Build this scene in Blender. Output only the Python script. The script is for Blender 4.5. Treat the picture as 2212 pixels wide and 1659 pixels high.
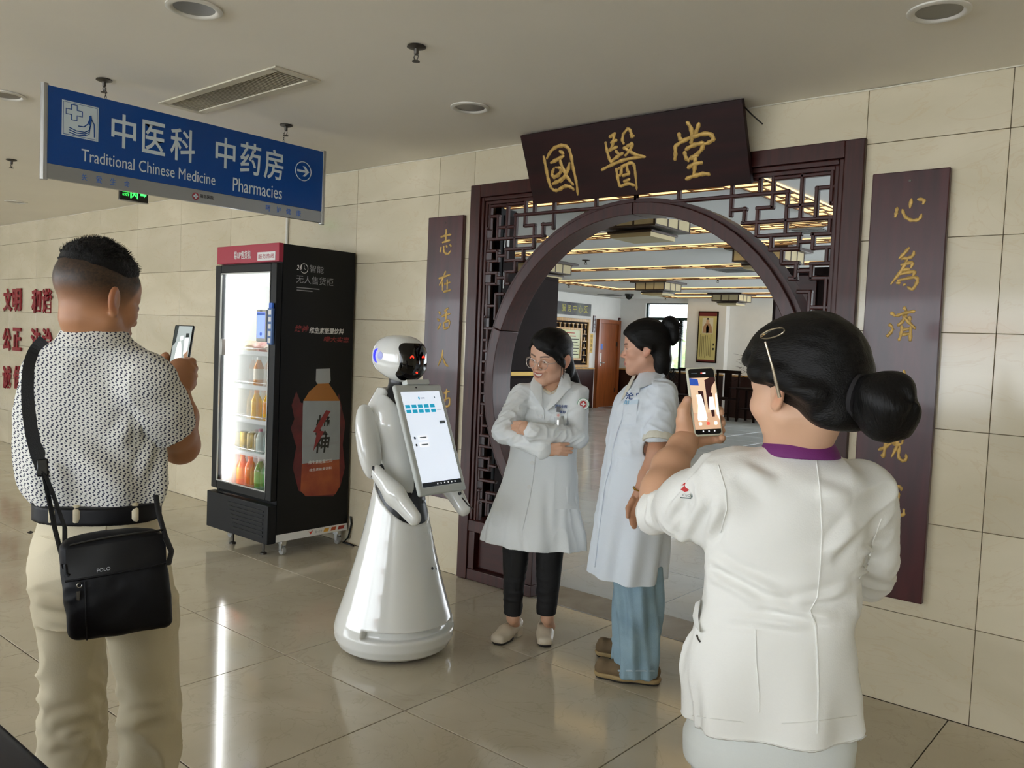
import bpy, bmesh, math, random
import numpy as np
from mathutils import Vector, Matrix, noise as mnoise
random.seed(7); rng = np.random.default_rng(7)
for o in list(bpy.data.objects): bpy.data.objects.remove(o)
SC = bpy.context.scene; COL = SC.collection
def lin(c):
    if isinstance(c, str): c = [int(c[i:i+2], 16)/255 for i in (0, 2, 4)]
    return tuple(((v/12.92) if v <= .04045 else ((v+.055)/1.055)**2.4) for v in c)
# ------------------------------------------------------------------ camera
FPX = 1806.466; CX, CY = 1106., 829.5
CAM = np.array([0., -3.722, 1.462]); _yaw, _pit, _rol = map(math.radians, (-40.225, 2.901, 2.356))
_f = np.array([math.sin(_yaw)*math.cos(_pit), math.cos(_yaw)*math.cos(_pit), -math.sin(_pit)])
_r0 = np.array([math.cos(_yaw), -math.sin(_yaw), 0]); _u0 = np.cross(_r0, _f)
_r = math.cos(_rol)*_r0+math.sin(_rol)*_u0; _u = -math.sin(_rol)*_r0+math.cos(_rol)*_u0
cd = bpy.data.cameras.new('camera'); cam = bpy.data.objects.new('camera', cd); COL.objects.link(cam)
cd.sensor_width = 36; cd.lens = FPX/2212*36; cd.clip_start = .05; cd.clip_end = 200
cam.matrix_world = Matrix(((_r[0], _u[0], -_f[0], CAM[0]), (_r[1], _u[1], -_f[1], CAM[1]), (_r[2], _u[2], -_f[2], CAM[2]), (0, 0, 0, 1)))
SC.camera = cam
def ray(x, y): return (x-CX)/FPX*_r-(y-CY)/FPX*_u+_f
def at(x, y, d): return CAM+ray(x, y)*d                       # a photo point at a distance in front of the camera
def onp(x, y, ax, v):
    d = ray(x, y); return CAM+d*(v-CAM[ax])/d[ax]
def PX(x, y, v): return onp(x, y, 0, v)
def PY(x, y, v=0.): return onp(x, y, 1, v)
def PZ(x, y, v=0.): return onp(x, y, 2, v)
# ------------------------------------------------------------------ world and exposure
W = bpy.data.worlds.new('world'); SC.world = W; W.use_nodes = True
bg = W.node_tree.nodes['Background']; bg.inputs[0].default_value = (.88, .94, 1, 1); bg.inputs[1].default_value = 9.0
SC.view_settings.view_transform = 'Standard'; SC.view_settings.look = 'None'; SC.view_settings.gamma = 1
SC.view_settings.use_curve_mapping = False; SC.view_settings.exposure = -0.07
SC.cycles.use_denoising = True
SC.cycles.max_bounces = 7; SC.cycles.diffuse_bounces = 5; SC.cycles.glossy_bounces = 3; SC.cycles.transmission_bounces = 5; SC.cycles.transparent_max_bounces = 8
SC.cycles.use_adaptive_sampling = True; SC.cycles.adaptive_threshold = .05
SC.cycles.caustics_reflective = False; SC.cycles.caustics_refractive = False; SC.cycles.sample_clamp_indirect = 6
# ------------------------------------------------------------------ materials
MATS = {}
def mat(name, col, rough=.5, metal=0., emit=None, es=0., spec=.5, coat=0., var=0., vscale=6., bump=0., bscale=60., stretch=None, trans=0., ior=1.5, col2=None, sheen=0., attr=None, sss=0., alpha=1.):
    if name in MATS: return MATS[name]
    m = bpy.data.materials.new(name); m.use_nodes = True; nt = m.node_tree; b = nt.nodes['Principled BSDF']
    L = nt.links; I = b.inputs; c = (*lin(col), 1)
    I['Base Color'].default_value = c; I['Roughness'].default_value = rough; I['Metallic'].default_value = metal
    I['Specular IOR Level'].default_value = spec; I['Coat Weight'].default_value = coat; I['Coat Roughness'].default_value = .06
    I['Transmission Weight'].default_value = trans; I['IOR'].default_value = ior; I['Alpha'].default_value = alpha
    I['Sheen Weight'].default_value = sheen; I['Subsurface Weight'].default_value = sss
    if sss: I['Subsurface Radius'].default_value = (.012, .005, .003); I['Subsurface Scale'].default_value = 1.
    if emit is not None: I['Emission Color'].default_value = (*lin(emit), 1); I['Emission Strength'].default_value = es
    tc = nt.nodes.new('ShaderNodeTexCoord'); src = tc.outputs['Object']
    if stretch:
        mp = nt.nodes.new('ShaderNodeMapping'); mp.inputs['Scale'].default_value = stretch; L.new(src, mp.inputs[0]); src = mp.outputs[0]
    base = None
    if attr:
        at_ = nt.nodes.new('ShaderNodeVertexColor'); at_.layer_name = attr; base = at_.outputs[0]; L.new(base, I['Base Color'])
    if var or col2:
        n = nt.nodes.new('ShaderNodeTexNoise'); n.inputs['Scale'].default_value = vscale; n.inputs['Detail'].default_value = 5; L.new(src, n.inputs[0])
        rp = nt.nodes.new('ShaderNodeValToRGB'); rp.color_ramp.elements[0].position = .3; rp.color_ramp.elements[1].position = .72
        c2 = (*lin(col2), 1) if col2 else tuple(min(1, v*(1+var)) for v in c[:3])+(1,)
        c1 = c if col2 else tuple(v*(1-var) for v in c[:3])+(1,)
        rp.color_ramp.elements[0].color = c1; rp.color_ramp.elements[1].color = c2; L.new(n.outputs[0], rp.inputs[0])
        if base is not None:
            mx = nt.nodes.new('ShaderNodeMix'); mx.data_type = 'RGBA'; mx.blend_type = 'MULTIPLY'; mx.inputs[0].default_value = 1
            rp.color_ramp.elements[0].color = (1-var,)*3+(1,); rp.color_ramp.elements[1].color = (1, 1, 1, 1)
            L.new(base, mx.inputs[6]); L.new(rp.outputs[0], mx.inputs[7]); L.new(mx.outputs[2], I['Base Color'])
        else: L.new(rp.outputs[0], I['Base Color'])
    if bump:
        n2 = nt.nodes.new('ShaderNodeTexNoise'); n2.inputs['Scale'].default_value = bscale; n2.inputs['Detail'].default_value = 4; L.new(src, n2.inputs[0])
        bp = nt.nodes.new('ShaderNodeBump'); bp.inputs['Strength'].default_value = bump; bp.inputs['Distance'].default_value = .01
        L.new(n2.outputs[0], bp.inputs['Height']); L.new(bp.outputs[0], I['Normal'])
    MATS[name] = m; return m
def stone(name, c1, c2, rough, scale=1.5, vein=None, rnd=True, spec=.5):
    """polished stone: soft clouds and veins, every piece with a tone of its own"""
    m = mat(name, c1, rough, spec=spec); nt = m.node_tree; L = nt.links; b = nt.nodes['Principled BSDF']
    g = nt.nodes.new('ShaderNodeNewGeometry'); mp = nt.nodes.new('ShaderNodeMapping'); L.new(g.outputs['Position'], mp.inputs[0])
    mp.inputs['Scale'].default_value = (scale, scale, scale*2.2)
    n = nt.nodes.new('ShaderNodeTexNoise'); n.inputs['Scale'].default_value = 1.6; n.inputs['Detail'].default_value = 8; n.inputs['Distortion'].default_value = .8; L.new(mp.outputs[0], n.inputs[0])
    rp = nt.nodes.new('ShaderNodeValToRGB'); e = rp.color_ramp.elements; e[0].position = .32; e[1].position = .7; e[0].color = (*lin(c1), 1); e[1].color = (*lin(c2), 1); L.new(n.outputs[0], rp.inputs[0])
    out = rp.outputs[0]
    if vein:
        w = nt.nodes.new('ShaderNodeTexNoise'); w.inputs['Scale'].default_value = 2.2; w.inputs['Detail'].default_value = 6; w.inputs['Distortion'].default_value = 2.5; L.new(mp.outputs[0], w.inputs[0])
        r2 = nt.nodes.new('ShaderNodeValToRGB'); q = r2.color_ramp.elements; q[0].position = .485; q[0].color = (0, 0, 0, 1); q[1].position = .5; q[1].color = (1, 1, 1, 1); k = q.new(.515); k.color = (0, 0, 0, 1); L.new(w.outputs[0], r2.inputs[0])
        mx = nt.nodes.new('ShaderNodeMix'); mx.data_type = 'RGBA'; ml = nt.nodes.new('ShaderNodeMath'); ml.operation = 'MULTIPLY'; ml.inputs[1].default_value = .35; L.new(r2.outputs[0], ml.inputs[0])
        L.new(ml.outputs[0], mx.inputs[0]); L.new(out, mx.inputs[6]); mx.inputs[7].default_value = (*lin(vein), 1); out = mx.outputs[2]
    if rnd:
        oi = nt.nodes.new('ShaderNodeObjectInfo'); mr = nt.nodes.new('ShaderNodeMapRange'); mr.inputs[3].default_value = .93; mr.inputs[4].default_value = 1.04; L.new(oi.outputs['Random'], mr.inputs[0])
        hs = nt.nodes.new('ShaderNodeHueSaturation'); L.new(mr.outputs[0], hs.inputs['Value']); L.new(out, hs.inputs['Color']); out = hs.outputs[0]
    L.new(out, b.inputs['Base Color']); return m
M_wtile = stone('wall_tile', 'c8bea4', 'd6ccb4', .13, .9, vein='c4b08e')
M_ftile = stone('floor_tile', 'bdb39d', 'ccc3af', .095, 1.2, vein='a99e86', spec=.6)
M_itile = stone('inner_floor_tile', 'b9c1c6', 'c8d0d4', .12, 1.0, vein='a5a8a8')
M_thr = stone('threshold_stone', '6a645a', '827a6c', .2, 3., rnd=False)
M_grout = mat('grout', '6b5f4a', .9)
M_ceil = mat('ceiling_plaster', 'e9e4d8', .85, var=.03, vscale=1.2)
M_white = mat('white_plaster', 'e6e6e2', .8, var=.02)
M_wood = mat('red_wood', '36110b', .42, var=.35, vscale=5, stretch=(9, 9, .8), coat=.08, spec=.4)
M_woodd = mat('dark_red_wood', '34110c', .45, var=.35, vscale=5, stretch=(.8, 6, 9), coat=.05, spec=.4)
M_board = mat('name_board_wood', '220706', .55, var=.4, vscale=3, stretch=(.9, 6, 6), spec=.25)
M_plaque = mat('plaque_wood', '3b1014', .34, var=.4, vscale=3, stretch=(6, 6, .9), coat=.2, bump=.04, bscale=14)
M_black = mat('black_lacquer', '0d0d10', .25)
M_dark = mat('dark_brown_panel', '170c0a', .65, var=.2, spec=.1)
M_gold = mat('gold_leaf', 'bd9a55', .5, metal=.3, var=.25, vscale=40, bump=.15, bscale=50)
M_goldm = mat('gold_paint', 'b8963f', .5, metal=.3)
M_chrome = mat('chrome', 'b9b9b6', .25, metal=1.)
M_alu = mat('brushed_aluminium', 'a9a8a4', .38, metal=.9)
M_steel = mat('dull_metal', '54504a', .45, metal=.8)
M_orange = mat('orange_wood', '8a4a24', .3, var=.25, vscale=4, stretch=(6, 6, .6))
M_ywood = mat('yellow_wood', 'b98d4a', .35, var=.25, vscale=4, stretch=(6, 6, .8))
M_glass = mat('clear_glass', 'ffffff', .02, trans=1., ior=1.1, alpha=.25)
# ------------------------------------------------------------------ mesh helpers
class MB:
    def __init__(s): s.v = []; s.f = []
    def add(s, vs, fs):
        k = len(s.v); s.v += [tuple(map(float, v)) for v in vs]; s.f += [tuple(i+k for i in f) for f in fs]; return s
    def box(s, x0, x1, y0, y1, z0, z1, M=None):
        vs = [Vector((x, y, z)) for x in (x0, x1) for y in (y0, y1) for z in (z0, z1)]
        if M is not None: vs = [M @ v for v in vs]
        return s.add(vs, [(0, 1, 3, 2), (4, 6, 7, 5), (0, 4, 5, 1), (2, 3, 7, 6), (0, 2, 6, 4), (1, 5, 7, 3)])
    def bar(s, a, b, w, d, up=(0, 1, 0)):
        """square bar from a to b: width w across, depth d along up"""
        a, b = Vector(a), Vector(b); t = (b-a).normalized(); u = Vector(up); u = (u-t*u.dot(t)).normalized(); n = t.cross(u)
        vs = [p+n*sx*w/2+u*sy*d/2 for p in (a, b) for sx, sy in ((-1, -1), (1, -1), (1, 1), (-1, 1))]
        return s.add(vs, [(3, 2, 1, 0), (4, 5, 6, 7)]+[(i, (i+1) % 4, (i+1) % 4+4, i+4) for i in range(4)])
    def lathe(s, prof, c=(0, 0, 0), n=24, ax='z', sx=1, sy=1):
        rows = []
        for r, h in prof:
            for k in range(n):
                a = 2*math.pi*k/n; x, y = r*math.cos(a)*sx, r*math.sin(a)*sy
                p = {'z': (x, y, h), 'y': (x, h, y), 'x': (h, x, y)}[ax]; rows.append((p[0]+c[0], p[1]+c[1], p[2]+c[2]))
        fs = [(i*n+k, i*n+(k+1) % n, (i+1)*n+(k+1) % n, (i+1)*n+k) for i in range(len(prof)-1) for k in range(n)]
        if prof[0][0] > 1e-6: fs.append(tuple(range(n))[::-1])
        if prof[-1][0] > 1e-6: fs.append(tuple((len(prof)-1)*n+k for k in range(n)))
        return s.add(rows, fs)
    def tube(s, pts, r, n=10, cap=True, up=(0, 0, 1), flat=1.):
        pts = [Vector(p) for p in pts]; rs = r if hasattr(r, '__len__') else [r]*len(pts); vs = []; last = Vector(up)
        for i, p in enumerate(pts):
            t = (pts[min(i+1, len(pts)-1)]-pts[max(i-1, 0)]).normalized(); u = last-t*last.dot(t)
            if u.length < 1e-5: u = Vector((1, 0, 0))-t*t.x
            u.normalize(); last = u; w = t.cross(u)
            vs += [p+(w*math.cos(a)+u*math.sin(a)*flat)*rs[i] for a in (2*math.pi*k/n for k in range(n))]
        fs = [(i*n+k, i*n+(k+1) % n, (i+1)*n+(k+1) % n, (i+1)*n+k) for i in range(len(pts)-1) for k in range(n)]
        if cap: fs += [tuple(range(n))[::-1], tuple((len(pts)-1)*n+k for k in range(n))]
        return s.add(vs, fs)
    def prism(s, poly, d, o, ux, uy):
        """polygon (2-D) in the plane o + a ux + b uy, thickened by d along ux x uy"""
        o, ux, uy = Vector(o), Vector(ux), Vector(uy); n = ux.cross(uy).normalized(); m = len(poly)
        vs = [o+ux*a+uy*b+n*k for k in (0, d) for a, b in poly]
        return s.add(vs, [tuple(range(m))[::-1], tuple(range(m, 2*m))]+[(i, (i+1) % m, (i+1) % m+m, i+m) for i in range(m)])
    def build(s, name, m, parent=None, bevel=0., smooth=False, seg=2, loc=None):
        me = bpy.data.meshes.new(name); me.from_pydata(s.v, [], s.f); bm = bmesh.new(); bm.from_mesh(me)
        bmesh.ops.recalc_face_normals(bm, faces=bm.faces)
        if bevel:
            es = [e for e in bm.edges if len(e.link_faces) == 2 and e.calc_face_angle(0) > .6]
            bmesh.ops.bevel(bm, geom=es, offset=bevel, segments=seg, affect='EDGES', profile=.5, clamp_overlap=True)
        bm.to_mesh(me); bm.free(); return obj(name, me, m, parent, smooth or bool(bevel), loc, .38 if bevel else .9)
def obj(name, me, m, parent=None, smooth=False, loc=None, ang=.9):
    if not me.materials: me.materials.append(m)
    if smooth:
        me.polygons.foreach_set('use_smooth', [True]*len(me.polygons))
        try: me.set_sharp_from_angle(angle=ang)
        except Exception: pass
    o = bpy.data.objects.new(name, me); COL.objects.link(o)
    if loc is not None: o.location = loc
    if parent is not None: par(o, parent)
    return o
def wloc(o):
    v = Vector(o.location)
    while o.parent: v = v+Vector(o.matrix_parent_inverse.translation)+Vector(o.parent.location); o = o.parent
    return v
def par(o, p):
    o.parent = p; q = p; v = Vector()
    chain = []
    while q: chain.append(q); q = q.parent
    T = Matrix.Identity(4)
    for q in reversed(chain): T = T @ q.matrix_parent_inverse @ Matrix.LocRotScale(q.location, q.rotation_euler, q.scale)
    o.matrix_parent_inverse = T.inverted()
def thing(name, label, cat, loc=(0, 0, 0), group=None):
    o = bpy.data.objects.new(name, None); COL.objects.link(o); o.location = loc; o.empty_display_size = .1
    return tag(o, label, cat, group)
def tag(o, label=None, cat=None, group=None, kind=None):
    for k, v in (('label', label), ('category', cat), ('group', group), ('kind', kind)):
        if v: o[k] = v
    return o
def struct(o): o['kind'] = 'structure'; return o
def dup(o, loc=None, parent=None, label=None):
    c = o.copy(); COL.objects.link(c)
    if loc is not None: c.location = loc
    c.parent = None
    if parent is not None: c.parent = parent; c.matrix_parent_inverse = o.matrix_parent_inverse.copy() if o.parent else Matrix.Identity(4)
    if label: c['label'] = label
    return c
def dup_tree(root, loc, label=None):
    r = root.copy(); COL.objects.link(r); r.location = loc
    if label: r['label'] = label
    def rec(a, b):
        for ch in a.children:
            c = ch.copy(); COL.objects.link(c); c.parent = b; c.matrix_parent_inverse = ch.matrix_parent_inverse.copy(); rec(ch, c)
    rec(root, r); return r
_tx = {}
def text_mesh(body, extrude=0., bevel=0., shear=0., bold=0., res=3):
    key = (body, extrude, bevel, shear, bold)
    cu = bpy.data.curves.new('lettering', 'FONT'); cu.body = body; cu.size = 1; cu.extrude = extrude; cu.bevel_depth = bevel; cu.shear = shear; cu.offset = bold
    cu.resolution_u = res; cu.bevel_resolution = 1
    t = bpy.data.objects.new('lettering', cu); COL.objects.link(t); dg = bpy.context.evaluated_depsgraph_get(); dg.update()
    me = bpy.data.meshes.new_from_object(t.evaluated_get(dg)); bpy.data.objects.remove(t); bpy.data.curves.remove(cu); me.materials.clear(); return me
def text(name, body, m, parent, o, ux, uz, w=None, h=None, depth=.002, bevel=0., shear=0., bold=0., wob=0., align='c', lift=0.):
    """lettering fitted into a w x h box whose centre is o; ux to the right, uz up"""
    s0 = h or w
    me = text_mesh(body, depth/s0/2, bevel/s0, shear, bold); n = len(me.vertices); co = np.empty(n*3); me.vertices.foreach_get('co', co); co = co.reshape(-1, 3)
    lo, hi = co.min(0), co.max(0); sz = np.maximum(hi-lo, 1e-6)
    if w and h: sx, sy = w/sz[0], h/sz[1]
    elif w: sx = sy = w/sz[0]
    else: sx = sy = h/sz[1]
    c = (co-(lo+hi)/2)*np.array([sx, sy, 1]); c[:, 2] *= depth/max(sz[2], 1e-6) if sz[2] > 1e-5 else 1
    if wob:
        for i in range(n):
            q = Vector((c[i, 0], c[i, 1], 0)); c[i, 0] += wob*mnoise.noise(q*30+Vector((ord(body[0]) % 97, 0, 0))); c[i, 1] += wob*mnoise.noise(q*30+Vector((0, ord(body[0]) % 89, 5)))
    ux, uz = np.array(ux, float), np.array(uz, float); nn = np.cross(ux, uz)
    P = np.array(o, float)+c[:, :1]*ux+c[:, 1:2]*uz+(c[:, 2:]+depth/2+lift)*nn
    me.vertices.foreach_set('co', P.ravel()); me.update(); me.name = name; return obj(name, me, m, parent)
def quad(name, m, parent, o, ux, uz, w, h, t=.0006, lift=0., r=0.):
    """flat printed patch of thickness t centred at o"""
    ux, uz = Vector(ux), Vector(uz); n = ux.cross(uz); b = MB()
    if r:
        poly = []
        for cx_, cy_, a0 in ((w/2-r, h/2-r, 0), (-w/2+r, h/2-r, 90), (-w/2+r, -h/2+r, 180), (w/2-r, -h/2+r, 270)):
            poly += [(cx_+r*math.cos(math.radians(a0+k*30)), cy_+r*math.sin(math.radians(a0+k*30))) for k in range(4)]
    else: poly = [(-w/2, -h/2), (w/2, -h/2), (w/2, h/2), (-w/2, h/2)]
    return b.prism(poly, t, Vector(o)+n*lift, ux, uz).build(name, m, parent)
def box(name, m, x0, x1, y0, y1, z0, z1, parent=None, bevel=0., M=None, seg=2): return MB().box(x0, x1, y0, y1, z0, z1, M).build(name, m, parent, bevel, seg=seg)
# ================================================================== the setting
H = 2.6
def slab_holes(name, m, x0, x1, y0, y1, z, rounds, rects, n=24):
    """ceiling plate seen from below, with round holes (x, y, r) and rectangular ones"""
    sq = [(cx-r-.02, cx+r+.02, cy-r-.02, cy+r+.02) for cx, cy, r in rounds]+list(rects)
    xs = sorted({x0, x1}|{v for s in sq for v in s[:2]}); ys = sorted({y0, y1}|{v for s in sq for v in s[2:]}); b = MB()
    for i in range(len(xs)-1):
        for j in range(len(ys)-1):
            cx, cy = (xs[i]+xs[i+1])/2, (ys[j]+ys[j+1])/2
            if any(s[0] < cx < s[1] and s[2] < cy < s[3] for s in sq): continue
            b.add([(xs[i], ys[j], z), (xs[i], ys[j+1], z), (xs[i+1], ys[j+1], z), (xs[i+1], ys[j], z)], [(0, 1, 2, 3)])
    for cx, cy, r in rounds:
        R = r+.02; vs = []
        for k in range(n):
            a = 2*math.pi*k/n; c, s_ = math.cos(a), math.sin(a); q = R/max(abs(c), abs(s_)); vs += [(cx+r*c, cy+r*s_, z), (cx+q*c, cy+q*s_, z)]
        b.add(vs, [(2*k, 2*((k+1) % n), 2*((k+1) % n)+1, 2*k+1) for k in range(n)])
        # the corners between the square and the last ring points
    o = b.build(name, m); return struct(o)
DL = [(-2.864, -2.169, .076), (-.779, -.717, .076), (-2.885, -.714, .076), (-4.762, -2.144, .076), (-8.861, -.676, .076), (-6.9, -.7, .076)]
VENT = (-4.165, -3.195, -1.603, -1.423)
IDL = [(-10.8, 11.311, .1), (-10.936, 13.0, .1)]
ceil = slab_holes('ceiling', M_ceil, -16, 4.2, -9, .2, H, DL, [VENT])
box('ceiling_slab', mat('concrete', '6f6a60', .9), -16.2, 4.4, -9.2, 14.2, H+.35, H+.5, ceil)
iceil = slab_holes('ceiling_inner', M_ceil if False else mat('inner_ceiling_plaster', 'd8dad9', .85, var=.02, vscale=1.), -11.2, 4.2, .2, 14., H, IDL, [])
# floor: base slab + tiles laid one by one
fl = struct(box('floor', mat('floor_grout', '40382a', .9), -16, 4.2, -9, .31, -.05, -.004))
ux = [-3.955+.8*k for k in range(-11, 8)]; uy = [0.]+[-.707-.8*k for k in range(0, 9)]
proto = {}
def tile(par_, m, w, d, x, y, z, key, t=.008, wall=False):
    k = (key, round(w, 3), round(d, 3))
    if k not in proto:
        b = MB(); g = .0024 if not wall else .0013
        if wall: b.box(-w/2+g, w/2-g, 0, .012, -d/2+g, d/2-g)
        else: b.box(-w/2+g, w/2-g, -d/2+g, d/2-g, -t, 0)
        o = b.build('tile', m, None, .0012, seg=1); proto[k] = o.data; o.location = (x, y, z); par_free(o, par_); return o
    o = bpy.data.objects.new('tile', proto[k]); COL.objects.link(o); o.location = (x, y, z); par_free(o, par_); return o
def par_free(o, p): o.parent = p; o.matrix_parent_inverse = Matrix.Translation(p.location).inverted()
for i in range(len(ux)-1):
    for j in range(len(uy)-1):
        y1, y0 = uy[j], uy[j+1]; tile(fl, M_ftile, .8, y1-y0, (ux[i]+ux[i+1])/2, (y0+y1)/2, 0, 'f')
thr = struct(MB().box(-3.5, -1.24, .0, .305, -.03, .004).build('trim_1', M_thr, None, .003))
ifl = struct(box('floor_inner', mat('inner_grout', '8d8f8f', .9), -11.2, 4.2, .31, 13.9, -.05, -.004))
for i in range(14):
    for j in range(17):
        x = -10.75+.8*i; y = .71+.8*j; tile(ifl, M_itile, .8, .8, x, y, 0, 'i')
# the tiled wall with the gate opening
wl = struct(box('wall_back', M_grout, -16, -3.505, .011, .2, 0, H))
for n_, (a, b_, c, d) in enumerate(((-1.225, 4.2, 0, H), (-3.505, -1.225, 2.385, H))): box('wall_backing', M_grout, a, b_, .011, .2, c, d, wl)
rows = [0, .39, .785, 1.178, 1.57, 1.955, 2.365, H-.003]
cl = [-3.51, -3.81]+[-3.81-.8*k for k in range(1, 16)]; cr = [-1.22, -.68, .12, .92, 1.72, 2.52, 3.32, 4.12]
for a, b_ in list(zip(cl[1:], cl[:-1]))+list(zip(cr[:-1], cr[1:])):
    for z0, z1 in zip(rows[:-1], rows[1:]): tile(wl, M_wtile, b_-a, z1-z0, (a+b_)/2, 0, (z0+z1)/2, 'w', wall=True)
for a, b_ in ((-3.51, -2.745), (-2.745, -1.98), (-1.98, -1.22)): tile(wl, M_wtile, b_-a, rows[-1]-2.388, (a+b_)/2, 0, (rows[-1]+2.388)/2, 'w', wall=True)
# bead of old sealant along the top of the wall
MB().tube([(x, -.004, H-.004+.002*math.sin(x*7)) for x in np.arange(-13, 2.5, .11)], .0035, 5).build('sealant', mat('sealant', 'd8d2c2', .7), wl)
# far ends and the glazed front behind the photographer
struct(box('wall_left', M_wtile, -16.2, -16, -9, .2, 0, H)); struct(box('wall_right', M_wtile, 4.2, 4.4, -9, .2, 0, H))
wf = struct(box('wall_front', M_white, -16, 4.2, -9.2, -9, 0, .8)); box('lintel', M_white, -16, 4.2, -9.2, -9, 2.3, H+.4, wf)
for k in range(8): box('mullion', M_alu, -16+k*2.86-.05, -16+k*2.86+.05, -9.15, -9.05, .8, 2.3, wf, .004)
# ------------------------------------------------------------------ the room behind the gate
M_wain = mat('wainscot_wood', '2c1512', .35, var=.25, vscale=4, stretch=(5, 5, .6))
wi = struct(box('wall_inner_left', M_white, -11.4, -11.15, .2, 13.6, 0, H)); box('wainscot', M_wain, -11.15, -11.13, .2, 12.36, 0, .9, wi); box('wainscot_cap', M_ywood, -11.15, -11.1, .2, 12.36, .9, .93, wi, .004)
wo = struct(box('wall_inner_far', M_white, -11.4, -10.45, 13.4, 13.6, 0, H))
box('wall_panel', M_white, -9.25, -6.9, 13.4, 13.6, 0, H, wo); box('window_apron', M_white, -10.45, -9.25, 13.4, 13.6, 0, .95, wo); box('window_head', M_white, -10.45, -9.25, 13.4, 13.6, 2.5, H, wo)
box('pier', M_white, -9.25, -8.3, 13.22, 13.4, 0, H, wo, .01)
box('wall_panel', M_white, 1.2, 4.2, 13.4, 13.6, 0, H, wo); box('window_apron', M_white, -6.9, 1.2, 13.4, 13.6, 0, .9, wo); box('window_head', M_white, -6.9, 1.2, 13.4, 13.6, 2.4, H, wo)  # wide unseen window opening, added to brighten the room behind the gate
box('wainscot', M_wain, -11.13, -9.25, 13.37, 13.4, 0, .9, wo); box('wainscot', M_wain, -8.3, 4, 13.37, 13.4, 0, .9, wo); box('wainscot', M_wain, -9.26, -8.29, 13.2, 13.22, 0, .9, wo)
box('wainscot_cap', M_ywood, -11.13, -9.25, 13.35, 13.4, .9, .93, wo, .004); box('wainscot_cap', M_ywood, -9.27, -8.28, 13.18, 13.22, .9, .93, wo, .004); box('wainscot_cap', M_ywood, -8.28, 4, 13.35, 13.4, .9, .93, wo, .004)
wr = struct(box('wall_inner_right', M_white, 1., 1.2, .2, 13.6, 0, .6)); box('lintel', M_white, 1., 1.2, .2, 13.6, 2.45, H, wr)
for y in (.2, 4.5, 8.9, 13.3): box('pier', M_white, 1., 1.2, y, y+.35, .6, 2.45, wr)
# window 1: dark green frame, panes
wn = bpy.data.objects.new('window_1', None); COL.objects.link(wn); wn.location = (-9.85, 13.5, .95); struct(wn)
M_wf = mat('dark_green_frame', '1f3a3c', .4)
for nm, x0, x1, z0, z1 in (('frame', -10.45, -10.4, .95, 2.5), ('frame', -9.3, -9.25, .95, 2.5), ('frame', -10.45, -9.25, .95, 1.0), ('frame', -10.45, -9.25, 2.47, 2.5), ('transom', -10.45, -9.25, 2.1, 2.17), ('mullion', -9.9, -9.83, .95, 2.1), ('mullion', -9.55, -9.49, .95, 2.1)):
    box(nm, M_wf, x0, x1, 13.45, 13.52, z0, z1, wn, .004)
for x0, x1, z0, z1 in ((-10.4, -9.9, 1., 2.1), (-9.83, -9.55, 1., 2.1), (-9.49, -9.3, 1., 2.1), (-10.4, -9.3, 2.17, 2.47)): box('pane', M_glass, x0, x1, 13.48, 13.486, z0, z1, wn)
box('window_sill', M_white, -10.5, -9.2, 13.3, 13.5, .925, .95, wn, .004)
# bright overcast garden beyond the window
def blob_mesh(c, r, seed, n=3, amp=.3, fr=2.5):
    bm = bmesh.new(); bmesh.ops.create_icosphere(bm, subdivisions=n, radius=1)
    for v in bm.verts:
        d = v.co.copy(); k = 1+amp*mnoise.fractal(d*fr+Vector((seed, 0, 0)), 1., 2., 4); v.co = Vector((d.x*r[0]*k, d.y*r[1]*k, d.z*r[2]*k))+Vector(c)
    me = bpy.data.meshes.new('foliage'); bm.to_mesh(me); bm.free(); return me
M_leaf = mat('leaf', '6f8f5a', .6, col2='a9bd84', vscale=5)
for k, (x, y, r, h, nm) in enumerate(((-13.6, 17., 1.0, 1.5, 'left'), (-11.2, 17.6, .9, 1.3, 'right'))):
    t = thing('garden_bush', f'green garden bush seen through the window, the {nm} one', 'bush', (x, y, 0), 'bushes outside the window')
    obj('foliage', blob_mesh((x, y, h*.75), (r, .8, h*.8), 3.+k, 4, .45, 3.), M_leaf, t); MB().tube([(x, y, -.3), (x, y, h*.6)], .05).build('stem', M_orange, t)
struct(box('outdoor_ground', mat('outdoor_paving', 'b8b5aa', .9), -20, 8, 13.9, 24, -.35, -.3))
struct(box('wall_outdoor', mat('outdoor_render', 'd9d8d0', .9, var=.06), -20, -8, 20, 20.3, -.3, 1.9))
# door 1 in the inner left wall
dr = bpy.data.objects.new('door_1', None); COL.objects.link(dr); dr.location = (-11.13, 12.87, 0); struct(dr)
box('leaf', M_orange, -11.15, -11.1, 12.5, 13.24, .01, 1.98, dr, .004)
for y0, y1, z0, z1 in ((12.41, 12.5, 0, 2.07), (13.24, 13.33, 0, 2.07), (12.5, 13.24, 1.98, 2.07)): box('casing', M_orange, -11.15, -11.06, y0, y1, z0, z1, dr, .006)
for z in (.35, 1.45): box('hinge', M_steel, -11.1, -11.085, 13.2, 13.24, z, z+.1, dr)
hd = box('lock_plate', M_alu, -11.1, -11.09, 12.55, 12.59, .98, 1.14, dr, .003); MB().tube([(-11.09, 12.57, 1.05), (-11.04, 12.57, 1.05), (-11.04, 12.66, 1.05)], .009, 8).build('handle', M_alu, hd)
M_blue = mat('sign_blue', '2a63c4', .4)
box('door_number_plate', M_blue, -11.1, -11.094, 12.53, 12.63, 1.36, 1.5, dr, .002); box('door_notice', mat('paper', 'e8e8e2', .7), -11.1, -11.096, 12.54, 12.6, 1.1, 1.28, dr)
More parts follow.
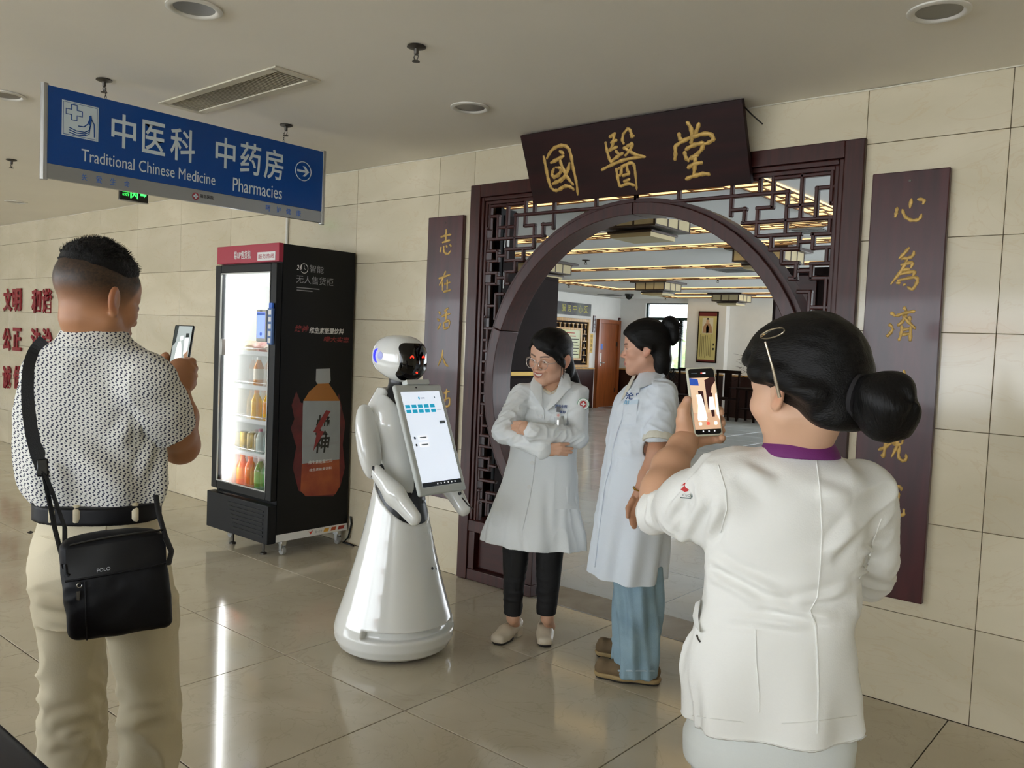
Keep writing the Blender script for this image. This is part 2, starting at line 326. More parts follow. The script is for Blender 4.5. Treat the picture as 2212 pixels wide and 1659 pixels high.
# ================================================================== moon gate
GX = -2.367; GZ = 1.225; RO = 1.0; RI = .918
gate = thing('moon_gate_screen', 'dark red wooden lattice screen with a round moon gate opening', 'gate', (GX, .05, 0))
def gbox(n, *a, m=M_wood, bv=.004): return box(n, m, *a, parent=gate, bevel=bv)
gbox('jamb', -3.515, -3.435, -.025, .1, 0.004, 2.39); gbox('jamb', -1.3, -1.215, -.025, .1, 0.004, 2.39); gbox('head', -3.435, -1.3, -.025, .1, 2.315, 2.39)
for x0, x1, z0, z1 in ((-3.435, -3.41, .37, 2.315), (-1.325, -1.3, .37, 2.315), (-3.41, -1.325, 2.29, 2.315)): gbox('moulding', x0, x1, -.014, .03, z0, z1, bv=.006)
for x0, x1, z0, z1 in ((-3.41, -3.39, .37, 2.29), (-1.345, -1.325, .37, 2.29), (-3.39, -1.345, 2.27, 2.29)): gbox('bead', x0, x1, -.004, .028, z0, z1, bv=.004)
# lower panels and posts beside the opening
XL, XR = -2.93, -1.805
for s, a, b_ in ((0, -3.435, XL), (1, XR, -1.3)):
    gbox('rail', a, b_, -.02, .13, .3, .37); gbox('rail', a, b_, -.02, .13, .004, .07)
    gbox('panel', a+.05, b_-.06, .02, .08, .07, .3, m=M_woodd, bv=.012); gbox('stile', a, a+.05, -.015, .12, .07, .3); gbox('stile', b_-.06, b_, -.015, .12, .07, .3)
    p_ = XL if s == 0 else XR; zt = GZ-math.sqrt(RI**2-(p_-GX)**2)+.04
    gbox('post', p_-.03, p_+.03, -.01, .12, .37, zt)
# the ring in four joined lengths
a0 = -math.degrees(math.asin((GZ-.45)/RO)); 
def arc(name, r0, r1, y0, y1, A0, A1, m, n=14, bv=0.):
    b = MB(); vs = []
    for k in range(n+1):
        a = math.radians(A0+(A1-A0)*k/n); c, s_ = math.cos(a), math.sin(a)
        vs += [(GX+r*c, y, GZ+r*s_) for r, y in ((r0, y0), (r1, y0), (r1, y1), (r0, y1))]
    fs = [(4*k+i, 4*k+(i+1) % 4, 4*k+4+(i+1) % 4, 4*k+4+i) for k in range(n) for i in range(4)]+[(3, 2, 1, 0), (4*n, 4*n+1, 4*n+2, 4*n+3)]
    o = b.add(vs, fs).build(name, m, gate, bv, True); return o
lim = math.degrees(math.acos((XR-GX)/RI)); st = -lim; tot = 180+2*lim
for k in range(4): arc('ring_segment', RI, RO-.02, -.02, .145, st+tot*k/4+.1, st+tot*(k+1)/4-.1, M_wood, bv=.004)
for k in range(4): arc('ring_moulding', RO-.02, RO+.003, 0., .125, st+tot*k/4+.1, st+tot*(k+1)/4-.1, M_woodd)
# lattice bars: traced lengths (photo, right half), mirrored to the left
S = 3.772
segs = [(915,235,895,600),(895,600,1005,595),(1012,465,775,478),(775,478,760,710),(665,262,640,715),(435,400,893,358),(432,290,412,635),(412,635,290,645),(290,645,285,860),(-420,592,545,500),(538,500,515,840),(540,625,760,607),(318,405,305,505),(240,412,318,405),(80,440,72,700),(85,655,195,648),(192,645,182,755),(170,765,995,712),(880,735,875,830),(300,868,640,852),(630,852,622,975),(622,975,395,980),(407,880,402,980),(640,915,735,912),(740,855,990,835),(745,855,738,968),(738,968,980,958),(497,985,492,1080),(862,975,858,1075),(490,1095,620,1090),(612,1095,605,1210),(605,1210,555,1215),(615,1150,720,1145),(728,1095,970,1085),(728,1095,725,1210),(725,1210,960,1205),(848,1215,830,1570),(830,1575,940,1572),(620,1322,722,1322),(716,1325,708,1590),(720,1447,945,1447)]
seg2 = [(150,187,225,187),(197,190,195,315),(145,250,195,250),(145,315,195,315),(140,375,185,375),(140,437,185,437),(135,497,185,497),(132,557,185,557),(130,620,185,620),(172,620,165,800),(130,685,172,685),(172,750,205,750),(120,805,215,805),(212,820,208,870),(120,868,240,868),(160,880,156,930),(115,930,212,935),(212,935,206,1003),(115,995,206,1003),(208,980,248,985),(154,1010,151,1055),(110,1055,240,1072),(105,1113,155,1117),(155,1117,150,1190),(155,1185,232,1190),(147,1190,140,1300),(195,1137,245,1140),(195,1137,190,1262)]
W2 = []
for x0, y0, x1, y1 in segs:
    a = PY(1560+x0/S, 280+y0/S, .012); b_ = PY(1560+x1/S, 280+y1/S, .012); W2.append((a[0]-GX, a[2], b_[0]-GX, b_[2]))
for x0, y0, x1, y1 in seg2:
    q = 2.678; a = PY(980+x0/q, 640+y0/q, .012); b_ = PY(980+x1/q, 640+y1/q, .012); W2.append((GX-a[0], a[2], GX-b_[0], b_[2]))
W2 += [(.0, 2.13+.09, .0, 2.28), (.25, 2.2, .25, 2.28)]
def clipbar(x0, z0, x1, z1):
    vert = abs(x1-x0) < abs(z1-z0)
    if vert: x0 = x1 = round((x0+x1)/2/.005)*.005; z0, z1 = min(z0, z1)-.009, max(z0, z1)+.009
    else: z0 = z1 = round((z0+z1)/2/.005)*.005; x0, x1 = min(x0, x1)-.009, max(x0, x1)+.009
    lo, hi = .37, 2.275; z0, z1 = max(z0, lo), min(z1, hi); x0, x1 = max(x0, .0), min(x1, 1.03)
    n = 60; keep = [t/n for t in range(n+1) if math.hypot(x0+(x1-x0)*t/n, (z0+(z1-z0)*t/n)-GZ) > RO-.01 and not ((z0+(z1-z0)*t/n) < .6 and x0+(x1-x0)*t/n < .57)]
    if len(keep) < 3: return None
    t0, t1 = keep[0], keep[-1]; return (x0+(x1-x0)*t0, z0+(z1-z0)*t0, x0+(x1-x0)*t1, z0+(z1-z0)*t1)
for sgn in (1, -1):
    for k, s_ in enumerate(W2):
        c = clipbar(*s_)
        if not c: continue
        d = .001*(k % 3); MB().bar((GX+sgn*c[0], .012+d, c[1]), (GX+sgn*c[2], .012+d, c[3]), .018, .026+.002*(k % 2)).build('lattice_bar', M_wood, gate, .004, seg=1)
# ------------------------------------------------------------------ plaques
bo = Vector((-2.357, -.045, 2.235)); up = Vector((0, -.145, .352)); L_ = up.length; uv = up.normalized(); ur = Vector((1, 0, 0)); nv = ur.cross(uv)
pl = thing('name_board', 'wide dark wooden board with three gold characters leaning out above the moon gate', 'sign board', tuple(bo))
b = MB(); b.prism([(-.646, 0), (.646, 0), (.646, L_), (-.646, L_)], .028, bo-nv*.028, ur, uv); b.build('board', M_board, pl, .003)
def brush(parent, strokes, sc_, ox, oy, plane, r, name='character', flat=.45):
    """carved brush character: tapered strokes on a plane (point, normal), traced at photo points"""
    po, pn = np.array(plane[0], float), np.array(plane[1], float); b = MB()
    for st_ in strokes:
        pts = [np.array((ox+x/sc_, oy+y/sc_)) for x, y in st_]; fine = []
        for i in range(len(pts)-1):
            p0, p1, p2, p3 = pts[max(i-1, 0)], pts[i], pts[i+1], pts[min(i+2, len(pts)-1)]
            for t in np.linspace(0, 1, 6)[:-1]: fine.append(.5*((2*p1)+(-p0+p2)*t+(2*p0-5*p1+4*p2-p3)*t*t+(-p0+3*p1-3*p2+p3)*t**3))
        fine.append(pts[-1]); W_ = []
        for u, v in fine: d = ray(u, v); W_.append(CAM+d*(((po-CAM)@pn)/(d@pn))+pn*.001)
        n = len(W_); rs = [r*(.55+.45*math.sin(math.pi*min(1, (.12+.88*i/(n-1))*.95))+.18*math.sin(i*1.7+len(strokes))) for i in range(n)]; rs[-1] *= .45; rs[0] *= .75
        b.tube(W_, rs, 8, True, up=tuple(pn), flat=flat)
    return b.build(name, M_gold, parent, smooth=True)
PL = (bo, nv)
brush(pl, [[(578, 452), (592, 520), (612, 620), (632, 680), (662, 706)], [(600, 475), (640, 410), (700, 380), (748, 390), (772, 440), (792, 545), (815, 650), (824, 738)], [(648, 700), (685, 698), (735, 670), (775, 678), (800, 700)], [(690, 418), (728, 440)], [(628, 505), (680, 478), (728, 452)], [(655, 540), (640, 580), (652, 605), (690, 585), (705, 545), (660, 535)], [(640, 655), (690, 632), (735, 600)], [(690, 465), (712, 530), (752, 610), (795, 665)], [(768, 498), (745, 575), (700, 645)]], 3.318, 1000, 200, PL, .0105)
brush(pl, [[(1022, 350), (1034, 420), (1056, 490), (1078, 496)], [(1048, 322), (1098, 288)], [(1058, 362), (1108, 338)], [(1086, 295), (1074, 370), (1052, 425)], [(1040, 418), (1112, 385)], [(1092, 415), (1132, 452)], [(1066, 492), (1110, 458), (1152, 430)], [(1150, 290), (1144, 345), (1158, 372)], [(1150, 298), (1185, 258), (1205, 285), (1208, 318), (1232, 305)], [(1148, 402), (1190, 378), (1216, 366), (1196, 415), (1160, 455)], [(1152, 392), (1230, 440), (1312, 462)], [(992, 556), (1080, 512), (1180, 476), (1312, 458)], [(1100, 540), (1110, 612), (1126, 680)], [(1112, 548), (1160, 522), (1216, 505), (1236, 575), (1246, 700)], [(1142, 520), (1134, 575), (1122, 600)], [(1176, 510), (1180, 560), (1200, 575)], [(1142, 598), (1200, 578)], [(1150, 640), (1200, 618)], [(1128, 675), (1182, 652), (1236, 668)]], 3.318, 1000, 200, PL, .009)
brush(pl, [[(1602, 206), (1634, 255), (1642, 330), (1630, 372)], [(1548, 284), (1556, 330), (1582, 352)], [(1695, 214), (1672, 280), (1650, 318)], [(1522, 375), (1524, 435), (1518, 488)], [(1512, 392), (1580, 346), (1680, 306), (1765, 296), (1796, 332), (1752, 362), (1702, 372)], [(1588, 418), (1600, 468), (1626, 492)], [(1592, 412), (1650, 378), (1722, 366), (1702, 420), (1652, 452)], [(1622, 474), (1694, 446)], [(1608, 542), (1660, 512), (1722, 500)], [(1668, 448), (1662, 530), (1654, 602)], [(1594, 622), (1660, 596), (1730, 582), (1776, 588)]], 3.318, 1000, 200, PL, .011)
for x in (-3.003, -1.711): MB().tube([(x, -.165, 2.56), (x+.012, -.1, 2.535), (x+.02, -.006, 2.515)], .0035, 6).build('hanging_cord', M_black, pl)
def couplet(label, xc, w, z0, z1, chars, cw, chh, szm=1.):
    t = thing('couplet_board', label, 'sign board', (xc, -.014, z0), 'pair of couplet boards beside the gate')
    box('board', M_plaque, xc-w/2, xc+w/2, -.028, -.001, z0, z1, t, .004)
    for st_, sc_, ox, oy, r in chars: brush(t, st_, sc_, ox, oy, ((xc, -.028, 1), (0, -1, 0)), r)
    for z in (z0+.03, z1-.04): MB().lathe([(.0, -.003), (.005, -.002), (.006, 0)], (xc, -.028, z), 8, 'y').build('nail', M_steel, t)
LC = (1.803, 900, 380, .0075); RA = (3.107, 1500, 200, .0072); RB = (2.634, 1780, 700, .0072)
couplet('tall dark wooden couplet board with gold characters left of the moon gate', -3.718, .305, .468, 2.219, (
    ([[(94, 238), (116, 232), (136, 228)], [(116, 208), (115, 232), (113, 258)], [(100, 260), (116, 254), (132, 250)], [(96, 276), (92, 298)], [(106, 272), (108, 296), (122, 304), (134, 290)], [(116, 270), (120, 280)], [(130, 266), (136, 276)]], *LC),
    ([[(86, 400), (110, 392), (132, 384)], [(114, 370), (100, 405), (88, 428)], [(101, 412), (101, 448)], [(108, 422), (132, 414)], [(120, 402), (119, 446)], [(104, 452), (134, 444)]], *LC),
    ([[(86, 528), (94, 540)], [(80, 556), (90, 566)], [(82, 598), (90, 584), (96, 572)], [(124, 514), (108, 528)], [(98, 548), (116, 540), (132, 536)], [(116, 526), (114, 566)], [(105, 570), (106, 596)], [(106, 572), (127, 564), (125, 592)], [(107, 596), (125, 590)]], *LC),
    ([[(102, 678), (98, 706), (82, 742)], [(100, 702), (112, 732), (124, 742)]], *LC),
    ([[(94, 836), (100, 846)], [(92, 870), (94, 896)], [(106, 846), (130, 838)], [(118, 828), (112, 880)], [(108, 872), (128, 866), (126, 894), (108, 896), (108, 872)]], *LC)), 0, 0)
couplet('tall dark wooden couplet board with gold characters right of the moon gate', -1.026, .3, .453, 2.231, (
    ([[(1362, 768), (1356, 805), (1348, 840)], [(1396, 782), (1412, 828), (1455, 856), (1508, 850), (1526, 812)], [(1458, 710), (1446, 778)], [(1496, 716), (1540, 722), (1534, 752)]], *RA),
    ([[(1444, 1038), (1410, 1078), (1372, 1116)], [(1476, 1062), (1462, 1100), (1420, 1112), (1388, 1116)], [(1436, 1108), (1392, 1190), (1318, 1288)], [(1384, 1158), (1462, 1140), (1452, 1180)], [(1380, 1196), (1450, 1182)], [(1372, 1222), (1474, 1200), (1464, 1238)], [(1362, 1262), (1480, 1240), (1494, 1272), (1462, 1320), (1428, 1300)], [(1354, 1280), (1386, 1272)], [(1406, 1282), (1414, 1296)]], *RA),
    ([[(1318, 1474), (1350, 1502)], [(1306, 1552), (1332, 1578)], [(1290, 1640), (1316, 1612), (1336, 1580)], [(1404, 1438), (1424, 1466)], [(1352, 1500), (1420, 1478), (1484, 1466)], [(1424, 1490), (1394, 1540), (1360, 1566)], [(1398, 1496), (1440, 1542), (1486, 1588)], [(1440, 1500), (1452, 1530)], [(1392, 1562), (1388, 1620), (1370, 1668)], [(1452, 1566), (1450, 1640), (1446, 1670)], [(1396, 1592), (1450, 1584)], [(1394, 1626), (1450, 1616)]], *RA),
    ([[(332, 338), (415, 318), (498, 324)], [(382, 288), (384, 355), (402, 400), (440, 406), (462, 402), (456, 430)], [(414, 284), (410, 352), (436, 362)], [(456, 260), (452, 320), (444, 366)]], *RB),
    ([[(312, 662), (360, 650), (398, 636)], [(358, 576), (354, 660), (338, 752), (328, 738)], [(308, 716), (348, 700), (386, 676)], [(412, 586), (390, 632)], [(402, 612), (444, 598), (432, 636)], [(396, 650), (398, 692)], [(400, 652), (448, 638), (442, 684)], [(400, 690), (442, 682)], [(420, 648), (412, 700), (384, 758)], [(432, 694), (424, 752), (448, 778), (468, 766), (466, 738)]], *RB),
    ([[(335, 935), (350, 950)], [(328, 985), (345, 1000)], [(330, 1060), (350, 1020)], [(366, 938), (400, 930), (434, 926), (440, 950)], [(402, 962), (398, 1020), (372, 1080)], [(426, 958), (420, 1030), (428, 1080), (452, 1086), (454, 1050)]], *RB),
    ([[(372, 1262), (378, 1280)], [(345, 1300), (395, 1290), (430, 1288)], [(352, 1305), (348, 1370), (330, 1430)], [(412, 1300), (416, 1360), (406, 1412)], [(368, 1335), (372, 1370), (392, 1366), (394, 1330), (368, 1335)]], *RB)), 0, 0)
# ------------------------------------------------------------------ blue hanging sign
SX = -4.02; bs = thing('direction_sign', 'blue hanging hospital direction sign with white lettering and arrow', 'sign', (SX, -1.48, 2.1))
M_sblue = mat('sign_face_blue', '07418a', .22, spec=.4); M_sgrey = mat('sign_strip_grey', '8f8f8d', .35, metal=.3); M_sw = mat('sign_white', 'c4d0d4', .45); M_sb2 = mat('strip_blue', '2a62b8', .5)
box('panel', M_sblue, SX-.012, SX+.012, -2.225, -.738, 2.165, 2.505, bs, .002); box('strip', M_sgrey, SX-.0125, SX+.0125, -2.225, -.738, 2.1, 2.165, bs, .002)
for y in (-2.232, -.735): MB().lathe([(0, 2.092), (.016, 2.092), (.016, 2.512), (0, 2.512)], (SX, y, 0), 14).build('end_profile', M_alu, bs)
Yv, Zv = (0, 1, 0), (0, 0, 1); SF = SX+.0125
def sgn(u, v): return PX(u, v, SF)
def slab(ch, u0, u1, vc, hp, m=M_sw, z_lift=.0):
    a, b_ = sgn(u0, vc), sgn(u1, vc); um = (u0+u1)/2; t, q = sgn(um, vc-hp/2), sgn(um, vc+hp/2)
    text('lettering', ch, m, bs, (SF, (a[1]+b_[1])/2, (t[2]+q[2])/2), Yv, Zv, abs(b_[1]-a[1]), abs(t[2]-q[2]), .0012, bold=.012 if len(ch) == 1 and hp > 40 else 0)
for ch, u0, u1, v, h in (('中', 240.5, 294, 284, 73), ('医', 307, 357, 298, 70), ('科', 368, 421, 313, 71), ('中', 465.5, 508.5, 331, 66), ('药', 519, 563.5, 343, 68), ('房', 570, 612, 355.5, 65)): slab(ch, u0, u1, v, h)
def sline(body, u0, v0, u1, v1, hp, m=M_sw):
    a, b_ = sgn(u0, v0), sgn(u1, v1); um, vm = (u0+u1)/2, (v0+v1)/2; t, q = sgn(um, vm-hp/2), sgn(um, vm+hp/2)
    text('lettering', body, m, bs, (SF, (a[1]+b_[1])/2, (t[2]+q[2])/2), Yv, Zv, abs(b_[1]-a[1]), abs(t[2]-q[2]), .0012)
sline('Traditional Chinese Medicine', 176, 337, 465, 386, 25); sline('Pharmacies', 503, 401, 609, 414, 28)
for k, (u0, u1, v) in enumerate(((176, 188.5, 382.5), (207, 220, 388), (238, 250, 392.5), (268.5, 280, 397.5))): slab('关爱生命'[k], u0, u1, v, 14.5, M_sb2)
for k, (u0, u1, v) in enumerate(((574, 584, 449.5), (597, 607, 453), (618, 628, 457), (640, 650, 461))): slab('呵护健康'[k], u0, u1, v, 13, M_sb2)
c = sgn(422.5, 423.8); MB().lathe([(.019, 0), (.019, .001), (.0, .001)], (SF, c[1], c[2]), 20, 'x').build('logo_disc', mat('logo_red', '8c2430', .5), bs)
for a, b_ in ((.012, .004), (.004, .012)): quad('logo_cross', M_sw, bs, (SF, c[1], c[2]), Yv, Zv, a*2, b_*2, lift=.0015)
sline('泗县医院', 432, 423, 461, 427.5, 8, M_black)
# icon panel with cross and hand
c0, c1 = sgn(134, 215), sgn(212, 306); ic = ((c0[1]+c1[1])/2, (c0[2]+c1[2])/2); iw, ih = abs(c1[1]-c0[1]), .155
pi_ = quad('icon_panel', M_sw, bs, (SF, ic[0], ic[1]), Yv, Zv, iw, ih, .001)
def iline(pts, r): MB().tube([(SF+.0012, ic[0]+a*iw, ic[1]+b_*ih) for a, b_ in pts], r, 6, up=(1, 0, 0)).build('icon_line', M_sblue, pi_)
iline([(-.46, -.46), (.46, -.46), (.46, .46), (-.46, .46), (-.46, -.46)], .0012)
K = [(-.06, .1), (.06, .1)]; cxx, cyy, a_, w_ = -.17, .2, .22, .075
iline([(cxx+p*a_ if abs(p) == 1 else cxx+p*w_, cyy+q*a_ if abs(q) == 1 else cyy+q*w_) for p, q in ((-.99999*w_/w_, 1), (.99999, 1))] and [(cxx-w_, cyy+a_), (cxx+w_, cyy+a_), (cxx+w_, cyy+w_), (cxx+a_, cyy+w_), (cxx+a_, cyy-w_), (cxx+w_, cyy-w_), (cxx+w_, cyy-a_), (cxx-w_, cyy-a_), (cxx-w_, cyy-w_), (cxx-a_, cyy-w_), (cxx-a_, cyy+w_), (cxx-w_, cyy+w_), (cxx-w_, cyy+a_)], .0022)
iline([(-.06, -.16), (.1, -.15), (.2, -.05), (.25, .1), (.28, .22), (.31, .1), (.38, -.02), (.39, -.4)], .0024)
for k in range(3): iline([(-.3, -.25-.07*k), (-.1, -.31-.06*k), (.12, -.3-.05*k), (.24, -.22-.06*k), (.28, -.05)], .0022)
iline([(.27, .2), (.28, .12), (.27, .02), (.26, -.06)], .006)
c = sgn(655, 370); rr = .052
MB().tube([(SF+.001, c[1]+rr*math.cos(a), c[2]+rr*math.sin(a)) for a in np.linspace(0, 2*math.pi, 41)], .0024, 6, up=(1, 0, 0)).build('arrow_ring', M_sw, bs)
ar = MB(); ar.prism([(-.04, -.006), (.016, -.006), (-.004, -.028), (.012, -.028), (.04, 0), (.012, .028), (-.004, .028), (.016, .006), (-.04, .006)], .0012, (SF, c[1], c[2]), Yv, Zv); ar.build('arrow', M_sw, bs)
for y in (-1.968, -1.004):
    ch = MB()
    for k in range(4): ch.tube([(SX+.004*math.cos(t)*(k % 2), y+.004*math.cos(t)*((k+1) % 2), 2.515+.012*k+.008*math.sin(t)) for t in np.linspace(0, 6.283, 9)], .0013, 5)
    ch.build('hanging_chain', M_steel, bs)
# ------------------------------------------------------------------ ceiling fittings
def sprinkler(x, y, label, group='fire sprinkler heads', z=H, s=1.):
    t = thing('sprinkler_head', label, 'sprinkler', (x, y, z), group)
    MB().lathe([(0, z-.001), (.034*s, z-.001), (.036*s, z-.006), (.02*s, z-.012), (.0, z-.012)], (x, y, 0), 18).build('rose', M_steel, t, smooth=True)
    MB().lathe([(0, z-.01), (.009*s, z-.01), (.009*s, z-.03), (.006*s, z-.034), (0, z-.034)], (x, y, 0), 12).build('stem', M_steel, t, smooth=True)
    for sx in (-1, 1): MB().tube([(x+sx*.006*s, y, z-.03), (x+sx*.012*s, y, z-.042), (x+sx*.004*s, y, z-.058)], .0022*s, 6).build('arm', M_steel, t)
    MB().lathe([(0, z-.058), (.014*s, z-.058), (.015*s, z-.061), (0, z-.062)], (x, y, 0), 14).build('deflector', M_steel, t, smooth=True); return t
sprinkler(-2.477, -1.455, 'metal sprinkler head in the middle of the corridor ceiling right of the air vent', s=1.05)
sprinkler(-4.039, -1.968, 'sprinkler head above the left half of the blue sign'); sprinkler(-4.0, -1.004, 'sprinkler head above the right half of the blue sign')
sprinkler(-6.601, -1.486, 'sprinkler head at the left edge of the photo below the blue sign')
names = ('recessed ceiling downlight at the top left above the blue sign', 'recessed ceiling downlight at the top right corner', 'recessed ceiling downlight left of the gold lettered board', 'recessed ceiling downlight at the left photo edge beside the blue sign', 'distant recessed ceiling downlight under the left end of the blue sign', 'recessed ceiling downlight hidden behind the blue sign')
M_refl = mat('reflector', '77756f', .28, metal=.9); M_lampo = mat('unlit_lamp', 'e8e6dc', .35); M_trim = mat('white_trim', 'd8d5cb', .4)
for (x, y, r), nm in zip(DL, names):
    t = thing('ceiling_downlight', nm, 'ceiling light', (x, y, H), 'unlit corridor downlights')
    MB().lathe([(r*.93, H-.001), (r*1.28, H-.001), (r*1.28, H-.006), (r*1.1, H-.011), (r*.97, H-.006), (r*.93, H-.001)], (x, y, 0), 32).build('trim_ring', M_trim, t, smooth=True)
    MB().lathe([(r*.97, H-.002), (r*.93, H+.05), (r*.75, H+.1), (r*.4, H+.13), (0, H+.135)], (x, y, 0), 32).build('reflector', M_refl, t, smooth=True)
    MB().tube([(x-r*.7, y, H+.055), (x-.012, y, H+.055)], .01, 10).build('lamp', M_lampo, t, smooth=True); MB().lathe([(0, 0), (.016, 0), (.016, .03), (0, .03)], (x-r*.85, y, H+.055), 12, 'x').build('lamp_base', M_black, t)
x0, x1, y0, y1 = VENT
vt = thing('air_vent', 'long cream ceiling air vent with narrow slats', 'air vent', ((x0+x1)/2, (y0+y1)/2, H)); M_vent = mat('vent_cream', 'c9c2ac', .5)
for a in ((x0-.03, x0+.012, y0-.03, y1+.03), (x1-.012, x1+.03, y0-.03, y1+.03), (x0, x1, y0-.03, y0+.012), (x0, x1, y1-.012, y1+.03)): box('frame', M_vent, *a, H-.008, H-.0005, vt, .002)
dk = mat('duct_dark', '2a2823', .9)
for a in ((x0, x1, y0, y1, .12, .13), (x0-.01, x0, y0, y1, 0, .13), (x1, x1+.01, y0, y1, 0, .13), (x0, x1, y0-.01, y0, 0, .13), (x0, x1, y1, y1+.01, 0, .13)): box('duct', dk, *a[:4], H+a[4], H+a[5], vt)
n = 46; s0 = None
for k in range(n):
    x = x0+.022+(x1-x0-.044)*k/(n-1)
    if s0 is None:
        s0 = MB().add([(-.003, y0, -.003), (.003, y0, -.003), (-.004, y0, .012), (-.006, y0, .012), (-.003, y1, -.003), (.003, y1, -.003), (-.004, y1, .012), (-.006, y1, .012)], [(0, 1, 2, 3), (7, 6, 5, 4), (0, 4, 5, 1), (1, 5, 6, 2), (2, 6, 7, 3), (3, 7, 4, 0)]).build('slat', M_vent); s0.location = (x, 0, H); par_free(s0, vt)
    else: c = bpy.data.objects.new('slat', s0.data); COL.objects.link(c); c.location = (x, 0, H); par_free(c, vt)
# exit sign beyond the blue sign
ex = thing('exit_sign', 'black emergency exit sign with glowing green figures behind the blue sign', 'exit sign', (-6.05, -.97, 2.35))
box('casing', M_black, -6.07, -6.045, -.975, -.768, 2.36, 2.47, ex, .004); M_green = mat('exit_green', '2bd24a', .5, emit='38f05a', es=3.)
EF = -6.0448
box('hanger', M_steel, -6.06, -6.055, -.88, -.86, 2.47, H, ex); box('bottom_edge', M_alu, -6.072, -6.043, -.977, -.766, 2.354, 2.36, ex)
def gpoly(poly, s_=.56): MB().prism([(a*s_, b_*s_) for a, b_ in poly], .001, (EF, -.872, 2.412), Yv, Zv).build('pictogram', M_green, ex)
gpoly([(-.05, -.06), (-.035, -.06), (-.035, .06), (-.05, .06)]); gpoly([(.035, -.06), (.05, -.06), (.05, .06), (.035, .06)]); gpoly([(-.035, .048), (.035, .048), (.035, .06), (-.035, .06)])
MB().lathe([(.006, 0), (.006, .001), (0, .001)], (EF, -.869, 2.429), 12, 'x').build('pictogram', M_green, ex)
gpoly([(-.01, .018), (.01, .018), (.014, -.01), (.03, -.035), (.02, -.04), (.0, -.015), (-.02, -.05), (-.032, -.045), (-.012, -.01)]); gpoly([(-.028, .0), (-.02, -.006), (-.006, .014), (-.012, .02)]); gpoly([(.01, .018), (.026, .0), (.03, .006), (.014, .02)])
gpoly([(.16, 0), (.13, .03), (.13, .012), (.08, .012), (.08, -.012), (.13, -.012), (.13, -.03)])
text('pictogram', '安全出口', M_green, ex, (EF, -.932, 2.424), Yv, Zv, .05, .018, .001); text('pictogram', 'EXIT', M_green, ex, (EF, -.932, 2.398), Yv, Zv, .046, .016, .001)
# white conduit above the drinks cabinet
cdt = tag(MB().tube([(-5.41, -.012, 2.03), (-5.41, -.012, 2.36)], .011, 10).build('cable_conduit', M_trim, smooth=True), 'thin white cable conduit on the wall above the drinks cabinet', 'conduit')
# red raised characters on the left part of the wall
M_redl = mat('red_acrylic', '8a1026', .25)
order = {c_: ('first', 'second', 'third', 'fourth')[k_] for w_ in ('文明和谐', '公正法治', '诚信') for k_, c_ in enumerate(w_)}
for ch, (u, v), nm in (('文', (25, 648), 'first in the top row'), ('明', (36, 648), ''), ('和', (78, 650), ''), ('谐', (101, 650), ''), ('公', (13, 733), ''), ('正', (36, 733), ''), ('法', (76, 735), ''), ('治', (101, 735), ''), ('诚', (14, 815), ''), ('信', (38, 815), '')):
    u = {'文': 16, '公': 14}.get(ch, u); a = PY(u, v, -.02); row = {0: 'top', 1: 'middle', 2: 'bottom'}[int(v > 690)+int(v > 780)]
    o = text('wall_character', ch, M_redl, None, (a[0], -.012, a[2]), (1, 0, 0), (0, 0, 1), .25, .27, .012, bold=.03)
    tag(o, f'red raised wall character, {order[ch]} in the {row} row at far left', 'wall lettering', 'red slogan characters on the wall')
# navy counter corner at the lower left
nc = thing('navy_counter', 'dark navy counter with a rounded edge at the lower left corner', 'counter', (-1.6, -3.5, 0)); M_navy = mat('navy_vinyl', '0c1224', .3)
box('top', M_navy, -2.1, -.98, -3.72, -3.29, .84, .9, nc, .02, seg=4); box('body', mat('navy_board', '0a0e1a', .45), -2.05, -1.02, -3.7, -3.34, .0, .84, nc, .005)

# red LED notice display behind the photographer (seen only as a reflection in the polished wall)
ld = thing('led_display', 'red LED notice display seen reflected in the wall tiles at right', 'display', (-2.1, -6.5, 1.6)); box('housing', M_black, -2.55, -1.62, -6.56, -6.5, 1.66, 1.86, ld, .005)
M_led2 = mat('led_red', 'ff3048', .4, emit='ff2038', es=30.); rg_ = np.random.default_rng(2)
for x in (-2.5, -1.67): MB().tube([(x, -6.53, 1.86), (x, -6.53, H)], .006, 6).build('hanging_rod', M_steel, ld)
bb_ = MB()
for i in range(56):
    for j in range(9):
        if rg_.random() < .42 and (i % 9) < 7: bb_.box(-2.51+i*.0153, -2.502+i*.0153, -6.5, -6.498, 1.69+j*.0155, 1.698+j*.0155)
tag(bb_.build('led_dots', M_led2, ld), kind='stuff')
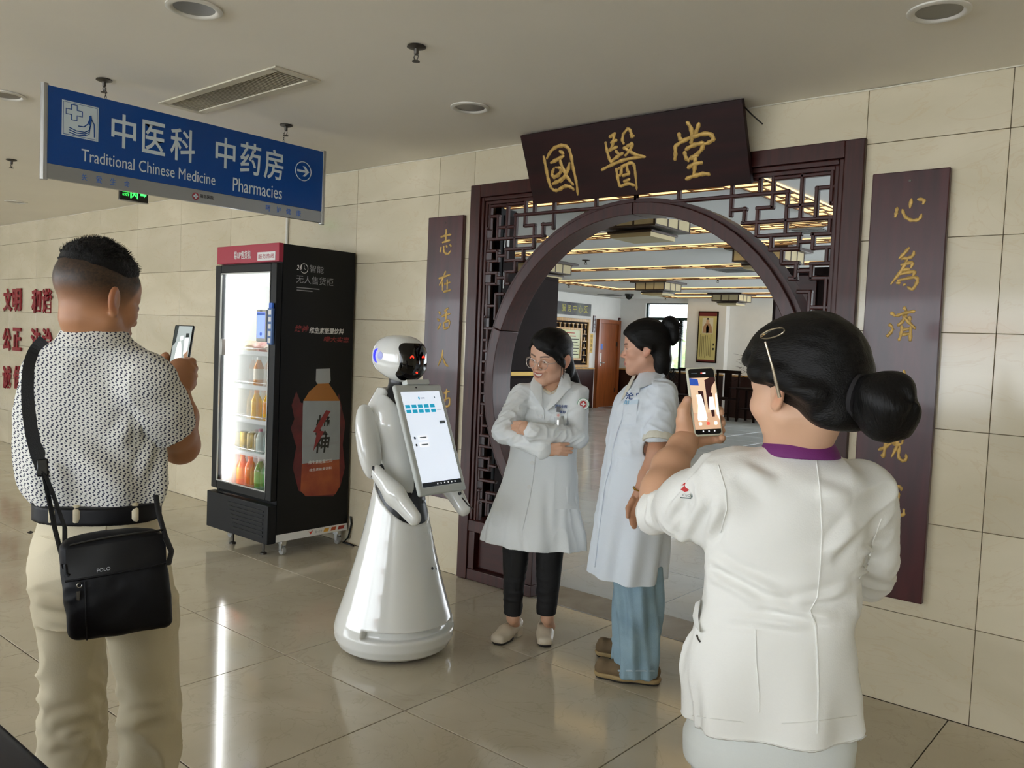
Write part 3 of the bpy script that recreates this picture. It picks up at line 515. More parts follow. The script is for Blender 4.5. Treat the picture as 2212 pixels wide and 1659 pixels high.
# ================================================================== fittings of the room behind the gate
M_amber = mat('amber_diffuser', 'f5d18a', .6, emit='ffd896', es=1.7); M_bar = mat('strip_lattice_wood', '5b3a16', .6)
def strip(t, x0, x1, y0, y1):
    box('diffuser', M_amber, x0, x1, y0, y1, H-.012, H-.001, t); b = MB(); along = (x1-x0) > (y1-y0); Ln = max(x1-x0, y1-y0); wd = min(x1-x0, y1-y0)
    def bb(a0, a1, c0, c1):
        if along: b.box(x0+a0, x0+a1, y0+c0, y0+c1, H-.02, H-.012)
        else: b.box(x0+c0, x0+c1, y0+a0, y0+a1, H-.02, H-.012)
    w = .012; bb(0, Ln, 0, w); bb(0, Ln, wd-w, wd); a = 0; k = 0
    while a < Ln:
        st_ = .26 if k % 2 else .34; e = min(a+st_, Ln)
        bb(a, a+w, 0, wd)
        if k % 2: bb(a, e, wd*.33, wd*.33+w); bb(a, e, wd*.66, wd*.66+w); bb((a+e)/2, (a+e)/2+w, wd*.33, wd*.66)
        else: bb(a, e, wd*.5, wd*.5+w); bb(a+st_*.5, a+st_*.5+w, 0, wd*.5)
        a = e; k += 1
    b.build('lattice', M_bar, t)
for nm, x0, x1, y0, y1 in (('nearest the gate', -6.9, -2.35, 1.45, 3.65), ('second from the gate', -9.4, -2.35, 4.5, 6.8), ('third from the gate', -9.45, -2.35, 8.3, 10.55), ('farthest from the gate', -9.5, -2.35, 11.65, 13.0)):
    t = thing('ceiling_light_frame', 'rectangular frame of amber lattice light strips on the inner ceiling, '+nm, 'ceiling light', ((x0+x1)/2, (y0+y1)/2, H), 'amber ceiling light frames'); w = .26
    strip(t, x0, x1, y0, y0+w); strip(t, x0, x1, y1-w, y1); strip(t, x0, x0+w, y0+w, y1-w); strip(t, x1-w, x1, y0+w, y1-w)
M_paper = mat('lantern_paper', 'b8ab86', .7, var=.06); M_lw = mat('lantern_wood', '2a1a12', .45)
def lantern(x, y, label, s=.72):
    t = thing('ceiling_lantern', label, 'ceiling lantern', (x, y, H), 'wooden box lanterns on the inner ceiling'); h = s/2
    box('top_plate', M_lw, x-h, x+h, y-h, y+h, H-.035, H-.001, t, .004); box('bottom_plate', M_lw, x-h*.6, x+h*.6, y-h*.6, y+h*.6, H-.2, H-.18, t, .004)
    q = h*.78
    for k, (dx, dy) in enumerate(((1, 0), (-1, 0), (0, 1), (0, -1))):
        if dx: box('paper_panel', M_paper, x+dx*q-.006, x+dx*q+.006, y-q, y+q, H-.15, H-.035, t)
        else: box('paper_panel', M_paper, x-q, x+q, y+dy*q-.006, y+dy*q+.006, H-.15, H-.035, t)
    box('lower_box', M_paper, x-h*.55, x+h*.55, y-h*.55, y+h*.55, H-.235, H-.2, t)
    b = MB()
    for sx in (-1, -.3, .3, 1):
        for sy in (-1, 1): b.box(x+sx*q-.008, x+sx*q+.008, y+sy*q-.01, y+sy*q+.01, H-.155, H-.03); b.box(x+sy*q-.01, x+sy*q+.01, y+sx*q-.008, y+sx*q+.008, H-.155, H-.03)
    b.box(x-q-.01, x+q+.01, y-q-.01, y+q+.01, H-.165, H-.15); b.build('frame', M_lw, t)
lantern(-3.8, 2.4, 'wooden box lantern right under the top of the moon gate ring'); lantern(-7.53, 9.0, 'wooden box lantern above the ponytailed woman in profile'); lantern(-7.58, 11.95, 'wooden box lantern above the hanging scroll')
lantern(-7.4, 5.6, 'wooden box lantern at the left rim of the moon gate'); lantern(-3.88, 5.15, 'wooden box lantern behind the right rim of the moon gate')
M_lit = mat('lit_lamp', 'ffffff', .5, emit='f4f8ff', es=45.)
for (x, y, r), nm in zip(IDL, ('left', 'right')):
    t = thing('inner_downlight', f'lit round white downlight on the inner ceiling, the {nm} of two', 'ceiling light', (x, y, H), 'lit inner downlights')
    MB().lathe([(r*.9, H-.001), (r*1.25, H-.001), (r*1.2, H-.01), (r*.95, H-.008)], (x, y, 0), 24).build('trim_ring', M_trim, t, smooth=True); MB().lathe([(0, H+.015), (r*.96, H+.015)], (x, y, 0), 24).build('lamp', M_lit, t); MB().lathe([(r, H-.002), (r, H+.02), (0, H+.03)], (x, y, 0), 24).build('housing', M_trim, t)
for x, y, nm in ((-6.62, 5.54, 'above the gap between the two standing women'), (-6.27, 8.72, 'above the scroll picture'), (-9.65, 9.26, 'above the dark cabinet edge'), (-9.72, 13.04, 'above the far window')): sprinkler(x, y, 'small dark sprinkler on the inner ceiling '+nm, 'inner sprinkler heads', s=1.5)
cm = thing('dome_camera', 'black dome security camera on the inner ceiling', 'security camera', (-9.9, 11.8, H)); MB().lathe([(0, H-.001), (.1, H-.001), (.1, H-.04), (0, H-.04)], (-9.9, 11.8, 0), 20).build('base', M_black, cm); MB().lathe([(.085, H-.04), (.075, H-.08), (.05, H-.11), (0, H-.125)], (-9.9, 11.8, 0), 20).build('dome', mat('smoked_dome', '101014', .08), cm, smooth=True)
for x, y, a, b_, nm in ((-5.3, 7.3, .6, .6, 'beyond the second light frame'), (-10.5, 12., .45, .45, 'near the inner door'), (-2.95, 3.95, .35, .35, 'behind the right lattice')):
    t = thing('inner_air_vent', 'square grey air vent on the inner ceiling '+nm, 'air vent', (x, y, H), 'inner ceiling vents')
    box('frame', mat('vent_grey', '9b9d9c', .5), x-a/2, x+a/2, y-b_/2, y+b_/2, H-.012, H-.001, t, .003); box('grille', mat('vent_dark', '2b2c2c', .8), x-a*.4, x+a*.4, y-b_*.4, y+b_*.4, H-.014, H-.012, t)
    for k in range(5): box('vane', MATS['vent_grey'], x-a*.4, x+a*.4, y-b_*.36+k*b_*.18-.008, y-b_*.36+k*b_*.18+.008, H-.018, H-.014, t)
# notice board, banner, plaques on the left inner wall
XW = -11.148; Yn = (0, 1, 0)
nb = thing('notice_board', 'carved golden wooden notice board frame on the inner white wall', 'notice board', (-11.13, 11.5, .93))
box('backing', M_dark, XW, XW+.02, 10.45, 12.1, .94, 2.04, nb)
for y0, y1, z0, z1 in ((10.45, 10.53, .94, 2.04), (12.02, 12.1, .94, 2.04), (10.53, 12.02, 1.97, 2.04), (10.53, 12.02, .94, 1.0)): box('frame', M_ywood, XW, XW+.06, y0, y1, z0, z1, nb, .006)
for y0, y1, z0, z1 in ((10.75, 10.8, 1.1, 1.83), (11.75, 11.8, 1.1, 1.83), (10.8, 11.75, 1.78, 1.83), (10.8, 11.75, 1.1, 1.15)): box('inner_frame', M_ywood, XW, XW+.05, y0, y1, z0, z1, nb, .004)
box('notice_sheet', mat('notice_paper', 'd9dfcf', .6, col2='dce08f', vscale=1.5), XW+.02, XW+.03, 10.8, 11.75, 1.15, 1.78, nb)
M_ink = mat('ink', '2c2c2a', .8); M_redink = mat('red_ink', 'b04a42', .8)
for k in range(8): quad('text_line', M_redink if k < 2 else M_ink, nb, (XW+.03, 11.28+(.05 if k % 3 else 0), 1.71-.068*k), Yn, Zv, .5 if k < 2 else .75, .018, .001)
for y in np.arange(10.6, 12.0, .16):
    for z in (1.86, ): box('fret', M_ywood, XW+.02, XW+.05, y, y+.09, z+.05, z+.07, nb); box('fret', M_ywood, XW+.02, XW+.05, y+.035, y+.055, z-.03, z+.05, nb)
for z in np.arange(1.05, 1.8, .16):
    for y in (11.84,): box('fret', M_ywood, XW+.02, XW+.05, y, y+.13, z, z+.02, nb); box('fret', M_ywood, XW+.02, XW+.05, y+.05, y+.07, z, z+.1, nb)
bn = thing('wall_banner', 'dark landscape banner with yellow characters above the golden notice board', 'banner', (-11.13, 11.4, 2.13)); box('panel', mat('banner_print', '3c3a48', .6, col2='7b8078', vscale=2.2), XW, XW+.015, 10.3, 12.15, 2.11, 2.39, bn)
M_yl = mat('yellow_print', 'c9c25a', .6)
for k, ch in enumerate('服务中心医'): text('character', ch, M_yl, bn, (XW+.015, 11.1+.21*k, 2.26), Yn, Zv, .15, .16, .001)
for y, z0, z1, nm, m, m2 in ((12.31, 1.75, 2.14, 'left', M_plaque, M_sw), (13.375, 1.75, 2.14, 'right', M_plaque, M_sw)):
    t = thing('door_plaque', f'small dark vertical plaque {nm} of the inner wooden door', 'plaque', (-11.12, y, z0), 'plaques beside the inner door'); box('board', m, XW, XW+.02, y-.05, y+.04, z0, z1, t, .003)
    for k, ch in enumerate('中医科室'): text('character', ch, m2, t, (XW+.02, y-.005, z1-.06-.09*k), Yn, Zv, .05, .06, .001)
t = thing('gold_plaque', 'small yellow vertical plaque below the plaque left of the inner door', 'plaque', (-11.12, 12.22, 1.3)); box('board', M_goldm, XW, XW+.015, 12.16, 12.28, 1.28, 1.72, t, .003)
for k, ch in enumerate('辨证施治'): text('character', ch, M_ink, t, (XW+.015, 12.22, 1.66-.105*k), Yn, Zv, .07, .075, .001)
# hanging scroll on the pier
sc = thing('hanging_scroll', 'tall framed yellow scroll with an old robed scholar on the white pier', 'picture', (-8.7, 13.2, 1.18)); yp = 13.218
box('frame', M_dark, -8.95, -8.47, yp-.03, yp, 1.17, 2.31, sc, .006); box('sheet', mat('scroll_paper', 'cdbf7c', .7, var=.05), -8.92, -8.5, yp-.033, yp-.03, 1.2, 2.28, sc); box('header', mat('scroll_red', '6b1f1c', .6), -8.92, -8.5, yp-.0345, yp-.033, 2.2, 2.28, sc); box('footer', MATS['scroll_red'], -8.92, -8.5, yp-.0345, yp-.033, 1.2, 1.235, sc)
quad('portrait_ground', mat('portrait_ground', 'd9d2b8', .8), sc, (-8.71, yp-.0335, 1.99), (1, 0, 0), Zv, .26, .34, .001)
for poly, m in (([(-.12, -.16), (.12, -.16), (.1, -.02), (.05, .05), (-.05, .05), (-.1, -.02)], mat('robe_print', 'b08a66', .8)), ([(-.03, -.16), (.03, -.16), (.035, -.04), (0, .02), (-.035, -.04)], M_ink), ([(-.035, .04), (.035, .04), (.04, .1), (.02, .135), (-.02, .135), (-.04, .1)], mat('face_print', 'cda782', .8)), ([(-.03, .13), (.03, .13), (.015, .17), (-.015, .17)], M_ink)):
    MB().prism(poly, .001, (-8.71, yp-.0345, 1.99), (1, 0, 0), Zv).build('portrait', m, sc)
for k in range(7): quad('text_column', mat('faded_ink', '6b6440', .8), sc, (-8.87+.042*k, yp-.0335, 1.55-.02*(k % 2)), (1, 0, 0), Zv, .012, .5-.05*(k % 3), .0008)
for z in (1.58, 1.48): quad('text_column', M_ink, sc, (-8.55, yp-.0335, z), (1, 0, 0), Zv, .03, .05, .0008)
# dark chairs and tea table along the far wall
def chair(x, y, label):
    t = thing('wooden_armchair', label, 'chair', (x, y, 0), 'dark wooden chairs along the far wall'); w = .28; m = M_dark
    box('seat', m, x-w, x+w, y-.25, y+.25, .42, .46, t, .006)
    for sx in (-1, 1):
        for sy in (-1, 1): box('leg', m, x+sx*(w-.03)-.02, x+sx*(w-.03)+.02, y+sy*.22-.02, y+sy*.22+.02, 0, .42 if sy < 0 else .45, t, .003)
        box('back_post', m, x+sx*(w-.03)-.02, x+sx*(w-.03)+.02, y+.2, y+.24, .45, 1.02, t, .003); box('arm', m, x+sx*(w-.02)-.02, x+sx*(w-.02)+.02, y-.24, y+.22, .66, .69, t, .003); box('arm_support', m, x+sx*(w-.03)-.015, x+sx*(w-.03)+.015, y-.22, y-.18, .45, .66, t)
    box('splat', m, x-.08, x+.08, y+.21, y+.23, .46, .98, t); box('top_rail', m, x-w, x+w, y+.2, y+.245, .97, 1.04, t, .005); box('stretcher', m, x-w+.04, x+w-.04, y-.24, y-.21, .12, .15, t)
chair(-8.05, 12.75, 'dark wooden armchair left of the far wall pair, beside the raised phone'); chair(-6.75, 12.6, 'dark wooden armchair by the far wall, next to the hair-bun woman'); chair(-9.0, 12.8, 'dark wooden armchair below the hanging scroll')
t = thing('tea_table', 'small dark wooden tea table between the far chairs', 'table', (-7.4, 12.7, 0)); box('top', M_dark, -7.62, -7.18, 12.45, 12.95, .66, .7, t, .005)
for sx in (-1, 1):
    for sy in (-1, 1): box('leg', M_dark, -7.4+sx*.19-.02, -7.4+sx*.19+.02, 12.7+sy*.22-.02, 12.7+sy*.22+.02, 0, .66, t)
box('shelf', M_dark, -7.58, -7.22, 12.5, 12.9, .25, .27, t)
# dark cupboards just inside the gate
cb = thing('dark_cupboard', 'tall dark brown cupboard just inside the gate on the left', 'cupboard', (-3.9, .7, 0))
box('carcass', M_dark, -4.25, -3.6, .46, 1.0, .0, 1.922, cb, .004); box('door', M_dark, -3.6, -3.585, .48, .98, .05, 1.22, cb, .003); box('door', M_dark, -3.6, -3.585, .48, .98, 1.27, 1.9, cb, .003); box('trim', M_goldm, -3.6, -3.582, .5, .77, 1.235, 1.262, cb, .002)
lf = thing('open_door_leaf', 'dark door leaf with pale hinges standing open behind the left lattice', 'door leaf', (-3.45, .25, 0)); box('leaf', mat('charcoal_leaf', '151617', .6, var=.2, spec=.15), -3.475, -3.435, .17, .318, .006, 2.28, lf, .003); box('stile', M_dark, -3.434, -3.43, .2, .31, .05, 2.24, lf)
box('wall_lining', mat('charcoal_lining', '141516', .7, spec=.1), -4.6, -3.475, .215, .24, .004, 2.58, lf)
for z in (2.03, 1.79): box('hinge', mat('pale_hinge', 'c4c4c0', .4), -3.4355, -3.4285, .205, .215, z, z+.1, lf, .002); box('hinge_leaf', MATS['pale_hinge'], -3.4305, -3.427, .225, .25, z+.02, z+.07, lf, .002)
rc = thing('carved_cupboard', 'tall dark cupboard with gold carved strips behind the right lattice', 'cupboard', (-1.55, .7, 0)); box('carcass', M_dark, -1.81, -1.26, .5, .95, 0, 1.9, rc, .004); box('door', M_woodd, -1.79, -1.58, .488, .5, .05, 1.86, rc, .003)
for z in (.5, .74, .98, 1.22, 1.46, 1.62):
    pn = box('gold_strip', M_goldm, -1.545, -1.475, .49, .5, z, z+.15 if z > 1.5 else z+.22, rc, .003)
    for k in range(3): MB().tube([(-1.51+.02*math.cos(a)*(1-a/9), .489, z+.035+.055*k+.02*math.sin(a)*(1-a/9)) for a in np.linspace(0, 6, 14)], .004, 5).build('scroll_carving', M_dark, pn)
# ================================================================== drinks cabinet
FX0, FX1, FY0, FZ1 = -5.31, -4.585, -.6, 2.025; XV = (1, 0, 0)
fr = thing('drinks_cabinet', 'tall black glass-door drinks vending cabinet with a red header', 'vending cabinet', ((FX0+FX1)/2, -.3, 0))
M_fb = mat('cabinet_black', '06080a', .38, spec=.25); M_lin = mat('white_liner', 'f2f4f2', .35); M_gask = mat('gasket', '1b1c1f', .5); M_red = mat('header_red', 'a01c38', .35); M_pw = mat('print_white', 'd9d9d6', .5)
def fb(n, m, *a, bv=.003, p=None): return box(n, m, *a, parent=p or fr, bevel=bv)
fb('side_panel', M_fb, FX0, FX0+.035, FY0, -.02, .1, FZ1); fb('side_panel', M_fb, FX1-.035, FX1, FY0, -.02, .1, FZ1); fb('back_panel', M_fb, FX0+.035, FX1-.035, -.05, -.022, .102, FZ1-.002); fb('top_panel', M_fb, FX0+.035, FX1-.035, FY0+.002, -.05, 1.9, FZ1-.001); fb('bottom_panel', M_fb, FX0+.035, FX1-.035, FY0+.002, -.05, .102, .36)
fb('liner', M_lin, FX0+.035, FX0+.045, FY0+.01, -.06, .36, 1.9, bv=0); fb('liner', M_lin, FX1-.045, FX1-.035, FY0+.01, -.06, .36, 1.9, bv=0); fb('liner', M_lin, FX0+.045, FX1-.045, -.07, -.06, .36, 1.9, bv=0); fb('liner', M_lin, FX0+.045, FX1-.045, FY0+.01, -.07, 1.885, 1.895, bv=0); fb('liner', M_lin, FX0+.045, FX1-.045, FY0+.01, -.07, .365, .375, bv=0)
fb('air_duct', M_lin, FX0+.1, FX1-.1, -.3, -.1, 1.78, 1.88, bv=.01)
hd = fb('header', M_red, FX0-.005, FX1+.002, -.635, FY0, 1.908, FZ1+.002); text('lettering', '易UP售货机', M_pw, hd, (-5.0, -.636, 1.962), XV, Zv, .2, .055, .001, bold=.01)
quad('price_label', M_pw, hd, (-4.72, -.636, 1.945), XV, Zv, .2, .055, .001); text('lettering', '服务热线', M_red, hd, (-4.72, -.6372, 1.945), XV, Zv, .18, .03, .0006)
# door: stiles, rails, pane
dr2 = fb('door', M_fb, FX0, FX0+.07, -.645, -.605, .37, 1.9, bv=.005)
for a in ((FX1-.065, FX1, .37, 1.9), (FX0+.07, FX1-.065, 1.845, 1.9), (FX0+.07, FX1-.065, .37, .425)): fb('door_frame', M_fb, a[0], a[1], -.645, -.605, a[2], a[3], bv=.005, p=dr2)
for a in ((FX0+.07, FX0+.078, .425, 1.845), (FX1-.073, FX1-.065, .425, 1.845), (FX0+.078, FX1-.073, 1.837, 1.845), (FX0+.078, FX1-.073, .425, .433)): fb('edge_strip', M_alu, a[0], a[1], -.648, -.64, a[2], a[3], bv=0, p=dr2)
fb('glass_pane', M_glass, FX0+.075, FX1-.07, -.632, -.626, .43, 1.84, bv=0, p=dr2)
fb('door_lock', M_alu, FX0+.09, FX0+.125, -.66, -.632, 1.29, 1.4, p=dr2)
M_led = mat('cabinet_led', 'ffffff', .5, emit='fbffff', es=48.)
MB().tube([(FX0+.085, -.585, .45), (FX0+.085, -.585, 1.84)], .009, 10).build('light_tube', M_led, fr, smooth=True); MB().tube([(FX0+.12, -.56, 1.872), (FX1-.12, -.56, 1.872)], .008, 10).build('light_tube', M_led, fr, smooth=True)
# kick panel with louvres, feet, castors
kp = fb('kick_panel', mat('kick_black', '0e1013', .5, spec=.25), FX0-.015, FX1+.0, -.665, -.6, .095, .345, bv=.006)
for k in range(7): fb('louvre', M_fb, FX0+.33-.012*k, FX1-.05, -.669, -.664, .135+.027*k, .149+.027*k, bv=.001, p=kp)
for x, y in ((-5.09, -.6), (-4.72, -.6)):
    ft = MB().lathe([(0, 0.001), (.022, 0.001), (.022, .012), (.008, .018), (.008, .1), (0, .1)], (x, y, 0), 14).build('levelling_foot', M_steel, fr, smooth=True)
for x, y in ((-4.63, -.52), (-4.63, -.07), (-5.25, -.52), (-5.25, -.07)):
    cs = MB().box(x-.025, x+.025, y-.02, y+.02, .07, .1).build('castor', M_chrome, fr, .003); MB().lathe([(0, -.012), (.027, -.012), (.03, 0), (.027, .012), (0, .012)], (x+.005, y, .031), 16, 'y').build('wheel', mat('castor_wheel', '8f8f8a', .5), cs, smooth=True)
    for s_ in (-1, 1): box('fork', M_chrome, x-.012, x+.018, y+s_*.016-.002, y+s_*.016+.002, .03, .075, cs)
MB().tube([(-4.56, -.015, .2), (-4.55, -.012, .15), (-4.57, -.02, .05), (-4.6, -.04, .012), (-4.5, -.03, .008)], .007, 8).build('power_cable', M_black, fr, smooth=True)
# prints on the right side
SPX = FX1+.0004
def sp(u, v): return PX(u, v, SPX)
def stxt(body, u0, v0, u1, v1, hp, m=M_pw, shear=0., bold=0.):
    a, b_ = sp(u0, v0), sp(u1, v1); um, vm = (u0+u1)/2, (v0+v1)/2; t_, q = sp(um, vm-hp/2), sp(um, vm+hp/2)
    text('print', body, m, fr, (SPX, (a[1]+b_[1])/2, (t_[2]+q[2])/2), Yv, Zv, abs(b_[1]-a[1]), abs(t_[2]-q[2]), .0005, shear=shear, bold=bold)
M_pred = mat('print_red', '7a1c20', .5); M_pgrey = mat('print_grey', '8b8d8f', .5)
stxt('24', 641, 578, 652, 578, 11, M_pw, .15, .01); c = sp(657, 580); MB().tube([(SPX, c[1]+.03*math.cos(a), c[2]+.03*math.sin(a)) for a in np.linspace(-2.4, 2.6, 24)], .002, 5, up=XV).build('print', M_pw, fr); MB().tube([(SPX, c[1], c[2]+.02), (SPX, c[1], c[2]), (SPX, c[1]+.012, c[2]-.006)], .0012, 5, up=XV).build('print', M_pw, fr)
stxt('智能', 669, 580, 699, 583, 16, M_pgrey); stxt('无人售货柜', 640, 603, 720, 609, 17, M_pgrey)
for k, (u1, v) in enumerate(((690, 622), (675, 627))): a, b_ = sp(641, v), sp(u1, v+2); quad('print', M_pgrey, fr, (SPX, (a[1]+b_[1])/2, (a[2]+b_[2])/2), Yv, Zv, abs(b_[1]-a[1]), .006, .0004)
stxt('焕神', 636, 709, 667, 711, 15, M_pred, .2, .02); stxt('维生素能量饮料', 668, 712, 742, 718, 13, M_pw, .2, .01); stxt('喝大实惠', 699, 732, 755, 735, 12, M_pred, .2, .02)
def spoly(pts, m, lift=0., nm='bottle_print'):
    P_ = [sp(*q) for q in pts]; MB().prism([(p_[1], p_[2]) for p_ in P_], .0004, (SPX+lift, 0, 0), Yv, Zv).build(nm, m, fr)
spoly([(650, 870), (640, 845), (630, 875), (636, 905), (628, 925), (640, 965), (632, 1010), (645, 1060), (665, 1072), (720, 1072), (735, 1050), (745, 1010), (740, 960), (746, 915), (738, 880), (732, 850), (726, 880)], mat('flame_red', '3d0d10', .5, col2='6b161a', vscale=9), 0, 'flame_print')
spoly([(683, 797), (713, 796), (714, 822), (711, 828), (685, 829), (682, 823)], mat('print_capwhite', '9a9d9d', .4), .0006)
spoly([(687, 829), (710, 828), (722, 846), (734, 866), (655, 866), (668, 846)], mat('print_amber', '9a6020', .4), .0006)
spoly([(655, 866), (734, 866), (735, 880), (733, 992), (652, 1002), (654, 880)], mat('print_label', '8d9294', .45, var=.08, vscale=8), .0009)
spoly([(652, 1002), (733, 992), (734, 1050), (724, 1068), (660, 1072), (649, 1060)], mat('print_redamber', '7c2218', .4, col2='a8562a', vscale=6), .0006)
spoly([(653, 962), (734, 952), (734, 958), (653, 968)], M_pgrey, .0012)
def stx2(body, u0, u1, vc, hp, m, bold=0., shear=0.):
    a, b_ = sp(u0, vc), sp(u1, vc); t_, q = sp((u0+u1)/2, vc-hp/2), sp((u0+u1)/2, vc+hp/2); text('print', body, m, fr, (SPX+.0014, (a[1]+b_[1])/2, (t_[2]+q[2])/2), Yv, Zv, abs(b_[1]-a[1]), abs(t_[2]-q[2]), .0004, bold=bold, shear=shear)
stx2('焕', 681, 713, 918, 44, M_black, .02, .1); stx2('神', 679, 712, 958, 40, M_black, .02, .1); spoly([(704, 886), (714, 888), (690, 930), (700, 932), (676, 975), (684, 935), (676, 933)], M_pred, .002)
stx2('维生素能量饮料', 666, 718, 997, 8, M_pw); stx2('维生素能量饮料', 668, 716, 1013, 6, M_pw)
q0, q1, q2, q3 = sp(607, 1172), sp(752, 1150), sp(752, 1130), sp(607, 1155); fb('skirt_band', M_pw, FX1-.001, FX1+.001, FY0, -.022, .102, .15, bv=0)
for y, w_, m in ((-.2, .05, mat('band_yellow', 'cf9a3a', .5)), (-.14, .05, mat('band_orange', 'b0532c', .5)), (-.075, .06, mat('band_red', '9a2a24', .5))): MB().prism([(-w_/2, -.012), (w_/2-.01, -.012), (w_/2, .012), (-w_/2+.01, .012)], .0004, (FX1+.001, y, .128), Yv, Zv).build('print', m, fr)
MB().prism([(-.02, .012), (-.004, .004), (.02, .014), (.008, -.004), (-.002, -.014), (-.006, -.002)], .0004, (FX1+.001, -.33, .128), Yv, Zv).build('print', mat('band_logo', 'c0392b', .5), fr); text('print', '统一企业', M_pgrey, fr, (FX1+.001, -.265, .127), Yv, Zv, .06, .018, .0004)
# payment terminal fixed on the door
pt = thing('payment_terminal', 'white phone-like payment terminal with a blue screen on the cabinet door', 'payment terminal', (-4.69, -.66, 1.38))
M_scr = mat('pay_screen', '2a49c8', .2, emit='7f95ff', es=1.6)
box('body', mat('pay_grey', 'a6a79f', .4), -4.755, -4.645, -.675, -.649, 1.395, 1.6, pt, .006); quad('screen', M_scr, pt, (-4.7, -.675, 1.5), XV, Zv, .088, .165, .001); quad('status_bar', M_blue, pt, (-4.7, -.6762, 1.573), XV, Zv, .088, .016, .0006)
MB().lathe([(.012, 0), (.012, -.0006), (0, -.0006)], (-4.698, -.676, 1.445), 16, 'y').build('screen_icon', M_blue, pt); box('speaker_slot', M_black, -4.715, -4.69, -.676, -.674, 1.59, 1.594, pt)
box('side_bracket', mat('pay_blue_side', '44659b', .4), -4.643, -4.592, -.668, -.648, 1.38, 1.61, pt, .004)
for k in range(5): quad('side_label', M_pw, pt, (-4.617, -.668, 1.585-.045*k), XV, Zv, .03, .03, .0006)
box('top_clip', M_blue, -4.635, -4.6, -.665, -.648, 1.61, 1.645, pt, .003)
# shelves with price rails
zs = [1.315, 1.085, .855, .63]
for z in zs:
    sh = fb('shelf', mat('shelf_white', 'dfe2e0', .4), FX0+.05, FX1-.05, -.55, -.09, z-.012, z, bv=.002)
    MB().tube([(FX0+.055, -.555, z+.03), (FX1-.055, -.555, z+.03)], .003, 6).build('guard_rail', M_chrome, sh); box('front_lip', MATS['shelf_white'], FX0+.05, FX1-.05, -.558, -.55, z-.016, z+.012, sh)
def bottle(label, x, y, z, h, r, body, cap, lab, group, name='drink_bottle'):
    t = thing(name, label, 'bottle', (x, y, z), group)
    MB().lathe([(0, .001), (r*.92, .001), (r, .01), (r, h*.62), (r*.9, h*.68), (r*.45, h*.86), (r*.4, h*.88), (r*.4, h*.91), (0, h*.91)], (x, y, z), 18).build('body', body, t, smooth=True)
    MB().lathe([(0, h*.9), (r*.46, h*.9), (r*.46, h), (0, h)], (x, y, z), 16).build('cap', cap, t); MB().lathe([(r*1.01, h*.22), (r*1.015, h*.23), (r*1.015, h*.58), (r*1.01, h*.59)], (x, y, z), 18).build('label', lab, t, smooth=True); return t
M_tea = mat('tea_liquid', 'd08a3a', .15, emit='d08a3a', es=0.); M_yel = mat('yellow_juice', 'e8b51c', .15); M_org = mat('orange_juice', 'e0682a', .15); M_grn = mat('green_drink', '3f9a3a', .15); M_clr = mat('water_bottle', 'cfe0dc', .1); M_wl = mat('label_white', 'e4ddcc', .5); M_wcap = mat('cap_white', 'e8e8e4', .4); M_pk = mat('pink_cap', 'c63a66', .4); M_dkcan = mat('dark_can', '3a3526', .35, col2='b89a3c', vscale=20); M_ylab = mat('label_orange', 'd98a2c', .5); M_glab = mat('label_green', '7cc06a', .5)
B = lambda *a: bottle(*a)
B('amber tea bottle with white label, left on the second shelf', -5.06, -.45, zs[1], .2, .034, M_tea, M_wcap, M_wl, 'tea bottles'); B('amber tea bottle with white label, right on the second shelf', -4.87, -.45, zs[1], .2, .034, M_tea, M_wcap, M_wl, 'tea bottles')
B('yellow juice bottle with dark print, left on the third shelf', -5.06, -.46, zs[2], .2, .037, M_yel, M_ylab, M_yel, 'yellow juice bottles'); B('yellow juice bottle, middle of the third shelf', -4.93, -.45, zs[2], .215, .037, M_yel, M_ylab, M_ylab, 'yellow juice bottles'); B('yellow juice bottle, right on the third shelf', -4.82, -.44, zs[2], .215, .037, M_yel, M_yel, M_ylab, 'yellow juice bottles')
for k, x in enumerate((-5.2, -5.11, -5.02)):
    t = thing('drink_can', 'dark gold drink can on the fourth shelf, '+('left', 'middle', 'right')[k]+' of three', 'can', (x, -.46, zs[3]), 'dark gold cans'); MB().lathe([(0, .001), (.026, .001), (.032, .008), (.032, .115), (.027, .125), (0, .125)], (x, -.46, zs[3]), 18).build('body', M_dkcan, t, smooth=True); MB().lathe([(.026, .125), (.027, .128), (.0, .127)], (x, -.46, zs[3]), 16).build('lid', M_chrome, t)
for k, (x, y) in enumerate(((-4.94, -.5), (-4.87, -.42), (-4.8, -.5), (-4.74, -.42))): B('clear bottle with pink cap on the fourth shelf, '+('first', 'second', 'third', 'fourth')[k]+' from the left', x, y, zs[3], .17, .03, M_clr, M_pk, M_clr, 'pink-capped bottles')
for x, m, c_, l_, nm in ((-5.2, M_org, M_org, M_ylab, 'pale orange drink bottle, leftmost at the cabinet bottom'), (-5.1, M_org, M_org, M_org, 'deep orange drink bottle at the cabinet bottom beside the green one'), (-4.98, M_grn, M_wcap, M_glab, 'green drink bottle at the cabinet bottom'), (-4.86, M_clr, M_wcap, M_glab, 'pale drink bottle with green label, rightmost at the cabinet bottom')): B(nm, x, -.47, .376, .22, .039, m, c_, l_, 'bottles at the cabinet bottom')
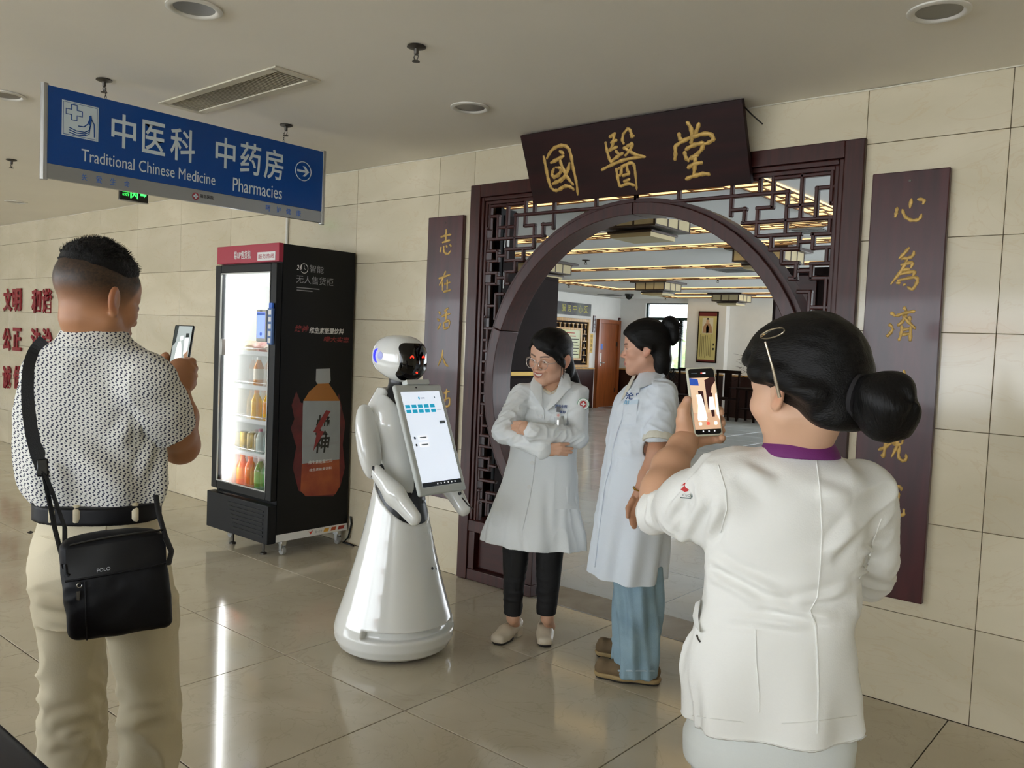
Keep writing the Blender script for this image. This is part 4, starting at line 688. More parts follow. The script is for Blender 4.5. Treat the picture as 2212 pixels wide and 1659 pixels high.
for k, (x, y, c_) in enumerate(((-5.11, -.47, 'd9b04a'), (-4.99, -.47, 'c9455a'), (-4.85, -.47, 'e3d2c0'), (-4.745, -.47, 'c23c4c'), (-4.95, -.25, 'c8a03c'))):
    bm = bmesh.new(); bmesh.ops.create_cube(bm, size=1); bmesh.ops.subdivide_edges(bm, edges=bm.edges[:], cuts=5, use_grid_fill=True)
    for v in bm.verts:
        e = max(abs(v.co.x), abs(v.co.y))*2; th = max(.05, 1-e**4); v.co = Vector((v.co.x*.1, v.co.y*.1, v.co.z*.07*th))+Vector((0, 0, .0))+mnoise.noise_vector(v.co*4+Vector((k, 0, 0)))*.008
    bmesh.ops.rotate(bm, verts=bm.verts, matrix=Matrix.Rotation(.12*(k-2), 3, 'Z') @ Matrix.Rotation(.3*((k % 2)-.5), 3, 'Y')); bmesh.ops.translate(bm, verts=bm.verts, vec=(x, y, zs[0]+.042)); me = bpy.data.meshes.new('snack_bag'); bm.to_mesh(me); bm.free()
    o = obj('snack_bag', me, mat('snack_foil_%s' % c_, c_, .3, col2='f0ead8', vscale=14), None, True); tag(o, ('yellow snack bag at the left of the top shelf', 'red snack bag in the middle of the top shelf', 'cream snack bag beside the payment terminal', 'red snack bag at the right of the top shelf', 'mustard snack bag at the back of the top shelf')[k], 'snack bag', 'snack bags on the top shelf')
# ================================================================== smooth-body modelling kit (distance fields -> one continuous mesh)
def A3(p): return np.asarray(p, np.float32)
class Field:
    def __init__(s, lo, hi, h):
        s.h = h; s.lo = A3(lo); n = np.ceil((A3(hi)-s.lo)/h).astype(int)+1; s.n = n
        s.ax = [s.lo[i]+h*np.arange(n[i], dtype=np.float32) for i in range(3)]; s.D = np.full(n, 1., np.float32)
    def _sub(s, lo, hi, m):
        sl = []
        for i in range(3):
            a = max(0, int(math.floor((lo[i]-m-s.lo[i])/s.h))); b = min(s.n[i], int(math.ceil((hi[i]+m-s.lo[i])/s.h))+1)
            if b <= a: return None
            sl.append(slice(a, b))
        return tuple(sl)
    def put(s, fn, lo, hi, k=.01, op='+'):
        sl = s._sub(lo, hi, k+3*s.h)
        if sl is None: return s
        x, y, z = s.ax[0][sl[0]][:, None, None], s.ax[1][sl[1]][None, :, None], s.ax[2][sl[2]][None, None, :]
        d = fn(x, y, z).astype(np.float32); D = s.D[sl]; k = max(k, 1e-5)
        if op == '+': e = np.maximum(k-np.abs(D-d), 0)/k; s.D[sl] = np.minimum(D, d)-e*e*k*.25
        elif op == '-': d = -d; e = np.maximum(k-np.abs(D-d), 0)/k; s.D[sl] = np.maximum(D, d)+e*e*k*.25
        else: raise ValueError
        return s
    def clip(s, fn):   # keep only where fn < 0
        s.D = np.maximum(s.D, fn(s.ax[0][:, None, None], s.ax[1][None, :, None], s.ax[2][None, None, :]).astype(np.float32)); return s
    def cone(s, a, b, ra, rb=None, k=.01, op='+', flat=None):
        a, b = A3(a), A3(b); rb = ra if rb is None else rb; ab = b-a; L2 = max(float(ab@ab), 1e-9); R = max(ra, rb)*(max(1, flat[1]) if flat else 1)
        def fn(x, y, z):
            px, py, pz = x-a[0], y-a[1], z-a[2]; t = np.clip((px*ab[0]+py*ab[1]+pz*ab[2])/L2, 0, 1)
            qx, qy, qz = px-t*ab[0], py-t*ab[1], pz-t*ab[2]; q2 = qx*qx+qy*qy+qz*qz
            if flat:
                n, ratio = A3(flat[0]), flat[1]; n = n/np.linalg.norm(n); qn = qx*n[0]+qy*n[1]+qz*n[2]; q2 = q2-qn*qn+(qn/ratio)**2
                return (np.sqrt(np.maximum(q2, 0))-(ra+(rb-ra)*t))*min(1, ratio)
            return np.sqrt(q2)-(ra+(rb-ra)*t)
        return s.put(fn, np.minimum(a, b)-R, np.maximum(a, b)+R, k, op)
    def chain(s, pts, rs, k=.01, op='+', flat=None):
        for i in range(len(pts)-1): s.cone(pts[i], pts[i+1], rs[i], rs[i+1], k, op, flat)
        return s
    def ell(s, c, r, k=.01, op='+', R=None, e=2.):
        c, r = A3(c), A3(r); M = None if R is None else np.array(R, np.float32).T; ext = float(r.max()) if R is not None else r
        def fn(x, y, z):
            p = [x-c[0], y-c[1], z-c[2]]
            if M is not None: p = [M[i, 0]*p[0]+M[i, 1]*p[1]+M[i, 2]*p[2] for i in range(3)]
            if e != 2.: rho = sum(np.abs(p[i]/r[i])**e for i in range(3))**(1/e); return (rho-1)*float(r.min())
            k0 = np.sqrt(sum((p[i]/r[i])**2 for i in range(3))); k1 = np.sqrt(sum((p[i]/(r[i]*r[i]))**2 for i in range(3)))+1e-9; return k0*(k0-1)/k1
        return s.put(fn, c-ext, c+ext, k, op)
    def rbox(s, c, half, rad, R=None, k=.005, op='+'):
        c, half = A3(c), A3(half); M = None if R is None else np.array(R, np.float32).T; ext = np.full(3, np.linalg.norm(half)) if R is not None else half
        def fn(x, y, z):
            p = [x-c[0], y-c[1], z-c[2]]
            if M is not None: p = [M[i, 0]*p[0]+M[i, 1]*p[1]+M[i, 2]*p[2] for i in range(3)]
            q = [np.abs(p[i])-half[i]+rad for i in range(3)]
            return np.sqrt(sum(np.maximum(v, 0)**2 for v in q))+np.minimum(np.maximum(np.maximum(q[0], q[1]), q[2]), 0)-rad
        return s.put(fn, c-ext, c+ext, k, op)
    def loft(s, secs, phi, k=.01, op='+', e=2.2, fold=None, grow=0.):
        """vertical stack of super-ellipses: (z, cx, cy, half width across, half depth front-back); phi = facing direction"""
        S_ = np.array(secs, np.float32); S_ = S_[np.argsort(S_[:, 0])]; zz = np.linspace(S_[0, 0], S_[-1, 0], 120)
        def smooth(c):   # monotone-ish smooth interpolation
            v = np.interp(zz, S_[:, 0], S_[:, c]); w = np.ones(7)/7; vp = np.pad(v, 3, mode='edge'); return np.convolve(vp, w, 'valid')
        T = [smooth(c) for c in range(1, 5)]; fw = np.array([math.cos(phi), math.sin(phi)]); lt = np.array([math.sin(phi), -math.cos(phi)])  # lateral = body's right
        rm = max(S_[:, 3].max(), S_[:, 4].max())+.06+grow; lo = np.array([S_[:, 1].min()-rm, S_[:, 2].min()-rm, S_[0, 0]]); hi = np.array([S_[:, 1].max()+rm, S_[:, 2].max()+rm, S_[-1, 0]])
        def fn(x, y, z):
            zc = np.clip(z, S_[0, 0], S_[-1, 0]); cx, cy, rx, ry = [np.interp(zc, zz, t) for t in T]; rx, ry = rx+grow, ry+grow
            u = (x-cx)*lt[0]+(y-cy)*lt[1]; v = (x-cx)*fw[0]+(y-cy)*fw[1]
            rho = (np.abs(u/rx)**e+np.abs(v/ry)**e)**(1/e); m = np.minimum(rx, ry); d = (rho-1)*m*.92
            if fold is not None: d = d-fold(np.arctan2(u/rx, v/ry), zc, u, v)
            return np.maximum(d, np.maximum(S_[0, 0]-z, z-S_[-1, 0]))
        return s.put(fn, lo, hi, k, op)
    def mesh(s):
        D = s.D; ins = D < 0; n = s.n; c = np.zeros(n-1, np.int8)
        offs = [(i, j, k) for i in (0, 1) for j in (0, 1) for k in (0, 1)]
        for i, j, k in offs: c += ins[i:n[0]-1+i, j:n[1]-1+j, k:n[2]-1+k]
        act = (c > 0) & (c < 8); idx = np.argwhere(act); ID = np.full(n-1, -1, np.int32); ID[act] = np.arange(len(idx))
        V = np.stack([D[idx[:, 0]+i, idx[:, 1]+j, idx[:, 2]+k] for i, j, k in offs], 1); acc = np.zeros((len(idx), 3), np.float32); cnt = np.zeros(len(idx), np.float32); O = np.array(offs, np.float32)
        for a in range(8):
            for b in range(a+1, 8):
                if np.abs(O[a]-O[b]).sum() != 1: continue
                m = (V[:, a] < 0) != (V[:, b] < 0); va, vb = V[m, a], V[m, b]; t = (va/(va-vb))[:, None]; acc[m] += O[a]+(O[b]-O[a])*t; cnt[m] += 1
        P = s.lo+(idx+acc/cnt[:, None])*s.h; F = []
        for ax in range(3):
            sl0 = [slice(None)]*3; sl1 = [slice(None)]*3; sl0[ax] = slice(0, n[ax]-1); sl1[ax] = slice(1, n[ax]); ch = ins[tuple(sl0)] != ins[tuple(sl1)]
            e = np.argwhere(ch); o1, o2 = (ax+1) % 3, (ax+2) % 3; e = e[(e[:, o1] > 0) & (e[:, o2] > 0) & (e[:, o1] < n[o1]-1) & (e[:, o2] < n[o2]-1)]
            d1 = np.zeros(3, int); d1[o1] = 1; d2 = np.zeros(3, int); d2[o2] = 1
            q = np.stack([ID[tuple((e-d1-d2).T)], ID[tuple((e-d2).T)], ID[tuple(e.T)], ID[tuple((e-d1).T)]], 1); fl_ = ins[tuple(e.T)]
            q[~fl_] = q[~fl_][:, ::-1]; F.append(q)
        F = np.concatenate(F); F = F[(F >= 0).all(1)]; return P.astype(np.float64), F
def vnormals(P, F):
    n = np.cross(P[F[:, 2]]-P[F[:, 0]], P[F[:, 3]]-P[F[:, 1]]); N = np.zeros_like(P)
    for i in range(4): np.add.at(N, F[:, i], n)
    return N/(np.linalg.norm(N, axis=1, keepdims=True)+1e-12)
def relax(P, F, it=1, w=.5):
    for _ in range(it):
        S_ = np.zeros_like(P); C_ = np.zeros(len(P))
        for a, b in ((0, 1), (1, 2), (2, 3), (3, 0)): np.add.at(S_, F[:, a], P[F[:, b]]); np.add.at(S_, F[:, b], P[F[:, a]]); np.add.at(C_, F[:, a], 1); np.add.at(C_, F[:, b], 1)
        P = P*(1-w)+w*S_/np.maximum(C_, 1)[:, None]
    return P
def vnoise(P, seed=0):
    """smooth 3-D value noise in -1..1, vectorised"""
    P = np.asarray(P, np.float64)+seed*17.31+1000; I0 = np.floor(P).astype(np.int64); f = P-I0; f = f*f*(3-2*f); r = 0
    for i in (0, 1):
        for j in (0, 1):
            for k in (0, 1):
                h = ((I0[:, 0]+i)*73856093) ^ ((I0[:, 1]+j)*19349663) ^ ((I0[:, 2]+k)*83492791); h = (h ^ (h >> 13))*1274126177; h = (h ^ (h >> 16)) & 0xffff
                r = r+(h/32767.5-1)*(f[:, 0] if i else 1-f[:, 0])*(f[:, 1] if j else 1-f[:, 1])*(f[:, 2] if k else 1-f[:, 2])
    return r
def ridged(P, seed=0): return 1-np.abs(vnoise(P, seed))*2
def np_mesh(name, P, F, m, parent=None, col=None, smooth=True):
    me = bpy.data.meshes.new(name); me.vertices.add(len(P)); me.vertices.foreach_set('co', np.asarray(P, np.float32).ravel())
    n = len(F); me.loops.add(n*4); me.loops.foreach_set('vertex_index', F.astype(np.int32).ravel()); me.polygons.add(n); me.polygons.foreach_set('loop_start', np.arange(0, n*4, 4, dtype=np.int32))
    me.update(calc_edges=True); me.validate()
    if col is not None:
        at_ = me.color_attributes.new('Col', 'FLOAT_COLOR', 'POINT'); at_.data.foreach_set('color', np.concatenate([col, np.ones((len(col), 1))], 1).astype(np.float32).ravel())
    o = obj(name, me, m, parent)
    if smooth: me.polygons.foreach_set('use_smooth', [True]*len(me.polygons))
    return o
def rot(az=0., pitch=0., roll=0.):
    """columns: right, forward, up of something that faces az (degrees), nose down by pitch, head leaning right by roll"""
    a, p, r = map(math.radians, (az, pitch, roll)); f = np.array([math.cos(a)*math.cos(p), math.sin(a)*math.cos(p), -math.sin(p)]); rt = np.array([math.sin(a), -math.cos(a), 0.]); u = np.cross(rt, f)
    return np.stack([math.cos(r)*rt-math.sin(r)*u, f, math.sin(r)*rt+math.cos(r)*u], 1)
# ================================================================== reception robot
RX, RY = -2.89, -1.09; M_rob = mat('robot_white', 'e3e5e3', .12, coat=.6); M_rblk = mat('robot_black', '15181d', .3); M_rgrey = mat('robot_grey', 'c6ccca', .4)
rb = thing('reception_robot', 'glossy white humanoid reception robot with a tablet on its chest', 'robot', (RX, RY, 0))
prof = np.array([(.012, .215), (.02, .235), (.035, .258), (.07, .277), (.11, .281), (.15, .273), (.22, .25), (.32, .22), (.43, .19), (.55, .161), (.66, .138), (.75, .122), (.8, .115), (.83, .1)])
def Rz(z): return np.interp(z, prof[:, 0], prof[:, 1])
F_ = Field((RX-.3, RY-.3, 0), (RX+.3, RY+.3, .85), .0045)
F_.put(lambda x, y, z: np.maximum((np.sqrt((x-RX)**2+(y-RY)**2)-Rz(z))*.93, np.maximum(.012-z, z-.82)), (RX-.3, RY-.3, 0), (RX+.3, RY+.3, .84), .001)
def groove(x, y, z):
    r = np.sqrt((x-RX)**2+(y-RY)**2); a = np.arctan2(y-RY, x-RX); da = np.abs((a-math.radians(-12)+math.pi) % (2*math.pi)-math.pi)-math.radians(62)
    return np.maximum(np.maximum(np.abs(z-.139)-.018, Rz(z)-.04-r), da*.25)
F_.put(groove, (RX-.3, RY-.3, .1), (RX+.3, RY+.3, .18), .008, '-')
F_.clip(lambda x, y, z: (z-(.815-.85*(x-RX+.1)))*.76); P, Q = F_.mesh(); np_mesh('skirt', relax(P, Q, 2), Q, M_rob, rb)
MB().lathe([(0, .004), (.2, .004), (.21, .014), (0, .014)], (RX, RY, 0), 32).build('wheel_base', M_black, rb)
def hit(u, v):
    d = ray(u, v); t = 3.
    for _ in range(400):
        q = CAM+d*t
        if math.hypot(q[0]-RX, q[1]-RY) < Rz(q[2]): break
        t += .004
    return q
def on_skirt(name, m, u, v, w, h, r=0., lift=.0005):
    q = hit(u, v); n = np.array([q[0]-RX, q[1]-RY, .0]); n /= np.linalg.norm(n); ux_ = np.cross((0, 0, 1), n); uz_ = np.array([0, 0, 1])*.96-n*.28; uz_ /= np.linalg.norm(uz_)
    return quad(name, m, rb, q, ux_, uz_, w, h, .003, lift-.001, r)
sb = on_skirt('sensor_bar', M_rgrey, 937, 1228, .04, .022, .008); 
for u in (933, 941): on_skirt('depth_camera', M_black, u, 1228, .013, .014, .006, .002)
on_skirt('round_sensor', M_black, 918, 1083, .016, .016, .007); on_skirt('charge_slot', M_black, 857, 1440, .03, .006); on_skirt('charge_slot', M_black, 950, 1424, .02, .006); 
b = MB()
for i in range(8):
    for j in range(5):
        q = hit(914+4.6*j+(i % 2)*2.3, 1140+5.6*i); n = np.array([q[0]-RX, q[1]-RY, 0]); n /= np.linalg.norm(n); b.lathe([(0, .0008), (.0028, .0005), (.003, -.001)], tuple(q), 6, 'x')
tag(b.build('speaker_holes', M_rgrey, rb), kind='stuff')
# black inner torso and neck
secs = [(.5, RX, RY, .165, .165), (.6, RX, RY, .143, .143), (.7, RX, RY, .122, .122), (.78, RX, RY, .11, .108), (.9, RX, RY, .115, .09), (1.05, RX-.01, RY, .14, .1), (1.15, RX-.015, RY, .13, .09), (1.2, RX-.02, RY, .08, .06), (1.235, RX-.02, RY, .05, .05), (1.3, RX-.02, RY, .05, .05)]
F_ = Field((RX-.24, RY-.24, .48), (RX+.24, RY+.24, 1.32), .006); F_.loft(secs, 0., .001); P, Q = F_.mesh(); np_mesh('inner_torso', relax(P, Q, 2), Q, M_rblk, rb)
# white jacket shell with open collar
F_ = Field((RX-.24, RY-.26, .7), (RX+.24, RY+.26, 1.28), .005)
F_.loft([(.74, RX+.03, RY, .125, .105), (.85, RX+.02, RY, .13, .11), (.95, RX, RY, .14, .115), (1.06, RX-.01, RY, .165, .125), (1.14, RX-.02, RY, .16, .115), (1.19, RX-.03, RY, .12, .095), (1.225, RX-.035, RY, .09, .085)], 0., .001, e=2.3)
F_.clip(lambda x, y, z: (.95-.85*(x-RX+.1)-z)*.75)                       # slanting lower edge
F_.put(lambda x, y, z: np.maximum(np.abs(y-RY)*.9-(.012+np.clip(z-.93, 0, 1)*.27), RX-.01-x), (RX-.02, RY-.2, .8), (RX+.25, RY+.2, 1.3), .03, '-')   # front V
F_.put(lambda x, y, z: np.maximum(np.sqrt(((x-RX+.005)/1.1)**2+(y-RY)**2)-.062-np.clip(z-1.15, 0, 1)*.25, 1.1-z), (RX-.2, RY-.2, 1.1), (RX+.2, RY+.2, 1.3), .008, '-')   # neck opening
P, Q = F_.mesh(); np_mesh('jacket_shell', relax(P, Q, 2), Q, M_rob, rb)
# arms
for s_, tips in ((-1, 1), (1, 1)):
    yo = RY+s_*.2
    F_ = Field((RX-.2, yo-.1, .75), (RX+.2, yo+.1, 1.2), .005); F_.ell((RX+.005, yo, .99), (.058, .042, .165), R=rot(0, 0, 0) @ np.array(Matrix.Rotation(math.radians(-7), 3, 'X').inverted() if False else Matrix.Identity(3)), e=2.3)
    P, Q = F_.mesh(); P[:, 0] += (1.0-P[:, 2])*.22; o = np_mesh('upper_arm', relax(P, Q, 2), Q, M_rob, rb)
    MB().lathe([(0, -.03), (.03, -.03), (.03, .03), (0, .03)], (RX+.045, yo-s_*.01, .865), 18, 'y').build('elbow_joint', M_rblk, rb, smooth=True)
    a = np.array([RX+.06, yo-s_*.005, .86]); bt = np.array([RX+.27, yo-s_*.045, .685]); F_ = Field(np.minimum(a, bt)-.08, np.maximum(a, bt)+.08, .005)
    mid = (a+bt)/2; F_.chain([a, mid, bt], [.034, .05, .036], k=.02, flat=((0, 1, 0), .8)); P, Q = F_.mesh(); fo = np_mesh('forearm', relax(P, Q, 2), Q, M_rob, rb)
    if s_ > 0:
        MB().tube([PY(998, 1075, yo-.085), PY(1012, 1092, yo-.085), PY(1023, 1100, yo-.085)], .003, 6).build('finger_groove', M_black, fo); MB().lathe([(0, -.004), (.008, -.003), (.008, .004)], tuple(PY(993, 1066, yo-.085)), 10, 'y').build('screw_cap', M_black, fo)
    F_ = Field((RX-.15, RY-.25, 1.05), (RX+.1, RY+.25, 1.25), .006); F_.cone((RX-.015, RY+s_*.1, 1.1), (RX-.01, RY+s_*.18, 1.075), .05, .03); P, Q = F_.mesh(); np_mesh('shoulder_joint', relax(P, Q, 2), Q, M_rob, rb)
# head
HC = np.array([RX-.03, RY, 1.365]); F_ = Field(HC-.16, HC+.16, .004)
F_.ell(HC, (.128, .108, .106), e=2.5); F_.ell(HC+[.035, 0, -.035], (.09, .085, .075), k=.03); F_.put(lambda x, y, z: (.098-((x-HC[0])*-.55-(z-HC[2])*.83)), HC-.2, HC+.2, .04, '-')
P, Q = F_.mesh(); P = relax(P, Q, 2); hdm = np_mesh('head', P, Q, M_rob, rb)
G = Field(HC-.16, HC+.16, .004); G.ell(HC+[.002, 0, 0], (.13, .1085, .107), e=2.5); G.ell(HC+[.037, 0, -.035], (.091, .086, .076), k=.03); G.clip(lambda x, y, z: np.sqrt(np.maximum(np.abs(y-HC[1])-.05, 0)**2+np.maximum(np.abs(z-HC[2]+.014)-.052, 0)**2)-.034); G.clip(lambda x, y, z: HC[0]+.066-x)
P, Q = G.mesh(); vis = np_mesh('face_visor', relax(P, Q, 1), Q, mat('visor_black', '030304', .06, coat=.2), rb)
M_eye = mat('red_eye_light', 'ff2a1a', .4, emit='ff2010', es=6.); M_ear = mat('blue_ear_light', '2a2af0', .4, emit='2a2cff', es=2.)
for y in (-.04, .028): MB().tube([(HC[0]+.1325-.0004*abs(a)-.12*(y+.01*a)**2*8, HC[1]+y+.009*math.sin(a), HC[2]+.0+.012*math.cos(a)) for a in np.linspace(-1.3, 1.3, 9)], [.001, .002, .003, .0035, .0035, .0035, .003, .002, .001], 6).build('eye_light', M_eye, vis)
MB().tube([(HC[0]+.129, HC[1]-.012, HC[2]-.06), (HC[0]+.129, HC[1]-.003, HC[2]-.064)], .003, 6).build('mouth_light', M_eye, vis)
MB().tube([(HC[0]-.02+.034*math.cos(a), HC[1]-.1065+.0008*abs(a-3.1), HC[2]+.008+.036*math.sin(a)) for a in np.linspace(2.0, 4.3, 11)], [.0015, .003, .0045, .005, .0055, .0055, .0055, .005, .0045, .003, .0015], 8, up=(0, 1, 0)).build('ear_light', M_ear, hdm)
MB().lathe([(0, -.001), (.018, -.0005), (.02, .004)], (HC[0]-.01, HC[1]-.1085, HC[2]+.008), 18, 'y').build('ear_disc', mat('pale_blue_ear', 'a3a9ee', .3), hdm)
# tablet
T0 = np.array([-2.785, RY, 1.25]); T1 = np.array([-2.592, RY, .78]); tu = (T0-T1)/np.linalg.norm(T0-T1); tn = np.cross((0, 1, 0), tu); TC = (T0+T1)/2; TH = np.linalg.norm(T0-T1); TW = .29
Mt = Matrix(((0, tu[0], tn[0], TC[0]), (1, tu[1], tn[1], TC[1]), (0, tu[2], tn[2], TC[2]), (0, 0, 0, 1)))
tb = box('tablet', M_rgrey, -TW/2, TW/2, -TH/2, TH/2, -.024, 0, rb, .01, M=Mt, seg=4); tb['label'] = 'tall silver tablet with a lit white chat screen'
M_tscr = mat('tablet_screen', 'cdd6e2', .15, emit='dfe8f5', es=.85)
sc0 = quad('screen', M_tscr, tb, TC, (0, 1, 0), tu, TW-.05, TH-.07, .0008)
def tq(m, x, y, w, h, lift=.001, r=0., nm='screen_element'): return quad(nm, m, tb, TC+np.array([0, 1, 0])*x+tu*y, (0, 1, 0), tu, w, h, .0005, lift, r)
M_cy = mat('ui_cyan', '27a8cf', .3, emit='2bb5dd', es=.5); M_uib = mat('ui_dark', '1c2530', .3); M_uiw = mat('ui_white', 'f4f6f8', .3, emit='f4f8ff', es=.8); M_uig = mat('ui_grey', '6f7d86', .4)
for i in range(5):
    for j in range(2): tq(M_cy, -.098+.038*i, .15-.023*j, .029, .016)
tq(M_cy, -.018, .188, .008, .012); tq(M_uig, .005, .188, .026, .004); tq(M_uig, .08, .19, .006, .008); tq(M_uig, .092, .07, .034, .014); tq(M_uig, .092, .13, .03, .002)
for y in (.005, -.028): tq(M_uiw, -.05, y, .06, .022, r=.005); tq(M_uig, -.05, y, .04, .005, .0018); tq(M_uib, -.1, y, .01, .012, r=.004)
tq(M_uib, 0, -TH/2+.045, TW-.05, .02)
for i in range(6): tq(M_uiw, -.03+.022*i, -TH/2+.045, .006, .006, .0018)
tq(M_black, -.02, TH/2-.016, .006, .006, .0006)
box('scanner', M_rgrey, -.07, .07, TH/2, TH/2+.022, -.03, .005, tb, .003, M=Mt)
box('mount', M_rblk, -.03, .03, -.06, .06, -.1, -.024, tb, .003, M=Mt)
# ================================================================== people
RC = np.array([.763, .646]); R_ = math.radians
def secs(rows, phi, q=.66, d0=None):
    o = []; lt = np.array([math.sin(phi), -math.cos(phi)])
    for r in rows:
        v, ul, ur = r[:3]; rr_ = ray((ul+ur)/2, v); rc = np.array([rr_[1], -rr_[0]])/math.hypot(rr_[0], rr_[1]); c_ = abs(lt@rc); s_ = math.sqrt(max(0, 1-c_*c_)); d = r[3] if len(r) > 3 else d0; qq = r[4] if len(r) > 4 else q
        c = at((ul+ur)/2, v, d); hw = (ur-ul)/2*d/FPX; rx = hw/math.sqrt(c_*c_+qq*qq*s_*s_); o.append((c[2], c[0], c[1], rx, rx*qq))
    return o
def bbox(pts, m): p = np.array(pts); return p.min(0)-m, p.max(0)+m
def seclo(S_, m=.08):
    S_ = np.array(S_); r = S_[:, 3:5].max(1); return np.array([(S_[:, 1]-r).min()-m, (S_[:, 2]-r).min()-m, S_[:, 0].min()-.02]), np.array([(S_[:, 1]+r).max()+m, (S_[:, 2]+r).max()+m, S_[:, 0].max()+.02])
def cat(parts):
    P, F, C_ = [], [], []; n = 0
    for p, f, c in parts: P.append(p); F.append(f+n); n += len(p); C_.append(c if c.ndim == 2 else np.tile(c, (len(p), 1)))
    return np.concatenate(P), np.concatenate(F), np.concatenate(C_)
def sm(x, a, b): t = np.clip((x-a)/(b-a), 0, 1); return t*t*(3-2*t)
def mixc(col, c, w): return col*(1-w[:, None])+np.array(c)[None]*w[:, None]
M_skin = mat('skin', 'c89878', .48, attr='Col', bump=.03, bscale=220)
def head(center, az, pitch, roll, skin, sex='f', scale=1., smile=False, brows=True, neck=None, eyes=True, wide=1.):
    if neck is not None: neck = (tuple(((np.asarray(neck[0])-np.asarray(center))/scale)@rot(az, pitch, roll)), neck[1])
    h = .0026; F_ = Field((-.105, -.15, -.24), (.105, .125, .135), h); m = sex == 'm'
    F_.ell((0, -.014, .036), (.073, .092, .08), .001)
    F_.ell((0, .028, -.028), (.060, .056, .086), .03); F_.ell((0, .045, .034), (.056, .037, .045), .03)
    for s in (-1, 1):
        F_.cone((s*.05, .0, -.052), (s*.014, .06, -.097), .022 if not m else .026, .018, .025); F_.ell((s*.041, .05, -.026), (.024, .024, .022), .02)
        F_.cone((s*.014, .083, .014), (s*.046, .064, .014), .007, .006, .012)
    F_.ell((0, .066, -.097), (.021, .017, .017), .02)
    for s in (-1, 1): F_.ell((s*.031, .092, -.004), (.019, .016, .0105), .012, '-'); F_.ell((s*.031, .0715, -.004), (.0165, .0125, .0115), .004)
    F_.cone((0, .079, .006), (0, .1, -.03), .006, .0095, .012); F_.ell((0, .098, -.033), (.0095, .0095, .0085), .006)
    for s in (-1, 1): F_.ell((s*.0115, .088, -.036), (.0075, .009, .0065), .006)
    F_.ell((0, .078, -.062), (.027, .014, .02), .012)
    F_.ell((0, .0885, -.0605), (.021, .0075, .0052), .004); F_.ell((0, .0865, -.0705), (.018, .008, .0062), .004)
    if smile: F_.ell((0, .094, -.066), (.022, .013, .006), .003, '-'); F_.ell((0, .0785, -.0635), (.02, .009, .006), .001)
    else: F_.ell((0, .099, -.0655), (.021, .009, .0011), .002, '-')
    for s in (-1, 1):
        Re = np.array(Matrix.Rotation(s*R_(22), 3, 'Z') @ Matrix.Rotation(R_(12), 3, 'X'))
        F_.ell((s*.0775, -.012, -.006), (.0085, .019, .031), .004, R=Re); F_.ell((s*.085, -.006, -.002), (.0055, .012, .02), .003, '-', R=Re); F_.ell((s*.0755, -.004, -.032), (.0065, .009, .009), .006)
    nk = neck or ((0, -.032, -.2), .054 if m else .047); F_.cone((0, -.022, -.05), nk[0], .053 if m else .047, nk[1], .03)
    P, Q = F_.mesh(); P = relax(P, Q, 1, .4); P = P*np.array([wide, 1, 1])
    if smile: P[:, 2] += .009*np.clip(np.abs(P[:, 0])/.024, 0, 1.3)**2*np.exp(-((P[:, 2]+.066)/.016)**2)*(P[:, 1] > .05)*(np.abs(P[:, 0]) < .04)
    x, y, z = P.T; ax_ = np.abs(x); base = np.array(lin(skin)); col = np.tile(base, (len(P), 1))
    n1 = vnoise(P*60, 3); col *= (1+.04*n1)[:, None]
    col = mixc(col, base*np.array([1.08, .86, .82]), .5*np.exp(-(((ax_-.042)/.02)**2+((z+.03)/.018)**2))*(y > .03)); col = mixc(col, base*np.array([1.05, .8, .76]), .45*np.exp(-((ax_/.014)**2+((z+.034)/.012)**2))*(y > .08)); col = mixc(col, base*np.array([1., .72, .66]), .6*sm(ax_, .079, .085)*(z < .03)*(z > -.045))
    lip = np.clip(1.25-((x/.024)**2+((z+.0655-(.009*(ax_/.024)**2 if smile else 0))/.0125)**2), 0, 1)*(y > .07); col = mixc(col, lin('9c4a46') if sex == 'f' else lin('8a5146'), np.clip(lip*1.6, 0, .8))
    if smile: t = np.clip(1.2-((x/.02)**2+((z+.064-.009*(np.abs(x)/.024)**2)/.0058)**2), 0, 1)*(y > .06)*(y < .0935); col = mixc(col, lin('e9e3da'), np.clip(t*4, 0, 1))
    else: col = mixc(col, lin('5a2a28'), .7*np.exp(-((z+.0655)/.0016)**2)*(ax_ < .022)*(y > .07))
    if eyes:
        ex, ez = (ax_-.031)/.0148, (z+.0038-.0012*(ax_-.031)/.015)/(.0052 if not smile else .0034); r2 = ex**2+ez**2; e = np.clip((1.05-r2)*6, 0, 1)*(y > .06); col = mixc(col, lin('d8d0c8'), e)
        ir = np.clip((.0058-np.sqrt((ax_-.030)**2+(z+.0036)**2))/.001, 0, 1)*e; col = mixc(col, lin('1c120e'), ir)
        ls = np.exp(-((r2-1.15)/.4)**2)*(ez > -.1)*(y > .055)*(np.abs(ex) < 1.15); col = mixc(col, lin('1a1210'), .85*ls)
    if brows:
        bz = .0165+.005*np.sin((ax_-.012)/.04*2.4); bw = np.exp(-((z-bz)/.0036)**4)*sm(ax_, .009, .014)*(1-sm(ax_, .046, .054))*(y > .05); col = mixc(col, lin('2a1a14'), .9*bw)
    Rm = rot(az, pitch, roll); Pw = np.asarray(center)+(P*scale)@Rm.T; return Pw, Q, col, Rm, P
def to_w(center, Rm, scale=1.): return lambda p: np.asarray(center)+(np.asarray(p, float)*scale)@Rm.T
